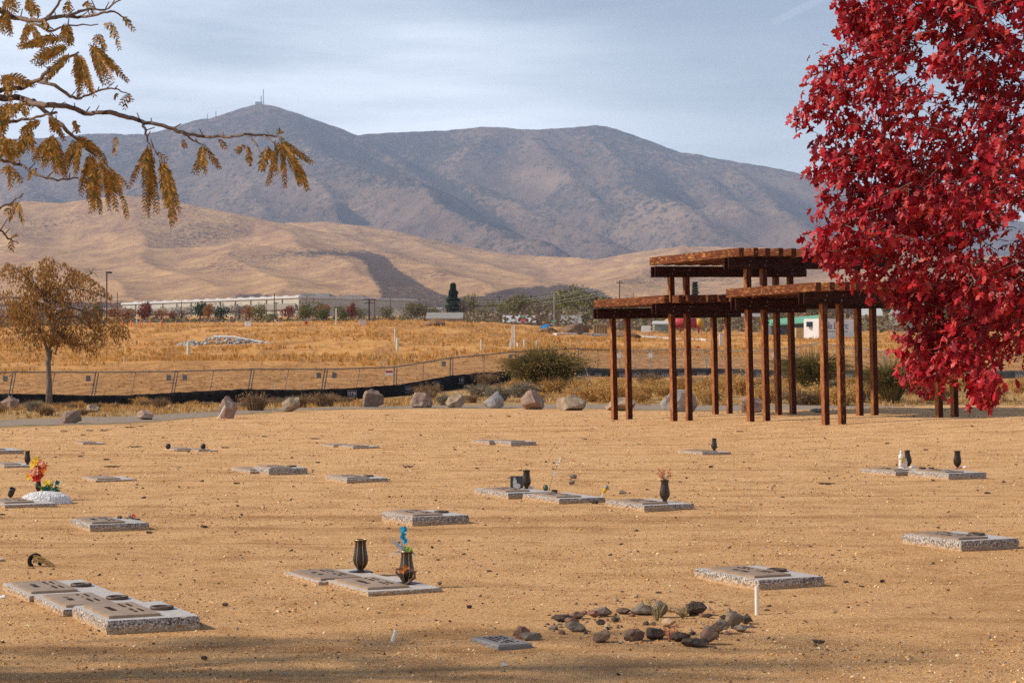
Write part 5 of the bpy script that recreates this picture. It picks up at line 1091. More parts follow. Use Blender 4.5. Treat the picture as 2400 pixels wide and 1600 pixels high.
def bush_mesh(seed, n, wd, hh, mats_, leafw=.014):
    r = np.random.default_rng(seed); V0, Fa, Fb = blade_tuft(n, wd * .28, hh, leafw, seed, .95, .45); 
    # bend the outline into an uneven dome
    V0[:, 2] *= 1 + .25 * pnoise(V0[:, 0] * 4 / wd + seed, V0[:, 1] * 4 / wd, 7); mb = MB(); mb.add(V0, Fa); mb.Fc.append((Fb, 0))
    T0, tf = ICO[1]; m_ = n; c = np.stack([V0[4::5, 0], V0[4::5, 1], V0[4::5, 2]], -1) * r.uniform(.55, 1.0, (n, 1)); q = np.array([(0, 0, 0), (.5, .35, .1), (1, 0, 0), (.5, -.35, .1)], float); qf = np.array([(0, 1, 2), (0, 2, 3)])
    for _ in range(2):
        c2 = c + r.normal(0, .04 * wd, c.shape); c2[:, 2] = np.abs(c2[:, 2]); scatter(mb, q, qf, c2, rotmats(r.normal(size=(n, 3)), r.normal(size=(n, 3)) + [0, 0, .5]), r.uniform(.03, .09, n) * wd * .8)
    return mb.mesh('bush', mats_)
BM = dict(gold=leafmat('rabbitbrush_gold', [(.50, .27, .08), (.62, .37, .13), (.36, .20, .06), (.70, .44, .18)], .9, .2, .05), olive=leafmat('shrub_olive', [(.10, .08, .028), (.17, .13, .04), (.25, .17, .06), (.12, .095, .03)], .9, .2, .05), brown=leafmat('dead_brush_brown', [(.17, .10, .055), (.26, .16, .085), (.34, .22, .12)], .9, .15, .05), sage=leafmat('grey_sage', [(.16, .14, .10), (.24, .20, .14), (.30, .25, .16)], .9, .15, .05))
bmesh_ = {k: [bush_mesh(40 + i * 7 + j, 420, 1.0, .62, BM[k], .010) for j in range(3)] for i, k in enumerate(('gold', 'brown', 'sage'))}
def bushes():
    r = random.Random(21); L = []
    for i in range(118):
        px = r.uniform(1130, 2480); d = r.uniform(edge_d(px) + 10, 99); L.append((px, d, r.uniform(.7, 1.35) * (1 if d < 88 else .8), r.choices(('gold', 'brown', 'sage'), (.74, .16, .10))[0]))
    for i in range(52):
        px = r.uniform(-60, 1130); d = edge_d(px) + r.uniform(8.5 if px < 500 else 5, 30); L.append((px, min(d, 84), r.uniform(.3, .72), r.choices(('gold', 'brown', 'sage'), (.15, .6, .25))[0]))
    for px, py, w_, k in ((1520, 905, 1.3, 'brown'), (1135, 905, 1.3, 'brown'), (1120, 930, 1.1, 'sage'), (760, 952, 1.0, 'brown'), (1000, 935, 1.2, 'brown'), (600, 962, .9, 'brown'), (700, 954, .9, 'brown')):
        g = on_ground(px, py); L.append((px, g.y, w_, k))
    lab = dict(gold='golden brown rabbitbrush clump', brown='dead brown brush clump', sage='grey green sagebrush clump')
    marks = [(18, 'the squat boulder at the frame edge'), (115, 'the young brown tree'), (215, 'the half hidden small boulder'), (338, 'the low wedge boulder'), (430, 'the gap before the tall boulder'), (532, 'the tall boulder with the stick'), (681, 'the pale pointed boulder'), (780, 'the gap left of the rounded boulder'), (872, 'the large rounded boulder'), (986, 'the pointed pinkish boulder'), (1068, 'the slanted tan boulder'), (1156, 'the blocky grey boulder'), (1249, 'the broad peaked boulder'), (1340, 'the long low boulder'), (1410, 'the gap left of the pergola'), (1456, 'the leftmost pergola posts'), (1530, 'the gap after the first post pair'), (1600, 'the second pair of pergola posts'), (1692, 'the third pair of pergola posts'), (1783, 'the fourth pair of pergola posts'), (1841, 'the fifth pair of pergola posts'), (1905, 'the tall loose olive shrub'), (1962, 'the sixth pair of pergola posts'), (2035, 'the seventh pair of pergola posts'), (2088, 'the loose brown green shrub'), (2160, 'the lowest maple sprays'), (2223, 'the posts under the maple'), (2310, 'the hanging maple spray'), (2400, 'the right frame edge')]
    for px, d, s, k in L:
        mk_ = min(marks, key=lambda q: abs(q[0] - px)); e_ = edge_d(px); hi_ = 90 if px < 1130 else 112; f_ = (d - e_) / (hi_ - e_); L_ = ('big ' if s > 1.15 else 'small ' if s < .75 else '') + lab[k] + (' by the road near ' if f_ < .35 else ' midway behind ' if f_ < .7 else ' by the screen behind ') + mk_[1]
        g = at(px, d); o = link('brush_clump', r.choice(bmesh_[k]), None, g, (0, 0, r.uniform(0, 6))); o.scale = (s, s, s * r.uniform(.8, 1.15)); tag(o, L_, 'bush', '%s brush clumps behind the road' % k)
    for px, by, w_, h_, n, lb, sd in ((1275, 922, 134, 104, 3600, 'large dense olive green shrub behind the row of boulders', 1), (1905, 928, 90, 106, 1800, 'tall loose olive shrub seen between pergola posts', 2), (2088, 945, 84, 100, 1800, 'loose brown green shrub near the red maple crown', 3), (1985, 930, 50, 40, 700, 'small olive shrub between two taller ones', 4)):
        g = on_ground(px, by); k = g.y / F; me = bush_mesh(70 + sd, n, w_ * k * .62, h_ * k * 1.15, BM['olive'], .016); o = link('shrub', me, None, g - Vector((0, 0, .05))); tag(o, lb, 'shrub')
bushes()

# ------------------------------------------------------------------ red maple at the right
LV = np.array([(0, .32, .0), (0, 0, 0), (.26, -.08, -.06), (.17, .15, -.02), (.52, .36, -.13), (.30, .42, -.05), (.20, .50, -.02), (.26, .72, -.07), (0, 1, -.10), (-.26, .72, -.07), (-.20, .50, -.02), (-.30, .42, -.05), (-.52, .36, -.13), (-.17, .15, -.02), (-.26, -.08, -.06)])
LF = np.array([(0, i, i + 1) for i in range(1, 14)] + [(0, 14, 1)])
MAPLE = leafmat('maple_leaf_red', [(.14, .003, .009), (.34, .007, .017), (.50, .014, .024), (.23, .004, .012), (.50, .045, .030), (.40, .009, .018), (.19, .003, .010)], .45, .20, .32)
def maple():
    yc = 13.2; tx = 5.3
    root = empty('red_maple', (tx, yc, 0), 'red maple in full autumn colour filling the right edge', 'tree')
    o0 = root.location.copy()
    E = [(-400, 1960), (-150, 1930), (0, 1950), (50, 1968), (95, 1992), (118, 1930), (135, 1895), (170, 1900), (225, 1908), (245, 1870), (272, 1842), (300, 1876), (345, 1878), (395, 1880), (410, 1868), (440, 1892), (500, 1882), (560, 1890), (600, 1895), (640, 1936), (670, 2020), (700, 2070), (742, 2118), (775, 2096), (810, 2090), (850, 2098), (900, 2120), (925, 2165), (945, 2240), (962, 2290), (975, 2302)]
    ey = np.array([a for a, _ in E]); ex = np.array([b for _, b in E])
    n = 30000; z = rng.uniform(1.15, 5.6, n); py = 840 - (z - H) / yc * F; xl = (np.interp(py, ey, ex) + 12 - 1200) / F * yc
    x = xl + (8.0 - xl) * rng.uniform(0, 1, n); th_ = 1.7 * np.sqrt(np.clip(1 - ((x - tx) / (tx - xl)) ** 2, .012, 1)) * (.72 + .55 * fbm(x * 1.5, z * 1.7, 2, 79)); 
    y = yc + rng.uniform(-1, 1, n) * th_
    dens = fbm(x * 1.3 + y * .7, z * 1.4 + y * .5, 3, 77); w_in = np.clip((x - xl) / .25, 0, 1)
    keep = (dens > -.24) & (rng.uniform(0, 1, n) < np.where(x > 4.3, .10, .23)); 
    # low right part of the crown ends higher away from the hanging sprays
    keep &= py < np.interp(1200 + x / yc * F, [2080, 2130, 2165, 2195, 2290, 2300, 2320, 2332, 2400, 3000], [880, 905, 905, 878, 888, 900, 900, 890, 895, 870])
    x, y, z = x[keep], y[keep], z[keep]
    # the low spray that hangs clear of the crown, and the stem of anchors that carries it
    hs = 15; pyh = rng.uniform(885, 945, hs); pxh = 2308 + rng.normal(0, 7, hs); x = np.append(x, (pxh - 1200) / F * (yc - .5)); y = np.append(y, yc - .5 + rng.normal(0, .1, hs)); z = np.append(z, H + (840 - pyh) / F * (yc - .5)); m = len(x)
    out = np.stack([x - tx, (y - yc), (z - 3.2) * .5], -1); out /= np.linalg.norm(out, axis=1, keepdims=True)
    dirs = out * .8 + rng.normal(size=(m, 3)) * .45 + [-.1, 0, .05]; dirs /= np.linalg.norm(dirs, axis=1, keepdims=True)
    tw = MB(); P0 = np.stack([x, y, z], -1) - np.array(o0); per = 15; Ls = rng.uniform(.16, .34, m); Ls[-hs:] = .07; dirs[-hs:] = [-.1, 0, -1]
    pts = []; ax = []; nr = []
    for j in range(per):
        f = (j + rng.uniform(0, .8, m)) / per; side = rng.normal(size=(m, 3)); pj = P0 + dirs * ((f - .75) * Ls)[:, None] + side * .035
        a_ = dirs * .35 + np.array([-.1, 0, -.75]) + rng.normal(size=(m, 3)) * .45; nn = np.array([-.45, -.35, .6]) + rng.normal(size=(m, 3)) * .6; pts.append(pj); ax.append(a_); nr.append(nn)
    pts = np.concatenate(pts); ax = np.concatenate(ax); nr = np.concatenate(nr); N_ = len(pts); sz = rng.uniform(.045, .080, N_)
    # twigs
    q = np.array([(-.0035, 0, 0), (.0035, 0, 0), (0, 0, .005), (0, 1, 0)], float); qf = np.array([(0, 1, 3), (1, 2, 3), (2, 0, 3)])
    st = P0 - dirs * (Ls * 1.1)[:, None]
    Rm = rotmats(dirs, np.tile([0.1, .2, 1.], (m, 1))); Vq = np.einsum('nij,kj->nki', Rm, q * [1, 1, 1]); V = Vq.copy(); V[:, 3] = (dirs * (Ls * 1.4)[:, None]); V += st[:, None]
    tw.V.append(V.reshape(-1, 3)); tw.Fc.append(((qf[None] + (np.arange(m) * 4)[:, None, None]).reshape(-1, 3), 0)); tw.n += m * 4
    # limbs
    r = random.Random(4); tr = MB(); tr.tube([(0, 0, -.2), (.02, 0, .6), (-.03, .03, 1.4), (.0, 0, 2.4), (.05, 0, 3.6), (0, .05, 5)], [.15, .12, .10, .085, .06, .03], 10); tr.build('trunk', M['bark'], root, True)
    for i in range(16):
        zz = r.uniform(1.5, 4.2); a = math.pi + r.uniform(-1.0, 1.0) if i < 11 else r.uniform(-1, 1); L_ = r.uniform(1.7, 3.0); rise = r.uniform(-.1, .75); pp = []
        for k in range(7):
            t = k / 6; pp.append((math.cos(a) * L_ * t + r.uniform(-.05, .05), math.sin(a) * L_ * t * .5, zz + L_ * rise * t - .25 * t * t + r.uniform(-.04, .04)))
        MB().tube(pp, [.035, .03, .024, .018, .013, .008, .004], 6).build('limb', M['bark'], root, True)
    stuff(tw.build('twigs', M['twig'], root))
    # the 300 leaves nearest the camera inside the frame are parts of their own
    wp_ = pts + np.array(o0); py_ = 840 - (wp_[:, 2] - H) / wp_[:, 1] * F; ok_ = (1200 + wp_[:, 0] / wp_[:, 1] * F) > np.interp(py_, ey, ex) - 34; pts, ax, nr, sz = pts[ok_], ax[ok_], nr[ok_], sz[ok_]
    wp = pts + np.array(o0); ppx = 1200 + wp[:, 0] / wp[:, 1] * F; order = np.argsort(wp[:, 1] + 100 * (ppx > 2400)); big = order[:300]; rest = order[300:]
    fo = MB(); rest = rng.permutation(rest)
    for q_, (kx, kz) in enumerate(((1, 1), (.85, 2.4), (1, -1.2), (.55, 3.0))):
        s_ = rest[q_::4]; scatter(fo, LV * [kx, 1, kz], LF, pts[s_], rotmats(ax[s_], nr[s_]), sz[s_])
    stuff(fo.build('foliage', MAPLE, root))
    lm = [MB().add(LV * [1, 1, k_], LF).mesh('leaf', MAPLE) for k_ in (1, 2.2, -.6)]
    Rb = rotmats(ax[big], nr[big])
    for k in range(len(big)):
        T = Matrix([list(map(float, row)) for row in Rb[k]]).to_4x4(); o = link('leaf', lm[k % 3], root); o.matrix_local = Matrix.Translation([float(v) for v in pts[big[k]]]) @ T @ Matrix.Scale(float(sz[big[k]]), 4)
maple()

# ------------------------------------------------------------------ honey locust branches from a tree just outside the left edge
HL = leafmat('honey_locust_leaflet', [(.38, .17, .025), (.24, .13, .03), (.46, .22, .035), (.11, .10, .022), (.17, .12, .028), (.50, .25, .055), (.34, .12, .025)], .6, .35, .2)
def frond_geo(p0, p1, sag, nl, ll, r):
    """pinnate leaf from p0 to p1: leaflets hang in pairs from the midrib"""
    p0, p1 = np.array(p0), np.array(p1); side = np.array([r.uniform(-1, 1), r.uniform(-1, 1), r.uniform(-.3, .3)]); ts = np.linspace(.12, 1, nl)
    def pt(t): return p0 * (1 - t) + p1 * t + np.array([0, 0, 1]) * sag * 4 * t * (1 - t)
    V = []; Fs = []
    mid = [pt(t) for t in np.linspace(0, 1, 6)]
    for i, t in enumerate(ts):
        c = pt(t); tg = pt(min(1, t + .05)) - pt(t - .05); tg /= np.linalg.norm(tg) + 1e-9; s_ = np.cross(tg, [.2, 1, .1]); s_ /= np.linalg.norm(s_) + 1e-9; s_ = s_ + .5 * np.cross(tg, s_) * r.uniform(-1, 1)
        L_ = ll * (.75 + .5 * math.sin(math.pi * t)) * r.uniform(.8, 1.15)
        for sg in (-1, 1):
            dr = s_ * sg * .62 + tg * .75 + np.array([0, 0, -.15]); dr /= np.linalg.norm(dr); wv = np.cross(dr, [r.uniform(-.5, .5), 1, r.uniform(-.5, .5)]); wv /= np.linalg.norm(wv); b = len(V)
            V += [c, c + dr * L_ * .35 + wv * L_ * .15, c + dr * L_ * .8 + wv * L_ * .11, c + dr * L_, c + dr * L_ * .8 - wv * L_ * .11, c + dr * L_ * .35 - wv * L_ * .15]; Fs += [(b, b + 1, b + 2, b + 3), (b, b + 3, b + 4, b + 5)]
    return V, Fs, mid
def locust():
    D0 = 8.2; r = random.Random(9)
    root = empty('honey_locust', (-5.2, 9.6, 0), 'honey locust whose drooping golden brown branches reach in at the upper left', 'tree'); o0 = root.location.copy()
    z2 = lambda a, b, dd=0: P(a / 2.614, b / 2.614, D0 + dd) - o0
    MB().tube([(0, 0, -.2), (.05, 0, .8), (-.03, .05, 1.8), (.1, 0, 2.8), (.0, .05, 4.4), (.1, 0, 5.6)], [.17, .14, .12, .10, .07, .03], 10).build('trunk', M['bark'], root, True)
    def br(pts, r0, r1, start=None, nm='branch'):
        q = [z2(a, b, .25 * math.sin(i * .7 + a * .01)) for i, (a, b) in enumerate(pts)]
        if start is not None: q = [Vector(start), (Vector(start) + q[0]) * .5 + Vector((0, 0, .08))] + q
        n = len(q); fine = []
        for i in range(n - 1):
            for k in range(4):
                t = k / 4; fine.append(q[i].lerp(q[i + 1], t) + Vector((r.uniform(-1, 1), r.uniform(-1, 1), r.uniform(-1, 1))) * .004)
        fine.append(q[-1]); m = len(fine); rad = [(r0 + (r1 - r0) * i / (m - 1)) * (1 + .18 * r.random()) for i in range(m)]
        MB().tube(fine, rad, 6).build(nm, M['twig'], root, True)
        mb = MB()
        for i in range(2, m - 1, 2):
            if r.random() < .55: mb.tube([fine[i], fine[i] + Vector((r.uniform(-.02, .04), r.uniform(-.02, .02), r.uniform(.01, .045)))], [.0035, .0022], 4)
        if mb.n: mb.build('spur', M['twig'], root)
    br([(0, 600), (120, 600), (200, 630), (300, 645), (400, 645), (520, 695), (640, 685), (760, 710), (860, 745), (1000, 765), (1120, 815), (1250, 835), (1370, 840), (1500, 822), (1620, 830), (1690, 832), (1740, 855)], .0135, .003, (0, 0, 2.6))
    br([(0, 550), (130, 540), (230, 495), (310, 420), (420, 350), (480, 320)], .013, .004, (0, 0, 2.9)); br([(230, 495), (330, 520), (430, 590), (490, 605), (600, 560), (700, 540), (790, 580)], .008, .002)
    br([(0, 65), (80, 105), (180, 130), (280, 120), (400, 100), (500, 105), (600, 90), (680, 65), (760, 110)], .013, .003, (.1, 0, 3.4)); br([(400, 100), (520, 60), (640, 60), (740, 0)], .006, .003); br([(280, 120), (340, 50), (390, -20)], .006, .004); br([(180, 130), (300, 190), (420, 160), (600, 150)], .006, .002)
    br([(0, 765), (100, 740), (220, 720), (350, 690)], .010, .004, (0, 0, 2.3)); br([(200, 620), (300, 700), (400, 790), (470, 850), (560, 930), (640, 1020), (700, 1060)], .009, .003)
    br([(0, 980), (120, 1010), (230, 1070), (350, 1105), (480, 1090)], .008, .003, (0, 0, 1.9)); br([(870, 750), (890, 800), (912, 880)], .006, .003); br([(0, 1275), (70, 1245), (138, 1187)], .006, .003, (0, 0, 1.6)); br([(0, 1410), (50, 1460), (110, 1490)], .006, .003, (0, 0, 1.5))
    br([(1120, 815), (1180, 860), (1250, 885)], .005, .002); br([(1525, 830), (1570, 880), (1600, 940)], .004, .0015); br([(1620, 832), (1680, 880), (1700, 940)], .0035, .0015); br([(912, 880), (960, 940), (1000, 1020)], .004, .0015)
    fr = []
    def cl(a, b, tips, n=1, j=22):
        for (tx, ty) in tips:
            for _ in range(n + (1 if a < 520 and b < 1000 else 0)): fr.append((a + r.uniform(-j, j), b + r.uniform(-j * .6, j * .6), tx + r.uniform(-j, j), ty + r.uniform(-j, j)))
    cl(912, 885, [(820, 1130), (880, 1100), (940, 1160), (890, 1290), (960, 1290)], 2); cl(985, 985, [(1050, 1370), (1105, 1290), (1060, 1150), (1020, 1250), (1085, 1230), (1070, 1340)], 2, 14); cl(940, 940, [(1000, 960), (930, 1320), (900, 1200)], 1)
    cl(1245, 890, [(1200, 1060), (1270, 1060), (1335, 1035), (1230, 1000)], 2, 14); cl(1330, 850, [(1375, 900)], 2, 8); cl(1110, 850, [(1130, 895)], 1, 5)
    cl(1715, 850, [(1650, 1115), (1745, 1130), (1870, 1150), (1905, 990), (1800, 1010), (1840, 1100)], 2, 16); cl(1640, 900, [(1590, 1040), (1620, 1030), (1700, 1050)], 2, 12); cl(1800, 950, [(1880, 1150), (1830, 1130)], 2, 10); cl(1510, 890, [(1448, 925), (1535, 1000)], 2, 8); cl(1700, 830, [(1720, 800)], 1, 5)
    cl(480, 850, [(390, 1050), (450, 1060), (540, 900), (620, 960)], 3); cl(330, 830, [(215, 990), (270, 1010), (340, 1040), (380, 1060)], 3, 26); cl(570, 940, [(500, 1170), (550, 1230), (600, 1290), (560, 1280)], 3, 22); cl(660, 1020, [(700, 1270), (650, 1260), (770, 1160), (740, 1200)], 2, 20); cl(750, 1180, [(775, 1330)], 1, 5); cl(450, 740, [(470, 800)], 2, 8); cl(705, 830, [(705, 940)], 1, 6); cl(620, 940, [(640, 1150), (600, 1190)], 2)
    cl(400, 240, [(130, 285), (170, 270)], 2, 12); cl(420, 290, [(210, 385), (240, 400), (230, 350)], 2, 16); cl(430, 340, [(280, 490), (300, 440)], 2, 14); cl(480, 330, [(500, 580), (560, 580), (540, 520), (470, 440)], 3, 22); cl(560, 270, [(620, 500), (680, 500), (780, 490), (700, 420), (650, 500)], 2, 20); cl(600, 200, [(650, 300), (600, 280)], 2); cl(690, 140, [(730, 295), (680, 220), (640, 160)], 1, 8); cl(750, 100, [(820, 175), (790, 150)], 1, 6)
    cl(180, 140, [(150, 230), (140, 280), (250, 290)], 2, 14); cl(280, 130, [(300, 200), (260, 170)], 1); cl(400, 150, [(430, 280), (400, 250), (380, 230), (440, 240)], 2, 16); cl(540, 10, [(570, 80), (530, 20)], 2, 8); cl(180, 0, [(200, 90), (170, 50), (230, 80)], 2, 20); cl(30, 60, [(10, 190), (60, 205), (20, 130)], 2, 16); cl(60, 0, [(100, 60), (30, 40)], 3, 30); cl(420, 0, [(430, 60), (400, 90)], 1, 12)
    cl(20, 470, [(80, 560), (130, 500), (60, 600), (190, 540)], 3, 28); cl(20, 640, [(60, 740), (100, 690), (20, 800), (0, 860)], 3, 30); cl(130, 630, [(150, 690), (90, 680), (190, 640)], 2, 20); cl(10, 850, [(80, 900), (20, 960), (60, 1000), (0, 950), (100, 960)], 4, 30); cl(180, 800, [(160, 940), (110, 960), (200, 900)], 3, 24); cl(60, 1010, [(70, 1140), (125, 1110), (20, 1060)], 2, 12); cl(200, 1040, [(180, 1090), (220, 1060)], 2, 8)
    cl(110, 1240, [(125, 1290), (50, 1340), (30, 1300), (135, 1360)], 1, 8); cl(60, 1470, [(95, 1440), (70, 1530)], 1, 5); cl(790, 580, [(805, 615), (760, 660), (740, 640)], 1, 4); cl(705, 575, [(712, 590)], 1, 3); cl(240, 740, [(130, 800), (160, 800)], 2, 14); cl(300, 720, [(330, 800), (390, 840), (360, 780)], 2, 12)
    for (a, b, c, d_) in fr:
        dd = r.uniform(-.25, .3); p0, p1 = z2(a, b, dd), z2(c, d_, dd + r.uniform(-.08, .08)); L_ = (p1 - p0).length; nl = max(4, int(L_ / .0125))
        V, Fs, mid = frond_geo(p0, p1, L_ * r.uniform(-.02, .10), nl, .0205, r); mb = MB(); mb.add([tuple(v) for v in V], Fs); mb.tube([tuple(v) for v in mid], .0009, 3, cap=False); mb.build('leaf', HL, root)
    # the part of the crown outside the picture, whose shade falls across the foreground
    mb = MB(); V, Fs, mid = frond_geo((0, 0, 0), (0, .02, -.2), .01, 13, .03, r); V = np.array(V); Fq = np.array(Fs); n = 4200
    th = rng.uniform(0, math.tau, n); ph = rng.uniform(-1, 1, n); q = rng.uniform(.3, 1, n) ** .5; pos = np.stack([q * np.cos(th) * np.sqrt(1 - ph ** 2) * 2.1 - .6, q * np.sin(th) * np.sqrt(1 - ph ** 2) * 1.1 + .35, q * ph * 1.5 + 4.1], -1)
    wp = pos + np.array(o0); inside = (wp[:, 0] > -.262 * wp[:, 1] - .35); pos = pos[~inside]; k = fbm(pos[:, 0] * 1.2, pos[:, 1] * 1.6 + pos[:, 2], 3, 19) > .16; pos = pos[k]; n = len(pos)
    a = rng.uniform(0, math.tau, n); scatter(mb, V, Fq, pos, rotmats(np.stack([np.cos(a), np.sin(a), a * 0], -1), np.tile([0, 0, 1.], (n, 1)) + rng.normal(size=(n, 3)) * .35), rng.uniform(.8, 1.3, n)); stuff(mb.build('foliage', HL, root))
    for i in range(9):
        a = r.uniform(0, 6.28); e = Vector((math.cos(a) * 1.8 - .5, math.sin(a) * .9 + .3, r.uniform(3.5, 5))); MB().tube([(0, 0, r.uniform(2, 3.2)), e * .5 + Vector((0, 0, 1.6)), e], [.05, .03, .01], 6).build('limb', M['bark'], root, True)
locust()

# ------------------------------------------------------------------ small tree standing in the dry strip
def brown_tree():
    g = on_ground(115, 953); d = g.y; k = d / F; r = random.Random(31)
    root = empty('young_locust_tree', g, 'young tree with drooping brown leaves and pale trunk by the fence', 'tree'); H0 = lambda px, py, dd=0: P(px, py, d + dd) - g
    M['bark_l'] = mat('pale_grey_bark', (.21, .16, .13), (.10, .075, .06), 7, .9, .8, 20, stretch=(3, 3, .5), bdist=.02)
    MB().tube([(0, 0, -.1), H0(115, 900), H0(113, 850), H0(117, 820)], [.155, .12, .105, .12], 10).build('trunk', M['bark_l'], root, True)
    ends = []
    limbs = [[(115, 825), (122, 800), (127, 770), (125, 740), (122, 700), (140, 680), (180, 676), (230, 688), (262, 705)], [(112, 825), (104, 800), (92, 780), (70, 775), (45, 788)], [(122, 800), (118, 760), (112, 710), (105, 670), (112, 640), (118, 615)], [(125, 745), (105, 715), (60, 700), (20, 695), (-20, 705)],
             [(127, 775), (150, 790), (180, 810), (205, 805)], [(122, 765), (140, 745), (180, 742), (215, 770), (240, 800)], [(92, 780), (88, 745), (60, 730), (30, 745)], [(117, 720), (135, 700), (150, 665), (165, 640)], [(113, 700), (80, 668), (50, 640), (28, 622)], [(125, 740), (160, 720), (205, 730), (240, 755), (275, 785)], [(117, 810), (135, 805), (130, 830)], [(60, 700), (25, 730), (0, 760)], [(180, 676), (190, 655), (215, 640)], [(112, 710), (90, 690), (75, 650)]]
    for L_ in limbs:
        dd0 = r.uniform(-.5, .5); q = [H0(a, b, dd0 * i / len(L_) * 2.2) for i, (a, b) in enumerate(L_)]; fine = []
        for i in range(len(q) - 1):
            for t in (0, .5): fine.append(q[i].lerp(q[i + 1], t) + Vector((r.uniform(-.02, .02), r.uniform(-.03, .03), r.uniform(-.02, .02))))
        fine.append(q[-1]); n = len(fine); MB().tube(fine, [.062 * (1 - i / n) + .012 for i in range(n)], 7).build('limb', M['bark_l'], root, True); ends += fine[2:]
        for _ in range(7):
            s = r.choice(fine[2:]); a = r.uniform(0, 6.28); L2 = r.uniform(.3, .9); e = s + Vector((math.cos(a) * L2, math.sin(a) * L2, r.uniform(-.15, .45))); m_ = (s + e) / 2 + Vector((0, 0, .1)); MB().tube([s, m_, e, e + Vector((math.cos(a) * .15, math.sin(a) * .15, -.25))], [.016, .011, .007, .003], 4).build('twig', M['twig'], root); ends += [m_, e, e + Vector((0, 0, -.1))]
    # crown of hanging compound leaves
    C = np.array([tuple(e) for e in ends]); n = 20000; c = C[rng.integers(0, len(C), n)] + rng.normal(size=(n, 3)) * [.30, .40, .26]
    px = 1200 + (c[:, 0] + g.x) / (c[:, 1] + d) * F; py = 840 - (c[:, 2] + g.z - H) / (c[:, 1] + d) * F
    top = np.interp(px, [-60, 15, 30, 60, 110, 150, 200, 240, 290, 310], [700, 612, 618, 625, 598, 612, 640, 668, 720, 790]); bot = np.interp(px, [-60, 10, 45, 90, 100, 160, 230, 270, 300, 330], [850, 838, 850, 845, 800, 812, 845, 830, 820, 812]); k = (py > top) & (py < bot) & (px < 318)
    c = c[k]; n = len(c); k = fbm(c[:, 0] * 1.6, c[:, 2] * 1.6 + c[:, 1], 3, 41) > -.18; c = c[k]; n = len(c)
    q = np.array([(0, 0, 0), (.16, .3, .04), (.12, .75, 0), (0, 1, -.05), (-.12, .75, 0), (-.16, .3, .04)], float); qf = np.array([(0, 1, 2, 3), (0, 3, 4, 5)]); ax = np.array([0, 0, -1.]) + rng.normal(size=(n, 3)) * [.45, .45, .25]
    mb = MB(); scatter(mb, q, qf, c, rotmats(ax, rng.normal(size=(n, 3)) + [-.3, -.5, 0]), rng.uniform(.07, .19, n)); mb.build('crown', leafmat('brown_locust_leaves', [(.36, .17, .04), (.27, .12, .032), (.46, .23, .06), (.19, .10, .03), (.40, .19, .045), (.52, .30, .10)], .7, .3, .15), root)
brown_tree()
# ------------------------------------------------------------------ far trees beyond the field
TM = dict(green=leafmat('far_leaf_green', [(.055, .075, .02), (.10, .12, .03), (.15, .16, .04)], .8, .2, .1), olive=leafmat('far_leaf_olive', [(.10, .095, .035), (.17, .15, .06), (.23, .19, .08)], .8, .2, .1), red=leafmat('far_leaf_red', [(.20, .05, .035), (.30, .08, .05), (.16, .07, .045)], .8, .2, .1), orange=leafmat('far_leaf_orange', [(.30, .12, .04), (.38, .18, .06), (.24, .12, .05)], .8, .2, .1),
          bare=leafmat('far_bare_twigs', [(.17, .125, .095), (.24, .185, .145), (.13, .10, .08)], .9, .1, .1), dark=leafmat('far_conifer_dark', [(.018, .035, .018), (.035, .06, .028), (.05, .075, .035)], .8, .1, .1), yel=leafmat('far_leaf_yellow_green', [(.16, .14, .04), (.24, .20, .06), (.11, .10, .035)], .8, .2, .1))
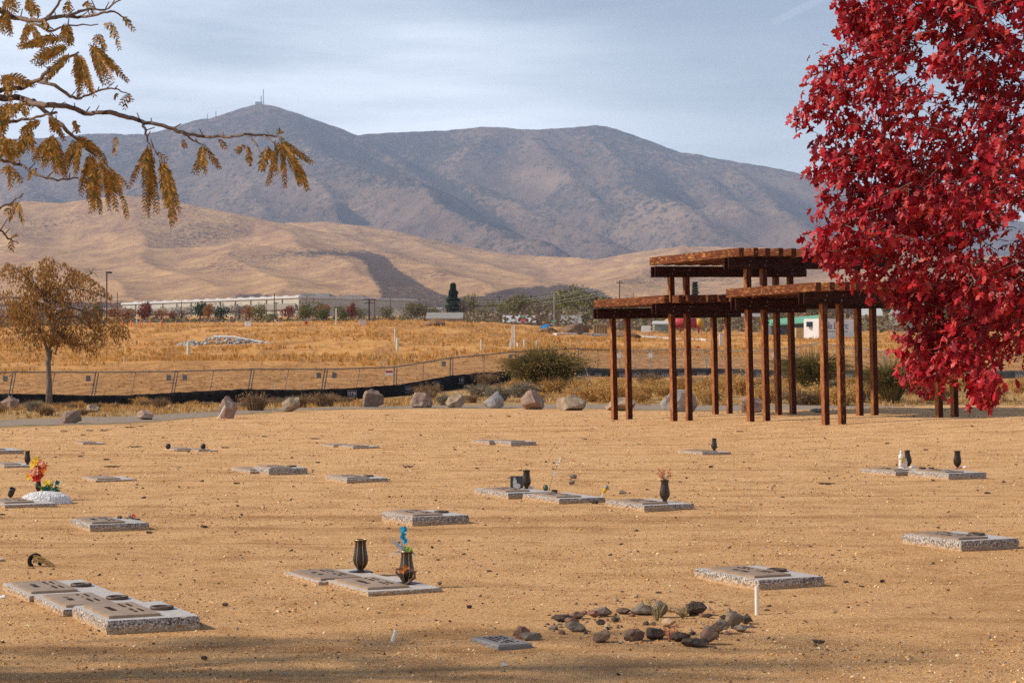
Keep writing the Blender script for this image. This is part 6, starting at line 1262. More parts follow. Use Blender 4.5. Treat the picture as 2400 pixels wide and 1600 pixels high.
def far_tree(px, by, ty, wpx, d, kind, lab, seed, cat='tree', group='trees beyond the field', cone=False, n=None, shape=1.0):
    r = np.random.default_rng(seed); wpx *= 1.0 if cone else 1.5; b = P(px, by, d); k = d / F; ty -= 0 if cone else (12 if px < 900 else 7); h = (by - ty) * k; w_ = wpx * k; gzv = min(b.z, gzf(b.x, b.y))
    root = empty('conifer' if cone else 'far_tree', (b.x, b.y, gzv), lab, cat, group); hb = b.z - gzv
    tr = MB(); tr.tube([(0, 0, -.3), (.02 * w_, 0, hb + h * .3), (0, 0, hb + h * .75)], [.03 * h + .05, .022 * h + .03, .03], 6)
    tr.build('trunk', M['bark_dark'], root, True)
    n = int((n or 900) * 1.5); V0 = np.array([(0, 0, 0), (.5, .35, .12), (1, 0, 0), (.5, -.35, .12)], float); F0 = np.array([(0, 1, 2), (0, 2, 3)]); mb = MB()
    if cone:
        t = r.uniform(0, 1, n) ** .75; rad = (1 - t) ** .8 * .5 * (.72 + .28 * np.sin(t * 34 + r.uniform(0, 1))); a = r.uniform(0, math.tau, n); q = r.uniform(.45, 1, n) ** .5; lop = 1 + .25 * pnoise(a * .8, t * 4, seed)
        pos = np.stack([rad * q * w_ * np.cos(a) * lop, rad * q * w_ * np.sin(a) * lop, hb + h * (.04 + .95 * t)], -1); ax = np.stack([np.cos(a), np.sin(a), a * 0 - .35], -1) + r.normal(size=(n, 3)) * .25
        scatter(mb, V0, F0, pos, rotmats(ax, np.tile([0, 0, 1.], (n, 1)) + r.normal(size=(n, 3)) * .5), r.uniform(.05, .10, n) * h * .9)
    else:
        nb = 9; bc = r.normal(size=(nb, 3)); bc /= np.linalg.norm(bc, axis=1, keepdims=True); bc = bc * [.26, .26, .24] * r.uniform(.4, 1, (nb, 1)); br_ = r.uniform(.14, .26, nb); i = r.integers(0, nb, n)
        u = r.normal(size=(n, 3)); u /= np.linalg.norm(u, axis=1, keepdims=True); p = bc[i] + u * (br_[i] * r.uniform(.55, 1.05, n))[:, None]
        pos = p * [w_ , w_ , h * .92] ; pos[:, 2] *= 1.15; pos[:, 2] += hb + h * .49; pos[:, 2] = np.clip(pos[:, 2], hb * 1 + h * .02, None)
        scatter(mb, V0, F0, pos, rotmats(r.normal(size=(n, 3)) + [0, 0, -.2], r.normal(size=(n, 3)) + [0, 0, .4]), r.uniform(.035, .085, n) * max(h, w_ * .6) * (.75 if kind == 'bare' else 1))
        if kind in ('bare', 'olive'):
            tw = MB()
            for _ in range(16):
                e = Vector(pos[r.integers(0, n)]); s = Vector((0, 0, hb + h * r.uniform(.1, .4))); tw.tube([s, (s + e) / 2 + Vector((0, 0, .05 * h)), e], [.012 * h, .008 * h, .003 * h], 4)
            tw.build('limb', M['bark_dark'], root)
    mb.build('crown', TM[kind], root)
KN = dict(green='green leafed tree', olive='olive leafed tree', red='red leafed small tree', orange='orange leafed tree', bare='nearly bare grey brown tree', dark='dark evergreen', yel='yellow green tree')
TMK = [(-200, 'behind the young brown tree'), (215, 'beside the parking lot lamp'), (290, 'at the left end of the warehouse'), (350, 'near the left warehouse corner'), (415, 'before the left third of the warehouse'), (480, 'before the warehouse, left of centre'), (550, 'before the middle of the warehouse'), (615, 'before the right third of the warehouse'), (690, 'at the right end of the warehouse'), (735, 'before the tall beige hall'), (790, 'before the grey hall'), (850, 'left of the paired utility poles'), (900, 'right of the paired utility poles'), (975, 'left of the dark conifer'), (1075, 'right of the dark conifer'), (1160, 'left of the stop sign'), (1240, 'behind the stop sign'), (1310, 'behind the street light pole'), (1380, 'behind the timber crate'), (1440, 'behind the brown crossarm pole'), (1520, 'behind the white board'), (1590, 'behind the red tank'), (1700, 'right of the red tank'), (1770, 'behind the dark red building'), (1850, 'behind the green roofed shed'), (1950, 'behind the white container'), (2040, 'behind the cream gabled house'), (2120, 'behind the blue grey building'), (2250, 'behind the maple crown'), (2390, 'at the right frame edge')]
FT = [(230, 757, 712, 26, 380, 'dark', 1), (268, 757, 722, 40, 330, 'red', 0), (300, 758, 722, 40, 330, 'orange', 0), (338, 757, 712, 34, 330, 'red', 0), (346, 757, 712, 22, 340, 'olive', 0), (378, 757, 726, 34, 340, 'orange', 0), (405, 757, 735, 22, 330, 'red', 0), (425, 757, 720, 60, 420, 'bare', 0), (468, 757, 707, 44, 330, 'dark', 0), (487, 757, 714, 34, 325, 'orange', 0), (517, 757, 710, 44, 330, 'dark', 0), (560, 757, 712, 46, 420, 'bare', 0), (590, 757, 716, 40, 420, 'bare', 0), (583, 757, 722, 36, 330, 'orange', 0), (611, 757, 713, 44, 320, 'yel', 0), (640, 757, 735, 40, 380, 'green', 0),
      (675, 757, 716, 36, 360, 'red', 0), (700, 757, 728, 44, 330, 'bare', 0), (724, 757, 702, 46, 350, 'olive', 0), (716, 757, 718, 30, 320, 'yel', 0), (745, 757, 712, 36, 370, 'olive', 0), (760, 757, 712, 34, 320, 'orange', 0), (758, 757, 722, 30, 315, 'green', 0), (800, 757, 714, 46, 380, 'olive', 0), (804, 757, 734, 26, 320, 'green', 0), (824, 757, 716, 24, 330, 'red', 0), (845, 757, 722, 50, 400, 'olive', 0), (905, 757, 716, 46, 380, 'olive', 0), (960, 757, 712, 60, 420, 'bare', 0), (975, 757, 708, 80, 400, 'olive', 0), (1003, 755, 722, 50, 420, 'bare', 0), (1020, 750, 722, 40, 420, 'green', 0),
      (1100, 752, 688, 60, 520, 'yel', 0), (1085, 755, 700, 40, 420, 'bare', 0), (1130, 755, 715, 70, 420, 'bare', 0), (1145, 752, 700, 50, 520, 'olive', 0), (1190, 760, 700, 60, 400, 'yel', 0), (1215, 762, 692, 96, 380, 'olive', 0), (1262, 766, 696, 84, 340, 'bare', 0), (1250, 762, 690, 70, 420, 'olive', 0), (1345, 768, 664, 130, 420, 'yel', 0), (1385, 768, 676, 110, 400, 'olive', 0), (1300, 766, 700, 60, 380, 'yel', 0), (1372, 770, 712, 60, 330, 'bare', 0), (1330, 768, 725, 40, 330, 'bare', 0), (1430, 768, 690, 60, 420, 'olive', 0), (1180, 758, 725, 60, 330, 'bare', 0), (1318, 768, 682, 80, 430, 'yel', 0), (1408, 768, 692, 80, 425, 'olive', 0), (1236, 762, 684, 70, 430, 'olive', 0), (1290, 766, 692, 70, 410, 'olive', 0), (1155, 755, 704, 60, 430, 'olive', 0),
      (1500, 768, 700, 90, 420, 'olive', 0), (1560, 768, 704, 80, 420, 'bare', 0), (1620, 768, 706, 80, 420, 'yel', 0), (1690, 770, 690, 90, 420, 'olive', 0), (1745, 772, 700, 70, 430, 'bare', 0), (1690, 772, 715, 44, 330, 'yel', 0), (1790, 768, 710, 70, 430, 'bare', 0), (1850, 765, 708, 90, 450, 'bare', 0), (1920, 765, 706, 80, 450, 'olive', 0), (1985, 768, 700, 90, 450, 'bare', 0), (2035, 770, 704, 60, 450, 'bare', 0), (2090, 770, 690, 100, 430, 'olive', 0), (2150, 772, 706, 80, 400, 'bare', 0), (2220, 772, 690, 100, 400, 'olive', 0), (2310, 772, 695, 110, 400, 'bare', 0), (2400, 772, 690, 110, 400, 'olive', 0),
      (100, 772, 716, 60, 380, 'bare', 0), (40, 774, 712, 70, 380, 'olive', 0), (160, 772, 722, 50, 360, 'orange', 0), (-40, 774, 712, 80, 380, 'bare', 0), (200, 768, 724, 40, 360, 'bare', 0)]
for i, (px, by, ty, w_, d, kind, _) in enumerate(FT):
    far_tree(px, by, ty, w_, d, kind, ('tall ' if by - ty > 60 else 'low ' if by - ty < 36 else '') + KN[kind] + ' ' + min(TMK, key=lambda q: abs(q[0] - px))[1], 500 + i, group='%ss in the far tree line' % KN[kind], n=950 if w_ > 60 else 650)
far_tree(1062, 762, 666, 60, 420, 'dark', 'tall ragged dark conifer standing above the far tree line', 801, group=None, cone=True, n=2600)
far_tree(1629, 765, 663, 34, 430, 'dark', 'pointed green conifer seen between the pergola roofs', 802, group=None, cone=True, n=1200)

def understory():
    mb = MB(); V0 = np.array([(0, 0, 0), (.5, .35, .12), (1, 0, 0), (.5, -.35, .12)], float); F0 = np.array([(0, 1, 2), (0, 2, 3)])
    n = 26000; px = rng.uniform(-200, 2600, n); d = rng.uniform(300, 460, n); x = (px - 1200) / F * d; base = 840 - (H * 0 + 0)
    top = np.interp(px, [-200, 150, 300, 420, 560, 700, 860, 960, 1060, 1130, 1180, 1250, 1350, 1500, 2600], [744, 748, 752, 751, 752, 751, 750, 746, 744, 728, 740, 728, 726, 744, 740]) + 7 * fbm(px / 38, d / 60, 3, 51)
    yb = np.interp(px, [-200, 0, 300, 1100, 1350, 2600], [774, 772, 759, 757, 772, 776]); py = top + (yb - top) * rng.uniform(0, 1, n) ** .8
    z = H + (840 - py) / F * d; pos = np.stack([x, d, z], -1); scatter(mb, V0, F0, pos, rotmats(rng.normal(size=(n, 3)), rng.normal(size=(n, 3)) + [0, 0, .4]), rng.uniform(.4, 1.0, n), np.clip((fbm(px / 60, d / 70, 3, 57) * 2.2 + 1.5 + rng.normal(0, .4, n)).astype(int), 0, 3))
    stuff(mb.build('undergrowth', [TM['bare'], TM['olive'], TM['bare'], TM['green']]))
understory()

# ------------------------------------------------------------------ buildings and yard behind the field
BWALL = mat('cream_metal_siding', (.46, .42, .34), (.41, .375, .305), .3, .7, stretch=(1, 1, .1)); BGREY = mat('grey_beige_wall_panel', (.40, .37, .33), (.37, .34, .305), .3, .75); BBAND = mat('taupe_band', (.27, .25, .215), (.24, .22, .19), .3, .7); BROOF = mat('white_roof_membrane', (.56, .55, .53), (.48, .47, .455), .5, .6)
DARKG = mat('dark_window_glass', (.03, .04, .05), (.02, .03, .035), 1, .2)
def warehouse():
    d = 860.; k = d / F; a = P(287, 757, d); b = P(700, 757, d - 90); z0 = gzf(a.x, a.y) - 6
    root = empty('warehouse', (a.x, a.y, z0), 'long cream warehouse with white roof domes below the hills', 'building'); o0 = root.location.copy()
    L = Vector((b.x - a.x, b.y - a.y, 0)); Ln = L.length; u = L.normalized(); root.rotation_euler = (0, 0, math.atan2(u.y, u.x))
    top = P(287, 714, d).z - z0; top2 = P(700, 698, d - 90).z - z0; lo = P(287, 760, d).z - z0 - 8; dp = 60
    mb = MB(); mb.add([(0, 0, 0), (Ln, 0, 0), (Ln, dp, 0), (0, dp, 0), (0, 0, top), (Ln, 0, top2), (Ln, dp, top2), (0, dp, top)], [(0, 1, 5, 4), (1, 2, 6, 5), (2, 3, 7, 6), (3, 0, 4, 7)]); mb.build('wall', BWALL, root)
    mb = MB(); mb.add([(-.5, -.5, top), (Ln + .5, -.5, top2), (Ln + .5, dp, top2), (-.5, dp, top), (-.5, -.5, top + .8), (Ln + .5, -.5, top2 + .8), (Ln + .5, dp, top2 + .8), (-.5, dp, top + .8)], [(0, 1, 5, 4), (1, 2, 6, 5), (2, 3, 7, 6), (3, 0, 4, 7), (4, 5, 6, 7)]); rf = mb.build('roof', BROOF, root)
    bz = P(400, 731, d).z - z0; bz2 = P(690, 716, d - 90).z - z0
    def zz(x, za, zb): return za + (zb - za) * x / Ln
    mb = MB(); x0, x1 = Ln * .10, Ln * .99; mb.add([(x0, -.3, zz(x0, bz, bz2) - 1.3), (x1, -.3, zz(x1, bz, bz2) - 1.3), (x1, -.3, zz(x1, bz, bz2) + .9), (x0, -.3, zz(x0, bz, bz2) + .9), (x0, .1, zz(x0, bz, bz2) - 1.3), (x1, .1, zz(x1, bz, bz2) - 1.3), (x1, .1, zz(x1, bz, bz2) + .9), (x0, .1, zz(x0, bz, bz2) + .9)], [(0, 1, 2, 3), (3, 2, 6, 7), (0, 4, 5, 1), (0, 3, 7, 4), (1, 5, 6, 2)]); mb.build('band', BBAND, root, loc=(0, -.5, 0))
    for i in range(16):
        x = Ln * (.05 + .92 * i / 15); g = MB(); g.lathe([(1.7, 0), (1.6, .25), (1.1, .5), (.5, .62), (.05, .65)], 12, c=(x, 3, zz(x, top, top2) + .7)); g.build('roof_dome', BROOF, rf, True)
    for i in range(1, 12):
        x = Ln * i / 12; MB().box(x - .12, x + .12, -.42, -.0, zz(x, top, top2) - 16, zz(x, top, top2) - .1).build('pilaster', BBAND, root)
    for x in (Ln * .865,): MB().box(x - 2.5, x + 2.5, -.45, 0, bz2 - 8.5, bz2 - 5).build('window', DARKG, root)
warehouse()
def boxb(name, px0, px1, ty, by, d, dep, m, lab, cat='building', roofm=None, yaw=0, side=None, group=None, sink=4, parts=None):
    a, b = P(px0, by, d), P(px1, by, d); W_ = b.x - a.x; t = P(px0, ty, d).z; z0 = a.z - sink
    root = empty(name, ((a.x + b.x) / 2, d, z0), lab, cat, group, yaw); h = t - z0
    MB().box(-W_ / 2, W_ / 2, 0, dep, 0, h).build('wall', m, root)
    return root, W_, h
def q_roof(root, W_, h, dep, m, rise, over=.3, z=0):
    mb = MB(); x0, x1 = -W_ / 2 - over, W_ / 2 + over; y0, y1 = -over, dep + over; ym = dep / 2
    mb.add([(x0, y0, h), (x1, y0, h), (x1, ym, h + rise), (x0, ym, h + rise), (x0, y1, h), (x1, y1, h), (x0, y0, h - .12), (x1, y0, h - .12)], [(0, 1, 2, 3), (3, 2, 5, 4), (6, 7, 1, 0), (0, 3, 4), (1, 5, 2)]); mb.build('roof', m, root)
r1, W1, h1 = boxb('tall_hall', 701, 772, 688, 757, 860, 40, BGREY, 'tall plain beige hall joined to the end of the warehouse', sink=14)
MB().box(-W1 / 2 + .2, -W1 / 2 + W1 * .5, -.5, 0, h1 - .6, h1 - .1).build('parapet', BBAND, r1)
a = P(772, 757, 860); b = P(792, 757, 905); mb = MB(); hh = P(772, 688, 860).z - a.z + 14; h3 = P(792, 690, 905).z - a.z + 14
mb.add([(0, 0, 0), (b.x - a.x, 45, 0), (b.x - a.x, 45, h3), (0, 0, hh)], [(0, 1, 2, 3)])
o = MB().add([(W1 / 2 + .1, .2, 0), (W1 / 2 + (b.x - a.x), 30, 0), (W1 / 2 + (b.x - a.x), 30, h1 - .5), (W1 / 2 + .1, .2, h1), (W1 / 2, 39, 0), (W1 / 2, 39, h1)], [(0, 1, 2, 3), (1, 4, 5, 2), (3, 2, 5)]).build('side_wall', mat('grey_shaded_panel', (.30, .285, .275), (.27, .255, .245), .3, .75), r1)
mb = MB(); mb.add([(W1 / 2 + .12, 0, h1 - 3.2), (W1 / 2 + (b.x - a.x) + .1, 29.8, h1 - 3.6), (W1 / 2 + (b.x - a.x) + .1, 29.8, h1 - .5), (W1 / 2 + .12, 0, h1)], [(0, 1, 2, 3)]); mb.build('dark_fascia', BBAND, r1)
boxb('grey_hall', 793, 850, 691, 757, 950, 40, BGREY, 'wide grey hall right of the tall beige one', sink=20); 
rr, w_, h_ = boxb('low_hall', 850, 872, 698, 757, 970, 40, BGREY, 'lower grey hall end behind the utility poles', sink=20)
boxb('cream_shed', 905, 965, 724, 757, 700, 20, BWALL, 'far cream shed between two trees', sink=10)
rr, w_, h_ = boxb('office_block', 120, 285, 726, 760, 820, 30, BWALL, 'low cream building behind the young brown tree', sink=12); MB().box(-w_ / 2 - .4, w_ / 2 + .4, -.4, 30, h_, h_ + .9).build('roof', BROOF, rr)
rr, w_, h_ = boxb('office_block', -60, 110, 724, 760, 830, 30, BWALL, 'low cream building end at the frame edge', sink=12); MB().box(-w_ / 2 - .4, w_ / 2 + .4, -.4, 30, h_, h_ + .9).build('roof', BROOF, rr)
ROOFG = mat('grey_shingle_roof', (.30, .27, .25), (.22, .20, .18), 2, .9); ROOFP = mat('pale_metal_roof', (.50, .49, .48), (.42, .41, .40), 2, .6); TANW = mat('tan_stucco', (.36, .28, .20), (.30, .23, .165), 1, .9); OLW = mat('olive_siding', (.30, .255, .15), (.26, .22, .13), 1, .9)
for (x0, x1, ty, by, d, wm_, rm, rise, lb) in ((1002, 1080, 746, 756, 300, TANW, ROOFG, 1.0, 'low house with grey roof left of the dark conifer'), (1182, 1252, 755, 766, 320, TANW, ROOFP, 1.2, 'low house with white metal roof behind the stop sign'), (1205, 1256, 748, 760, 380, BWALL, ROOFP, .7, 'pale house roof behind the white metal roof'), (1322, 1360, 757, 770, 320, OLW, ROOFG, 1.4, 'olive sided house behind the white pickup'), (2022, 2070, 739, 765, 420, BWALL, ROOFP, 1.6, 'cream gabled house between far bare trees'), (2105, 2150, 735, 772, 380, mat('blue_grey_siding', (.25, .29, .34), (.2, .24, .28), 1, .8), ROOFG, .9, 'blue grey building behind the maple leaves'), (1740, 1800, 742, 768, 380, mat('dark_red_siding', (.14, .06, .05), (.10, .05, .04), 1, .8), ROOFG, 1.2, 'dark red low building behind the pergola posts'), (1240, 1330, 724, 730, 900, BWALL, BROOF, .3, 'tiny distant white building beyond the trees'), (1000, 1035, 722, 728, 900, BWALL, BROOF, .3, 'tiny pale roof far behind the dark conifer')):
    rr, w_, h_ = boxb('house', x0, x1, ty, by, d, 9, wm_, lb, 'house', sink=3 if d < 500 else 8); q_roof(rr, w_, h_, 9, rm, rise)
    for f in (-.28, .05, .3):
        if d < 500: MB().box(w_ * f - .5, w_ * f + .5, -.06, .02, h_ - 1.5, h_ - .5).build('window', DARKG, rr)
# white container lettered on its side
CW = mat('white_painted_container', (.72, .70, .68), (.64, .62, .60), 1.2, .6)
def container():
    d = 232.; a = P(1884, 786, d); b = P(2001, 786, d + 1.5); c = P(1919, 786, d - 1.2); t = P(1884, 747, d).z; z0 = min(a.z, gzf(a.x, a.y)) - .6
    root = empty('shipping_container', (c.x, c.y, z0), 'white lettered shipping container seen through the pergola', 'container'); h = t - z0
    u = Vector((b.x - c.x, b.y - c.y, 0)); v = Vector((a.x - c.x, a.y - c.y, 0)) ; Lu = u.length; u.normalize(); e = Vector((a.x - c.x, a.y - c.y, 0))
    mb = MB(); p = [Vector((0, 0, 0)), u * Lu, u * Lu + e, e]; mb.add([tuple(q) for q in p] + [tuple(q + Vector((0, 0, h))) for q in p], [(0, 1, 5, 4), (1, 2, 6, 5), (2, 3, 7, 6), (3, 0, 4, 7), (4, 5, 6, 7)]); mb.build('body', CW, root)
    for i in range(24):
        q = u * (Lu * (i + .5) / 24); n_ = Vector((u.y, -u.x, 0)); n_ = n_ if n_.y < 0 else -n_; mb = MB()
    n_ = Vector((u.y, -u.x, 0)); n_ = n_ if n_.y < 0 else -n_
    ang = math.atan2(u.y, u.x)
    def text(s, size, px, py, font_off=0):
        cu = bpy.data.curves.new('lettering', 'FONT'); cu.body = s; cu.size = size; cu.align_x = 'LEFT'; cu.space_character = .95
        tmp = bpy.data.objects.new('tmp', cu); me = bpy.data.meshes.new_from_object(tmp); bpy.data.objects.remove(tmp); me.materials.clear(); me.materials.append(mat('blue_grey_lettering', (.10, .12, .20), (.08, .10, .17), 3, .7)); me.name = 'lettering'
        q = P(px, py, d) ; x = q.x - c.x; o_ = link('lettering', me, root); o_.location = u * x + n_ * .03 + Vector((0, 0, q.z - z0)); o_.rotation_euler = (math.pi / 2, 0, ang); return o_
    text('Helix Electric', 1.05, 1924.5, 771).scale = (.74, 1.15, 1); MB().box(0, Lu * .72, -.02, 0, 0, .06).build('underline', M['bronze_raised'], root, loc=u * (Lu * .10) + n_ * .03 + Vector((0, 0, P(1950, 777, d).z - z0)), rot=(0, 0, ang))
    mb = MB(); q = Vector((a.x - c.x, a.y - c.y, 0)) * .62; n2 = Vector((e.y, -e.x, 0)).normalized(); n2 = n2 if n2.y < 0 else -n2; m_ = P(1897, 760, d); mb.box(-.35, .35, -.25, .05, -.3, .3); mb.build('vent', DARKG, root, loc=q + n2 * .05 + Vector((0, 0, m_.z - z0)))
container()
# green roofed shed
rr, w_, h_ = boxb('green_roofed_shed', 1808, 1925, 757, 775, 262, 8, mat('dark_slat_wall', (.10, .10, .11), (.06, .06, .07), 3, .8), 'long shed with a light green metal roof', sink=1.5); mb = MB(); k = 262 / F
mb.add([(-w_ / 2 - .4, -.6, h_ - .3), (w_ / 2 + .3, -.6, h_ + .25), (w_ / 2 + .3, 4, h_ + 1.15), (-w_ / 2 + .3, 4, h_ + .55), (w_ / 2 + .3, 9, h_ - .3), (-w_ / 2, 9, h_ - .3)], [(0, 1, 2, 3), (3, 2, 4, 5)]); ro = mb.build('roof', M['green_paint'], rr); ro.modifiers.new('t', 'SOLIDIFY').thickness = .12
rr, w_, h_ = boxb('wooden_crate', 1866, 1884, 768, 785, 240, 1.5, mat('yellow_wood', (.50, .33, .15), (.40, .26, .12), 2, .8), 'small yellow wooden stack left of the white container', 'crate', sink=.3)
# framed timber box, site sheds, tank, gate
def slat_crate():
    d = 228.; a, b = P(1392, 777, d), P(1423, 777, d); W_ = b.x - a.x; z0 = gzf((a.x + b.x) / 2, d) - .1; h = P(1392, 759, d).z - z0; root = empty('timber_crate', (a.x, d, z0), 'tan timber crate with vertical slats beside the dirt mound', 'crate'); wd = mat('raw_yellow_timber', (.46, .30, .14), (.36, .23, .10), 4, .8)
    MB().box(0, W_, .05, 1.2, 0, h * .97).build('back_panel', mat('timber_panel', (.34, .20, .085), (.28, .16, .07), 3, .8), root)
    for i in range(6): x = W_ * i / 5 - .04; MB().box(x, x + .08, -.03, .045, 0, h).build('slat', wd, root)
    for z in (0, h - .12): MB().box(-.05, W_ + .05, -.08, -.035, z, z + .12).build('rail', wd, root)
slat_crate()
rr, w_, h_ = boxb('storage_shed', 1534, 1568, 758, 779, 245, 3, mat('grey_green_siding', (.22, .25, .21), (.18, .205, .17), 2, .8), 'small grey green storage shed beside the red tank', 'shed', sink=.5); q_roof(rr, w_, h_, 3, ROOFP, .35, .1)
def tank():
    d = 250.; a, b = P(1560, 757, d), P(1646, 757, d); r_ = 11.2 * d / F; z0 = gzf(a.x, d) - .1; root = empty('red_tank', ((a.x + b.x) / 2, d, z0), 'long horizontal red tank with yellow ends on a red frame', 'tank'); zc = a.z - z0; Lh = (b.x - a.x) / 2; T = lambda s: Matrix.Translation((s, 0, zc)) @ Matrix.Rotation(R(90), 4, 'Y')
    mb = MB(); mb.lathe([(r_, -Lh + .5), (r_, Lh - .5)], 24, T=T(0)); mb.build('tank_body', mat('faded_red_paint', (.42, .035, .04), (.32, .03, .035), 1.5, .5), root, True); Y = mat('yellow_paint', (.55, .28, .03), (.45, .22, .03), 2, .5)
    for s in (-1, 1): mb = MB(); mb.lathe([(r_ * 1.01, 0), (r_ * 1.01, .45 * 1), (r_ * .8, .75), (r_ * .4, .95), (.02, 1.0)], 24, T=Matrix.Translation((s * (Lh - .75), 0, zc)) @ Matrix.Rotation(R(90 * s), 4, 'Y')); mb.build('tank_end', Y, root, True)
    for x in (-Lh * .7, -Lh * .2, Lh * .35, Lh * .8):
        for y in (-r_ * .7, r_ * .7): MB().box(x - .06, x + .06, y - .06, y + .06, 0, zc - r_ * .6).build('leg', M['red'], root)
    MB().box(-Lh * .8, Lh * .95, -r_ * .75, -r_ * .65, zc - r_ * 1.2, zc - r_ * 1.1).build('frame_rail', M['red'], root)
tank()
def flat_sign(name, px0, px1, ty, by, d, m, lab, cat, legs=True, z=None):
    a, b = P(px0, by, d), P(px1, by, d); t = P(px0, ty, d).z; g = gzf((a.x + b.x) / 2, d); root = empty(name, ((a.x + b.x) / 2, d, g), lab, cat); w_ = (b.x - a.x) / 2
    MB().bbox(-w_, w_, -.02, .02, a.z - g, t - g, .005).build('panel', m, root)
    if legs:
        for s in (-.85, .85): MB().box(w_ * s - .03, w_ * s + .03, .022, .06, -.2, t - g).build('leg', M['steel'], root)
flat_sign('white_board', 1503, 1525, 763, 778, 236, M['white'], 'blank white board on legs near the red tank', 'board')
def bx(name, px0, px1, ty, by, d, m, lab, cat, dep=.6):
    a, b = P(px0, by, d), P(px1, by, d); t = P(px0, ty, d).z; g = gzf((a.x + b.x) / 2, d) - .05; w_ = (b.x - a.x) / 2; h = t - g; root = empty(name, ((a.x + b.x) / 2, d, g), lab, cat); MB().bbox(-w_, w_, 0, dep, 0, h * .95, .03).build('cabinet_body', m, root); MB().bbox(-w_ * 1.05, w_ * 1.05, -.03, dep + .03, h * .95, h, .01).build('lid', m, root); MB().bbox(w_ * .1, w_ * .9, -.02, 0, h * .1, h * .85, .005).build('hatch', m, root)
PK = mat('pinkish_beige_cabinet', (.56, .44, .38), (.50, .40, .35), 2, .6)
bx('utility_cabinet', 841, 858, 748, 761, 226, PK, 'square pinkish utility cabinet on the crest of the field', 'cabinet'); bx('utility_cabinet', 1686, 1696, 780, 796, 192, PK, 'pale utility cabinet seen between pergola posts', 'cabinet', .5); bx('utility_cabinet', 574, 588, 753, 760, 228, M['white'], 'small pale cabinet on the crest below the yellow green tree', 'cabinet', .5)
# red hydrants
def hydrant(px, by, ty, d, lab):
    g = at(px, d); h = (by - ty) / F * d; root = empty('fire_hydrant', g, lab, 'hydrant', 'red fire hydrants'); MB().lathe([(.12, 0), (.14, .06), (.10, .1), (.10, h * .7), (.13, h * .74), (.10, h * .9), (.03, h)], 12).build('barrel', M['red'], root, True)
    for s in (-1, 1): MB().tube([(0, 0, h * .6), (s * .22, 0, h * .6)], .06, 8).build('nozzle', M['red'], root)
hydrant(1636, 804, 794, 185, 'red fire hydrant behind the pergola'); hydrant(717, 762, 751, 230, 'red fire hydrant on the crest left of a leaning plank')
# white kerb line
def kerb():
    V = []; q = [(1300, 785), (1360, 783), (1440, 785), (1500, 789), (1560, 794), (1620, 797), (1660, 800)]; pts = [on_ground(a, b) for a, b in q]; root = tag(bpy.data.objects.new('concrete_kerb', None), 'pale concrete kerb curving along the far side of the field', 'kerb'); SC.collection.objects.link(root); root.location = pts[0]
    for a, b in zip(pts[:-1], pts[1:]):
        n = 3
        for i in range(n):
            p, q_ = a.lerp(b, i / n), a.lerp(b, (i + .97) / n); p.z, q_.z = gzf(p.x, p.y), gzf(q_.x, q_.y); dr = (q_ - p).normalized(); s = Vector((-dr.y, dr.x, 0)) * .25; mb = MB()
            mb.add([tuple(v - pts[0]) for v in (p - s + Vector((0, 0, -.2)), p + s + Vector((0, 0, -.2)), q_ + s + Vector((0, 0, -.2)), q_ - s + Vector((0, 0, -.2)), p - s + Vector((0, 0, .2)), p + s + Vector((0, 0, .2)), q_ + s + Vector((0, 0, .2)), q_ - s + Vector((0, 0, .2)))], [(0, 1, 5, 4), (1, 2, 6, 5), (2, 3, 7, 6), (3, 0, 4, 7), (4, 5, 6, 7)]); mb.build('kerb_stone', M['white'], root)
kerb()
# riprap wall
def riprap():
    g0 = on_ground(560, 808); root = empty('riprap_bank', g0, 'bank of pale broken rocks with a light concrete edge in the field', 'rock bank'); r = random.Random(6); d = g0.y; rm = mat('pale_broken_rock', (.46, .42, .38), (.30, .27, .24), 1.2, .9, .6, 4, rnd=.2); k = d / F
    for i in range(150):
        px = r.uniform(418, 655); yt = np.interp(px, [418, 450, 500, 540, 600, 660], [806, 800, 790, 792, 800, 808]); yb = np.interp(px, [418, 500, 600, 660], [810, 812, 812, 811]); f = r.random(); py = yt + (yb - yt) * f; s = r.uniform(6, 12) * k; V, Fs = rock_geo(900 + i % 12, s, s * .8, s * .8, 1, 9, .05); c = P(px, py, d + (1 - f) * 1.6) - g0
        o_ = MB().add(V, Fs).build('rock', rm, root, loc=c - Vector((0, 0, s * .4)), rot=(0, 0, r.uniform(0, 6))); 
    for a, b in zip([(500, 788), (545, 789), (590, 797), (630, 804)], [(545, 789), (590, 797), (630, 804), (668, 809)]): MB().tube([P(*a, d + 1.8) - g0, P(*b, d + 1.8) - g0], .10, 5).build('concrete_edge', M['wstone'], root)
    mb = MB(); V, Fs = rock_geo(5, 225 * k, 4, 13 * k, 3, 6, .1); mb.add(V, Fs); mb.build('bank_core', mat('bank_dirt', (.30, .24, .18), (.2, .15, .1), 1, .9), root, loc=P(540, 812, d + 3.4) - g0)
riprap()
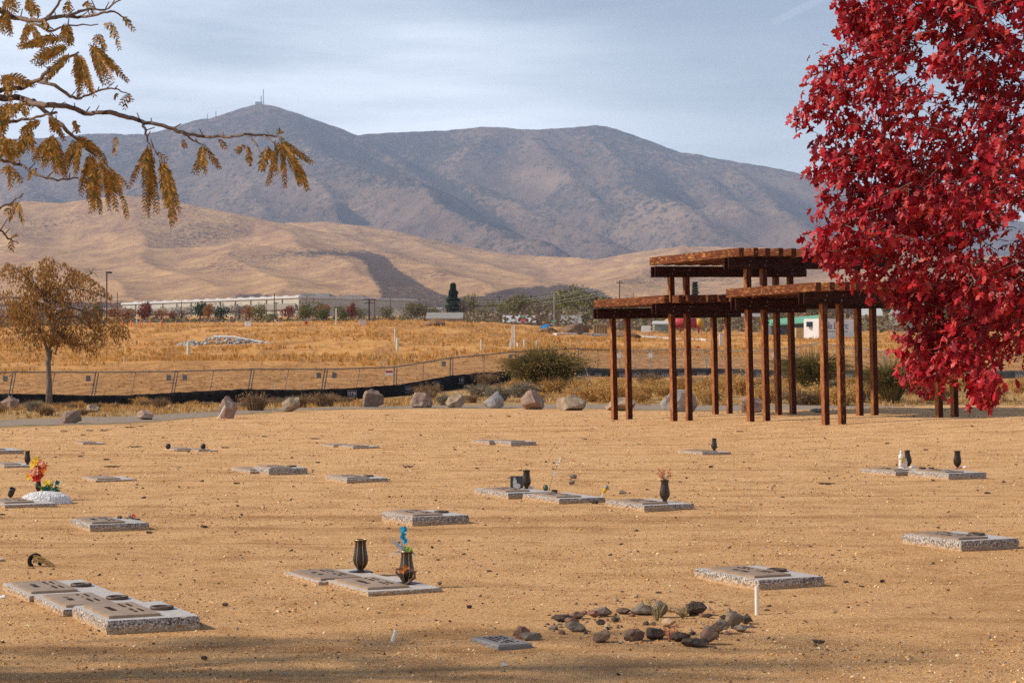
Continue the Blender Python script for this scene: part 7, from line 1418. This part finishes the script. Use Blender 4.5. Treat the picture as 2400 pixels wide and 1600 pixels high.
# poles, wires, lamps
WOODP = mat('dark_pole_wood', (.085, .055, .04), (.05, .035, .028), 2, .9); WOODB = mat('brown_pole_wood', (.22, .11, .06), (.15, .08, .045), 2, .9)
def upole(px, by, ty, d, lab, arms=((.06, 1.2),), m=WOODP, rad=.14, group='wooden utility poles'):
    b = P(px, by, d); t = P(px, ty, d); g = min(gzf(b.x, d), b.z) - .3; root = empty('utility_pole', (b.x, d, g), lab, 'utility pole', group); h = t.z - g; MB().tube([(0, 0, 0), (0, 0, h)], [rad, rad * .7], 7).build('pole', m, root)
    for f, w_ in arms: z = h - (t.z - b.z) * f; MB().box(-w_, w_, -.28, -.17, z - .07, z + .07).build('crossarm', m, root); [MB().lathe([(.05, 0), (.06, .1), (.03, .18)], 6, c=(s * w_ * .9, -.22, z + .07)).build('insulator', M['white'], root) for s in (-1, 1)]
    return root
upole(865, 757, 700, 300, 'dark utility pole, left one of the close pair, with two crossarms', ((.03, 1.0), (.17, .7)), rad=.17); upole(877, 757, 700, 330, 'brown utility pole, right one of the close pair', ((.05, .6),), WOODB); upole(643, 757, 688, 380, 'thin dark pole in front of the warehouse end', (), rad=.12); upole(647, 757, 708, 380, 'shorter thin dark pole close beside the taller one', ((.05, .5),), rad=.1)
upole(915, 757, 700, 520, 'slender far pole left of the dark conifer', (), rad=.12); upole(1007, 755, 726, 380, 'short dark pole before the low grey roof', (), rad=.12); upole(1052, 757, 722, 360, 'short dark pole below the dark conifer', (), rad=.12); upole(1110, 757, 695, 420, 'dark pole with a crossarm right of the conifer', ((.03, .7),)); upole(1170, 757, 694, 440, 'dark crossarm pole at the middle of the wires', ((.03, .9),)); upole(1452, 765, 657, 330, 'brown crossarm pole left of the pergola roof', ((.05, .7),), WOODB); upole(1484, 765, 687, 420, 'short brown pole just left of the pergola roof', (), WOODB, .1)
upole(275, 757, 684, 420, 'thin pole right of the parking lot lamp', (), rad=.1); upole(425, 757, 706, 420, 'thin dark pole in front of the warehouse left part', (), rad=.1)
def wire(a, b, sag, lab, rad=.022):
    pa, pb = P(*a), P(*b); mb = MB(); n = 12; mb.tube([pa.lerp(pb, i / n) - pa - Vector((0, 0, sag * 4 * (i / n) * (1 - i / n))) for i in range(n + 1)], rad, 3); tag(mb.build('power_line', M['steel_light'], None, loc=pa), lab, 'power line', 'power lines beyond the field')
for i, (ya, yb) in enumerate(((700, 694), (703, 697), (712, 705), (718, 712))): wire((877, ya, 330), (1170, yb + 2 * i, 430), 1.0, 'thin power line above the far trees between poles')
for i, (ya, yb) in enumerate(((705, 662), (710, 666), (718, 676), (722, 683))): wire((1110, ya + 3, 420), (1452, yb, 330), .8, 'thin power line rising toward the brown pole')
for ya, yb in ((660, 668), (664, 674), (672, 680)): wire((1452, ya, 330), (1900, yb, 330), .8, 'thin power line seen between the pergola roofs')
def lamp(px, by, ty, d, lab, head=1, m=None):
    m = m or M['bark_dark']; b = P(px, by, d); t = P(px, ty, d); g = min(gzf(b.x, d), b.z) - .2; root = empty('lamp_post', (b.x, d, g), lab, 'lamp post'); h = t.z - g; MB().tube([(0, 0, 0), (0, 0, h)], .10, 7).build('pole', m, root); MB().bbox(-.12, .78, -.25, .25, h - .12, h + .16, .03).build('lamp_head', m, root)
lamp(250, 757, 639, 300, 'tall dark parking lot lamp post with a box head', m=mat('dark_lamp_metal', (.035, .03, .028), (.02, .018, .016), 2, .6))
# traffic pole, stop sign, street signs
def signs():
    st = M['steel_light']; b = P(1299, 768, 300); g = gzf(b.x, 300) - .2; root = empty('street_light_pole', (b.x, 300, g), 'slender silver street pole with a small green street sign', 'pole'); h = P(1299, 688, 300).z - g; MB().tube([(0, 0, 0), (0, 0, h)], .09, 7).build('pole', st, root); MB().tube([(0, 0, h), (-.4, 0, h + .05)], .05, 5).build('arm', st, root); z = P(1299, 753, 300).z - g; MB().bbox(-.45, .3, -.14, -.10, z - .14, z + .14, .01).build('street_sign', M['green_paint'], root)
    b = P(1226, 765, 300); g = gzf(b.x, 300) - .2; root = empty('stop_sign', (b.x, 300, g), 'red octagonal stop sign with a green street sign above', 'sign'); z = P(1226, 751, 300).z - g; z2_ = P(1226, 742, 300).z - g; MB().tube([(0, 0, 0), (0, 0, z2_ + .2)], .04, 6).build('post', st, root)
    oc = [(.40 * math.cos(R(22.5 + 45 * i)), .40 * math.sin(R(22.5 + 45 * i))) for i in range(8)]; mb = MB(); mb.add([(x, -.06, z + y) for x, y in oc] + [(x, -.09, z + y) for x, y in oc], [tuple(range(8)), tuple(range(15, 7, -1))] + [(i, (i + 1) % 8, 8 + (i + 1) % 8, 8 + i) for i in range(8)]); o_ = mb.build('octagon_panel', M['red'], root)
    cu = bpy.data.curves.new('lettering', 'FONT'); cu.body = 'STOP'; cu.size = .30; cu.align_x = 'CENTER'; tmp = bpy.data.objects.new('tmp', cu); me = bpy.data.meshes.new_from_object(tmp); bpy.data.objects.remove(tmp); me.materials.clear(); me.materials.append(M['white']); me.name = 'lettering'; link('lettering', me, o_, (0, -.095, z - .1), (math.pi / 2, 0, 0))
    MB().bbox(-.45, .4, -.1, -.05, z2_ - .12, z2_ + .12, .01).build('street_sign', M['green_paint'], root)
signs()
# blue tarp heap
g = on_ground(1277, 771); g = Vector((P(1277, 771, 236).x, 236, gzf(P(1277, 771, 236).x, 236))); V, Fs = rock_geo(44, 24 / F * 236, .9, 11 / F * 236 + .15, 3, 9, .16, .7); MB().add(V, Fs).build('tarp_heap', mat('blue_tarp', (.03, .26, .62), (.02, .18, .48), 3, .45, .4, 6), None); tag(bpy.data.objects['tarp_heap'], 'bright blue tarpaulin heap at the field edge', 'tarpaulin'); bpy.data.objects['tarp_heap'].location = g
for i, (px, py, w_, h_, lb) in enumerate(((1345, 783, 74, 20, 'large brown dirt mound beside the timber crate'), (1280, 783, 60, 12, 'low brown dirt mound under the blue tarp'), (1015, 760, 60, 8, 'low rubble mound before the low grey roof'), (1460, 782, 90, 10, 'low dirt mound behind the leftmost pergola posts'))):
    g = at(px, 226); V, Fs = rock_geo(70 + i, w_ / F * 226, 3, h_ / F * 226 + .4, 3, 6, .14, .8); z_ = P(px, py, 226).z; tag(MB().add(V, Fs).build('dirt_mound', mat('turned_dirt', (.24, .14, .08), (.14, .08, .045), 2, .95, .8, 5, bdist=.1), None, loc=(g.x, g.y, min(z_, g.z) - .2)), lb, 'dirt mound')
# pickup
def pickup():
    d = 430.; a = P(1305, 769, d); g = P(1305, 769, d).z; root = empty('pickup_truck', (a.x, d, g), 'white pickup truck parked beside the olive house', 'pickup truck'); WP = M['white']
    pr = [(0, .45), (0, 1.0), (1.5, 1.12), (2.2, 1.75), (3.6, 1.75), (3.7, 1.15), (5.4, 1.15), (5.4, .45)]; n = len(pr); mb = MB(); mb.add([(x, 0, z) for x, z in pr] + [(x, 1.9, z) for x, z in pr], [tuple(range(n)), tuple(range(2 * n - 1, n - 1, -1))] + [(i, n + i, n + (i + 1) % n, (i + 1) % n) for i in range(n)]); mb.build('body', WP, root)
    MB().add([(1.75, -.01, 1.2), (3.45, -.01, 1.2), (3.4, -.01, 1.65), (2.25, -.01, 1.65)], [(0, 1, 2, 3)]).build('side_window', DARKG, root)
    for x in (1.0, 4.4):
        for y in (0, 1.9): w = MB().lathe([(.38, -.12), (.38, .12)], 16, T=Matrix.Translation((x, y, .38)) @ Matrix.Rotation(R(90), 4, 'X')).build('wheel', M['black_fabric'], root)
pickup()
# marker posts in the field
PG = mat('pale_green_pipe', (.56, .60, .46), (.50, .54, .42), 2, .5); PWd = mat('weathered_white_post', (.60, .54, .46), (.50, .45, .38), 2, .7)
for i, (px, by, ty, wpx, m_, lb) in enumerate(((441, 829, 802, 7, PG, 'pale green pipe standing in the dry field below the rock bank'), (926, 800, 771, 4, PWd, 'tall thin white post, left of a close pair'), (931, 821, 793, 6, PG, 'short pale green pipe beside the tall thin post'), (1201, 812, 763, 3.2, PWd, 'tall slim post, left of the twin pair in mid field'), (1206, 813, 763, 3.6, PWd, 'tall slim post, right of the twin pair in mid field'), (1128, 822, 796, 4, PWd, 'lone white post left of the twin posts'), (1197, 816, 794, 4, PWd, 'grey post end just left of the twin posts'), (1213, 814, 803, 4, M['white'], 'small white stub right of the twin posts'), (1229, 817, 796, 5, PWd, 'white post, second right of the twin posts'), (1258, 814, 797, 4, PWd, 'white post farthest right of the twin posts'), (1098, 800, 794, 3, PWd, 'tiny grey stub in the middle of the field'), (291, 850, 836, 3, PWd, 'small white stake right of the young brown tree'), (788, 757, 722, 3, PWd, 'tall white post on the crest left of the utility cabinet'), (321, 762, 738, 2.5, PWd, 'thin pale post on the crest near the red trees'), (1312, 803, 795, 4, M['red'], 'small red marker in the right part of the field'))):
    d = on_ground(px, by).y if by > 760 else 232; b = P(px, by, d); g = gzf(b.x, d) - .1; h = P(px, ty, d).z - g; mb = MB(); rr = wpx / 2 / F * d; mb.lathe([(rr, 0), (rr, h * .985), (rr * .8, h)], 8); tag(mb.build('field_post', m_, None, loc=(b.x, d, g)), lb, 'post', 'marker posts in the dry field')
for i, (px, py) in enumerate(((287, 757), (307, 757), (329, 757), (352, 757), (378, 757))):
    d = 234; b = P(px, py, d); g = MB().lathe([(.16, 0), (.16, .05), (.10, .1), (.06, .75), (.02, .8)], 10); tag(g.build('traffic_cone', mat('orange_cone', (.80, .16, .06), (.7, .13, .05), 2, .5), None, loc=(b.x, d, min(b.z, gzf(b.x, d) + .1))), 'orange traffic cone on the crest by the red leafed trees', 'traffic cone', 'orange cones on the crest')
a, b = P(643, 749, 226), P(656, 762, 224); tag(MB().tube([(0, 0, 0), b - a], .07, 4).build('plank', M['boulder_tan'], None, loc=a), 'pale plank leaning on the field crest', 'plank')
for i, (px, ty, by) in enumerate(((565, 905, 915), (640, 898, 915), (707, 898, 912), (778, 898, 912), (942, 887, 898))):
    d = 96 if px < 800 else 97; b = P(px, by, d); tag(MB().box(-.02, .02, -.02, .02, -.3, (by - ty) / F * d).build('survey_stake', PWd, None, loc=b), 'thin white survey stake just behind the black silt screen', 'stake', 'survey stakes behind the silt screen')
# masts on the summit
def mast(px, by, ty, wpx, lab):
    d = 8600.; b = P(px, by, d); h = (by - ty) / F * d; root = empty('radio_mast', (b.x, d, b.z - 8), lab, 'mast', 'radio masts on the summit'); w_ = wpx / 2 / F * d; m = mat('mast_steel', (.25, .25, .26), (.2, .2, .21), 1, .6)
    for sx in (-1, 1): MB().tube([(sx * w_, 0, 0), (sx * w_ * .5, 0, h + 8)], 1.1, 4).build('mast_leg', m, root)
    mb = MB()
    for i in range(8): z = (h + 8) * i / 8; mb.tube([(-w_, 0, z), (w_, 0, z + (h + 8) / 8)], .7, 3)
    mb.build('lattice', m, root)
mast(617, 243, 209, 1.6, 'tallest radio mast on the mountain summit'); mast(612, 243, 225, 2, 'shorter radio mast left of the tallest one'); mast(506, 279, 261, 1.6, 'radio mast on the shoulder left of the summit'); mast(486, 279, 267, 1.2, 'small mast left of the shoulder mast')
b = P(606, 246, 8590); rt = empty('summit_station', (b.x, b.y, b.z - 5), 'small block building beside the masts on the summit', 'building'); MB().box(-14, 14, 0, 15, 0, 17).build('wall', BGREY, rt); MB().box(-15, 15, -1, 16, 17, 19).build('roof', BROOF, rt)
# ------------------------------------------------------------------ haze: one closed box of even air
def build_haze():
    m = bpy.data.materials.new('haze_air'); m.use_nodes = True; t = m.node_tree; t.nodes.clear()
    o_ = t.nodes.new('ShaderNodeOutputMaterial'); v = t.nodes.new('ShaderNodeVolumePrincipled'); t.links.new(v.outputs[0], o_.inputs['Volume'])
    v.inputs['Color'].default_value = (.59, .73, 1.0, 1); v.inputs['Density'].default_value = HAZE; v.inputs['Anisotropy'].default_value = 0.0
    mb = MB(); mb.box(-14000, 14000, -150, 10800, -60, 1260); stuff(mb.build('haze', m))
HAZE = 7.8e-5
build_haze()
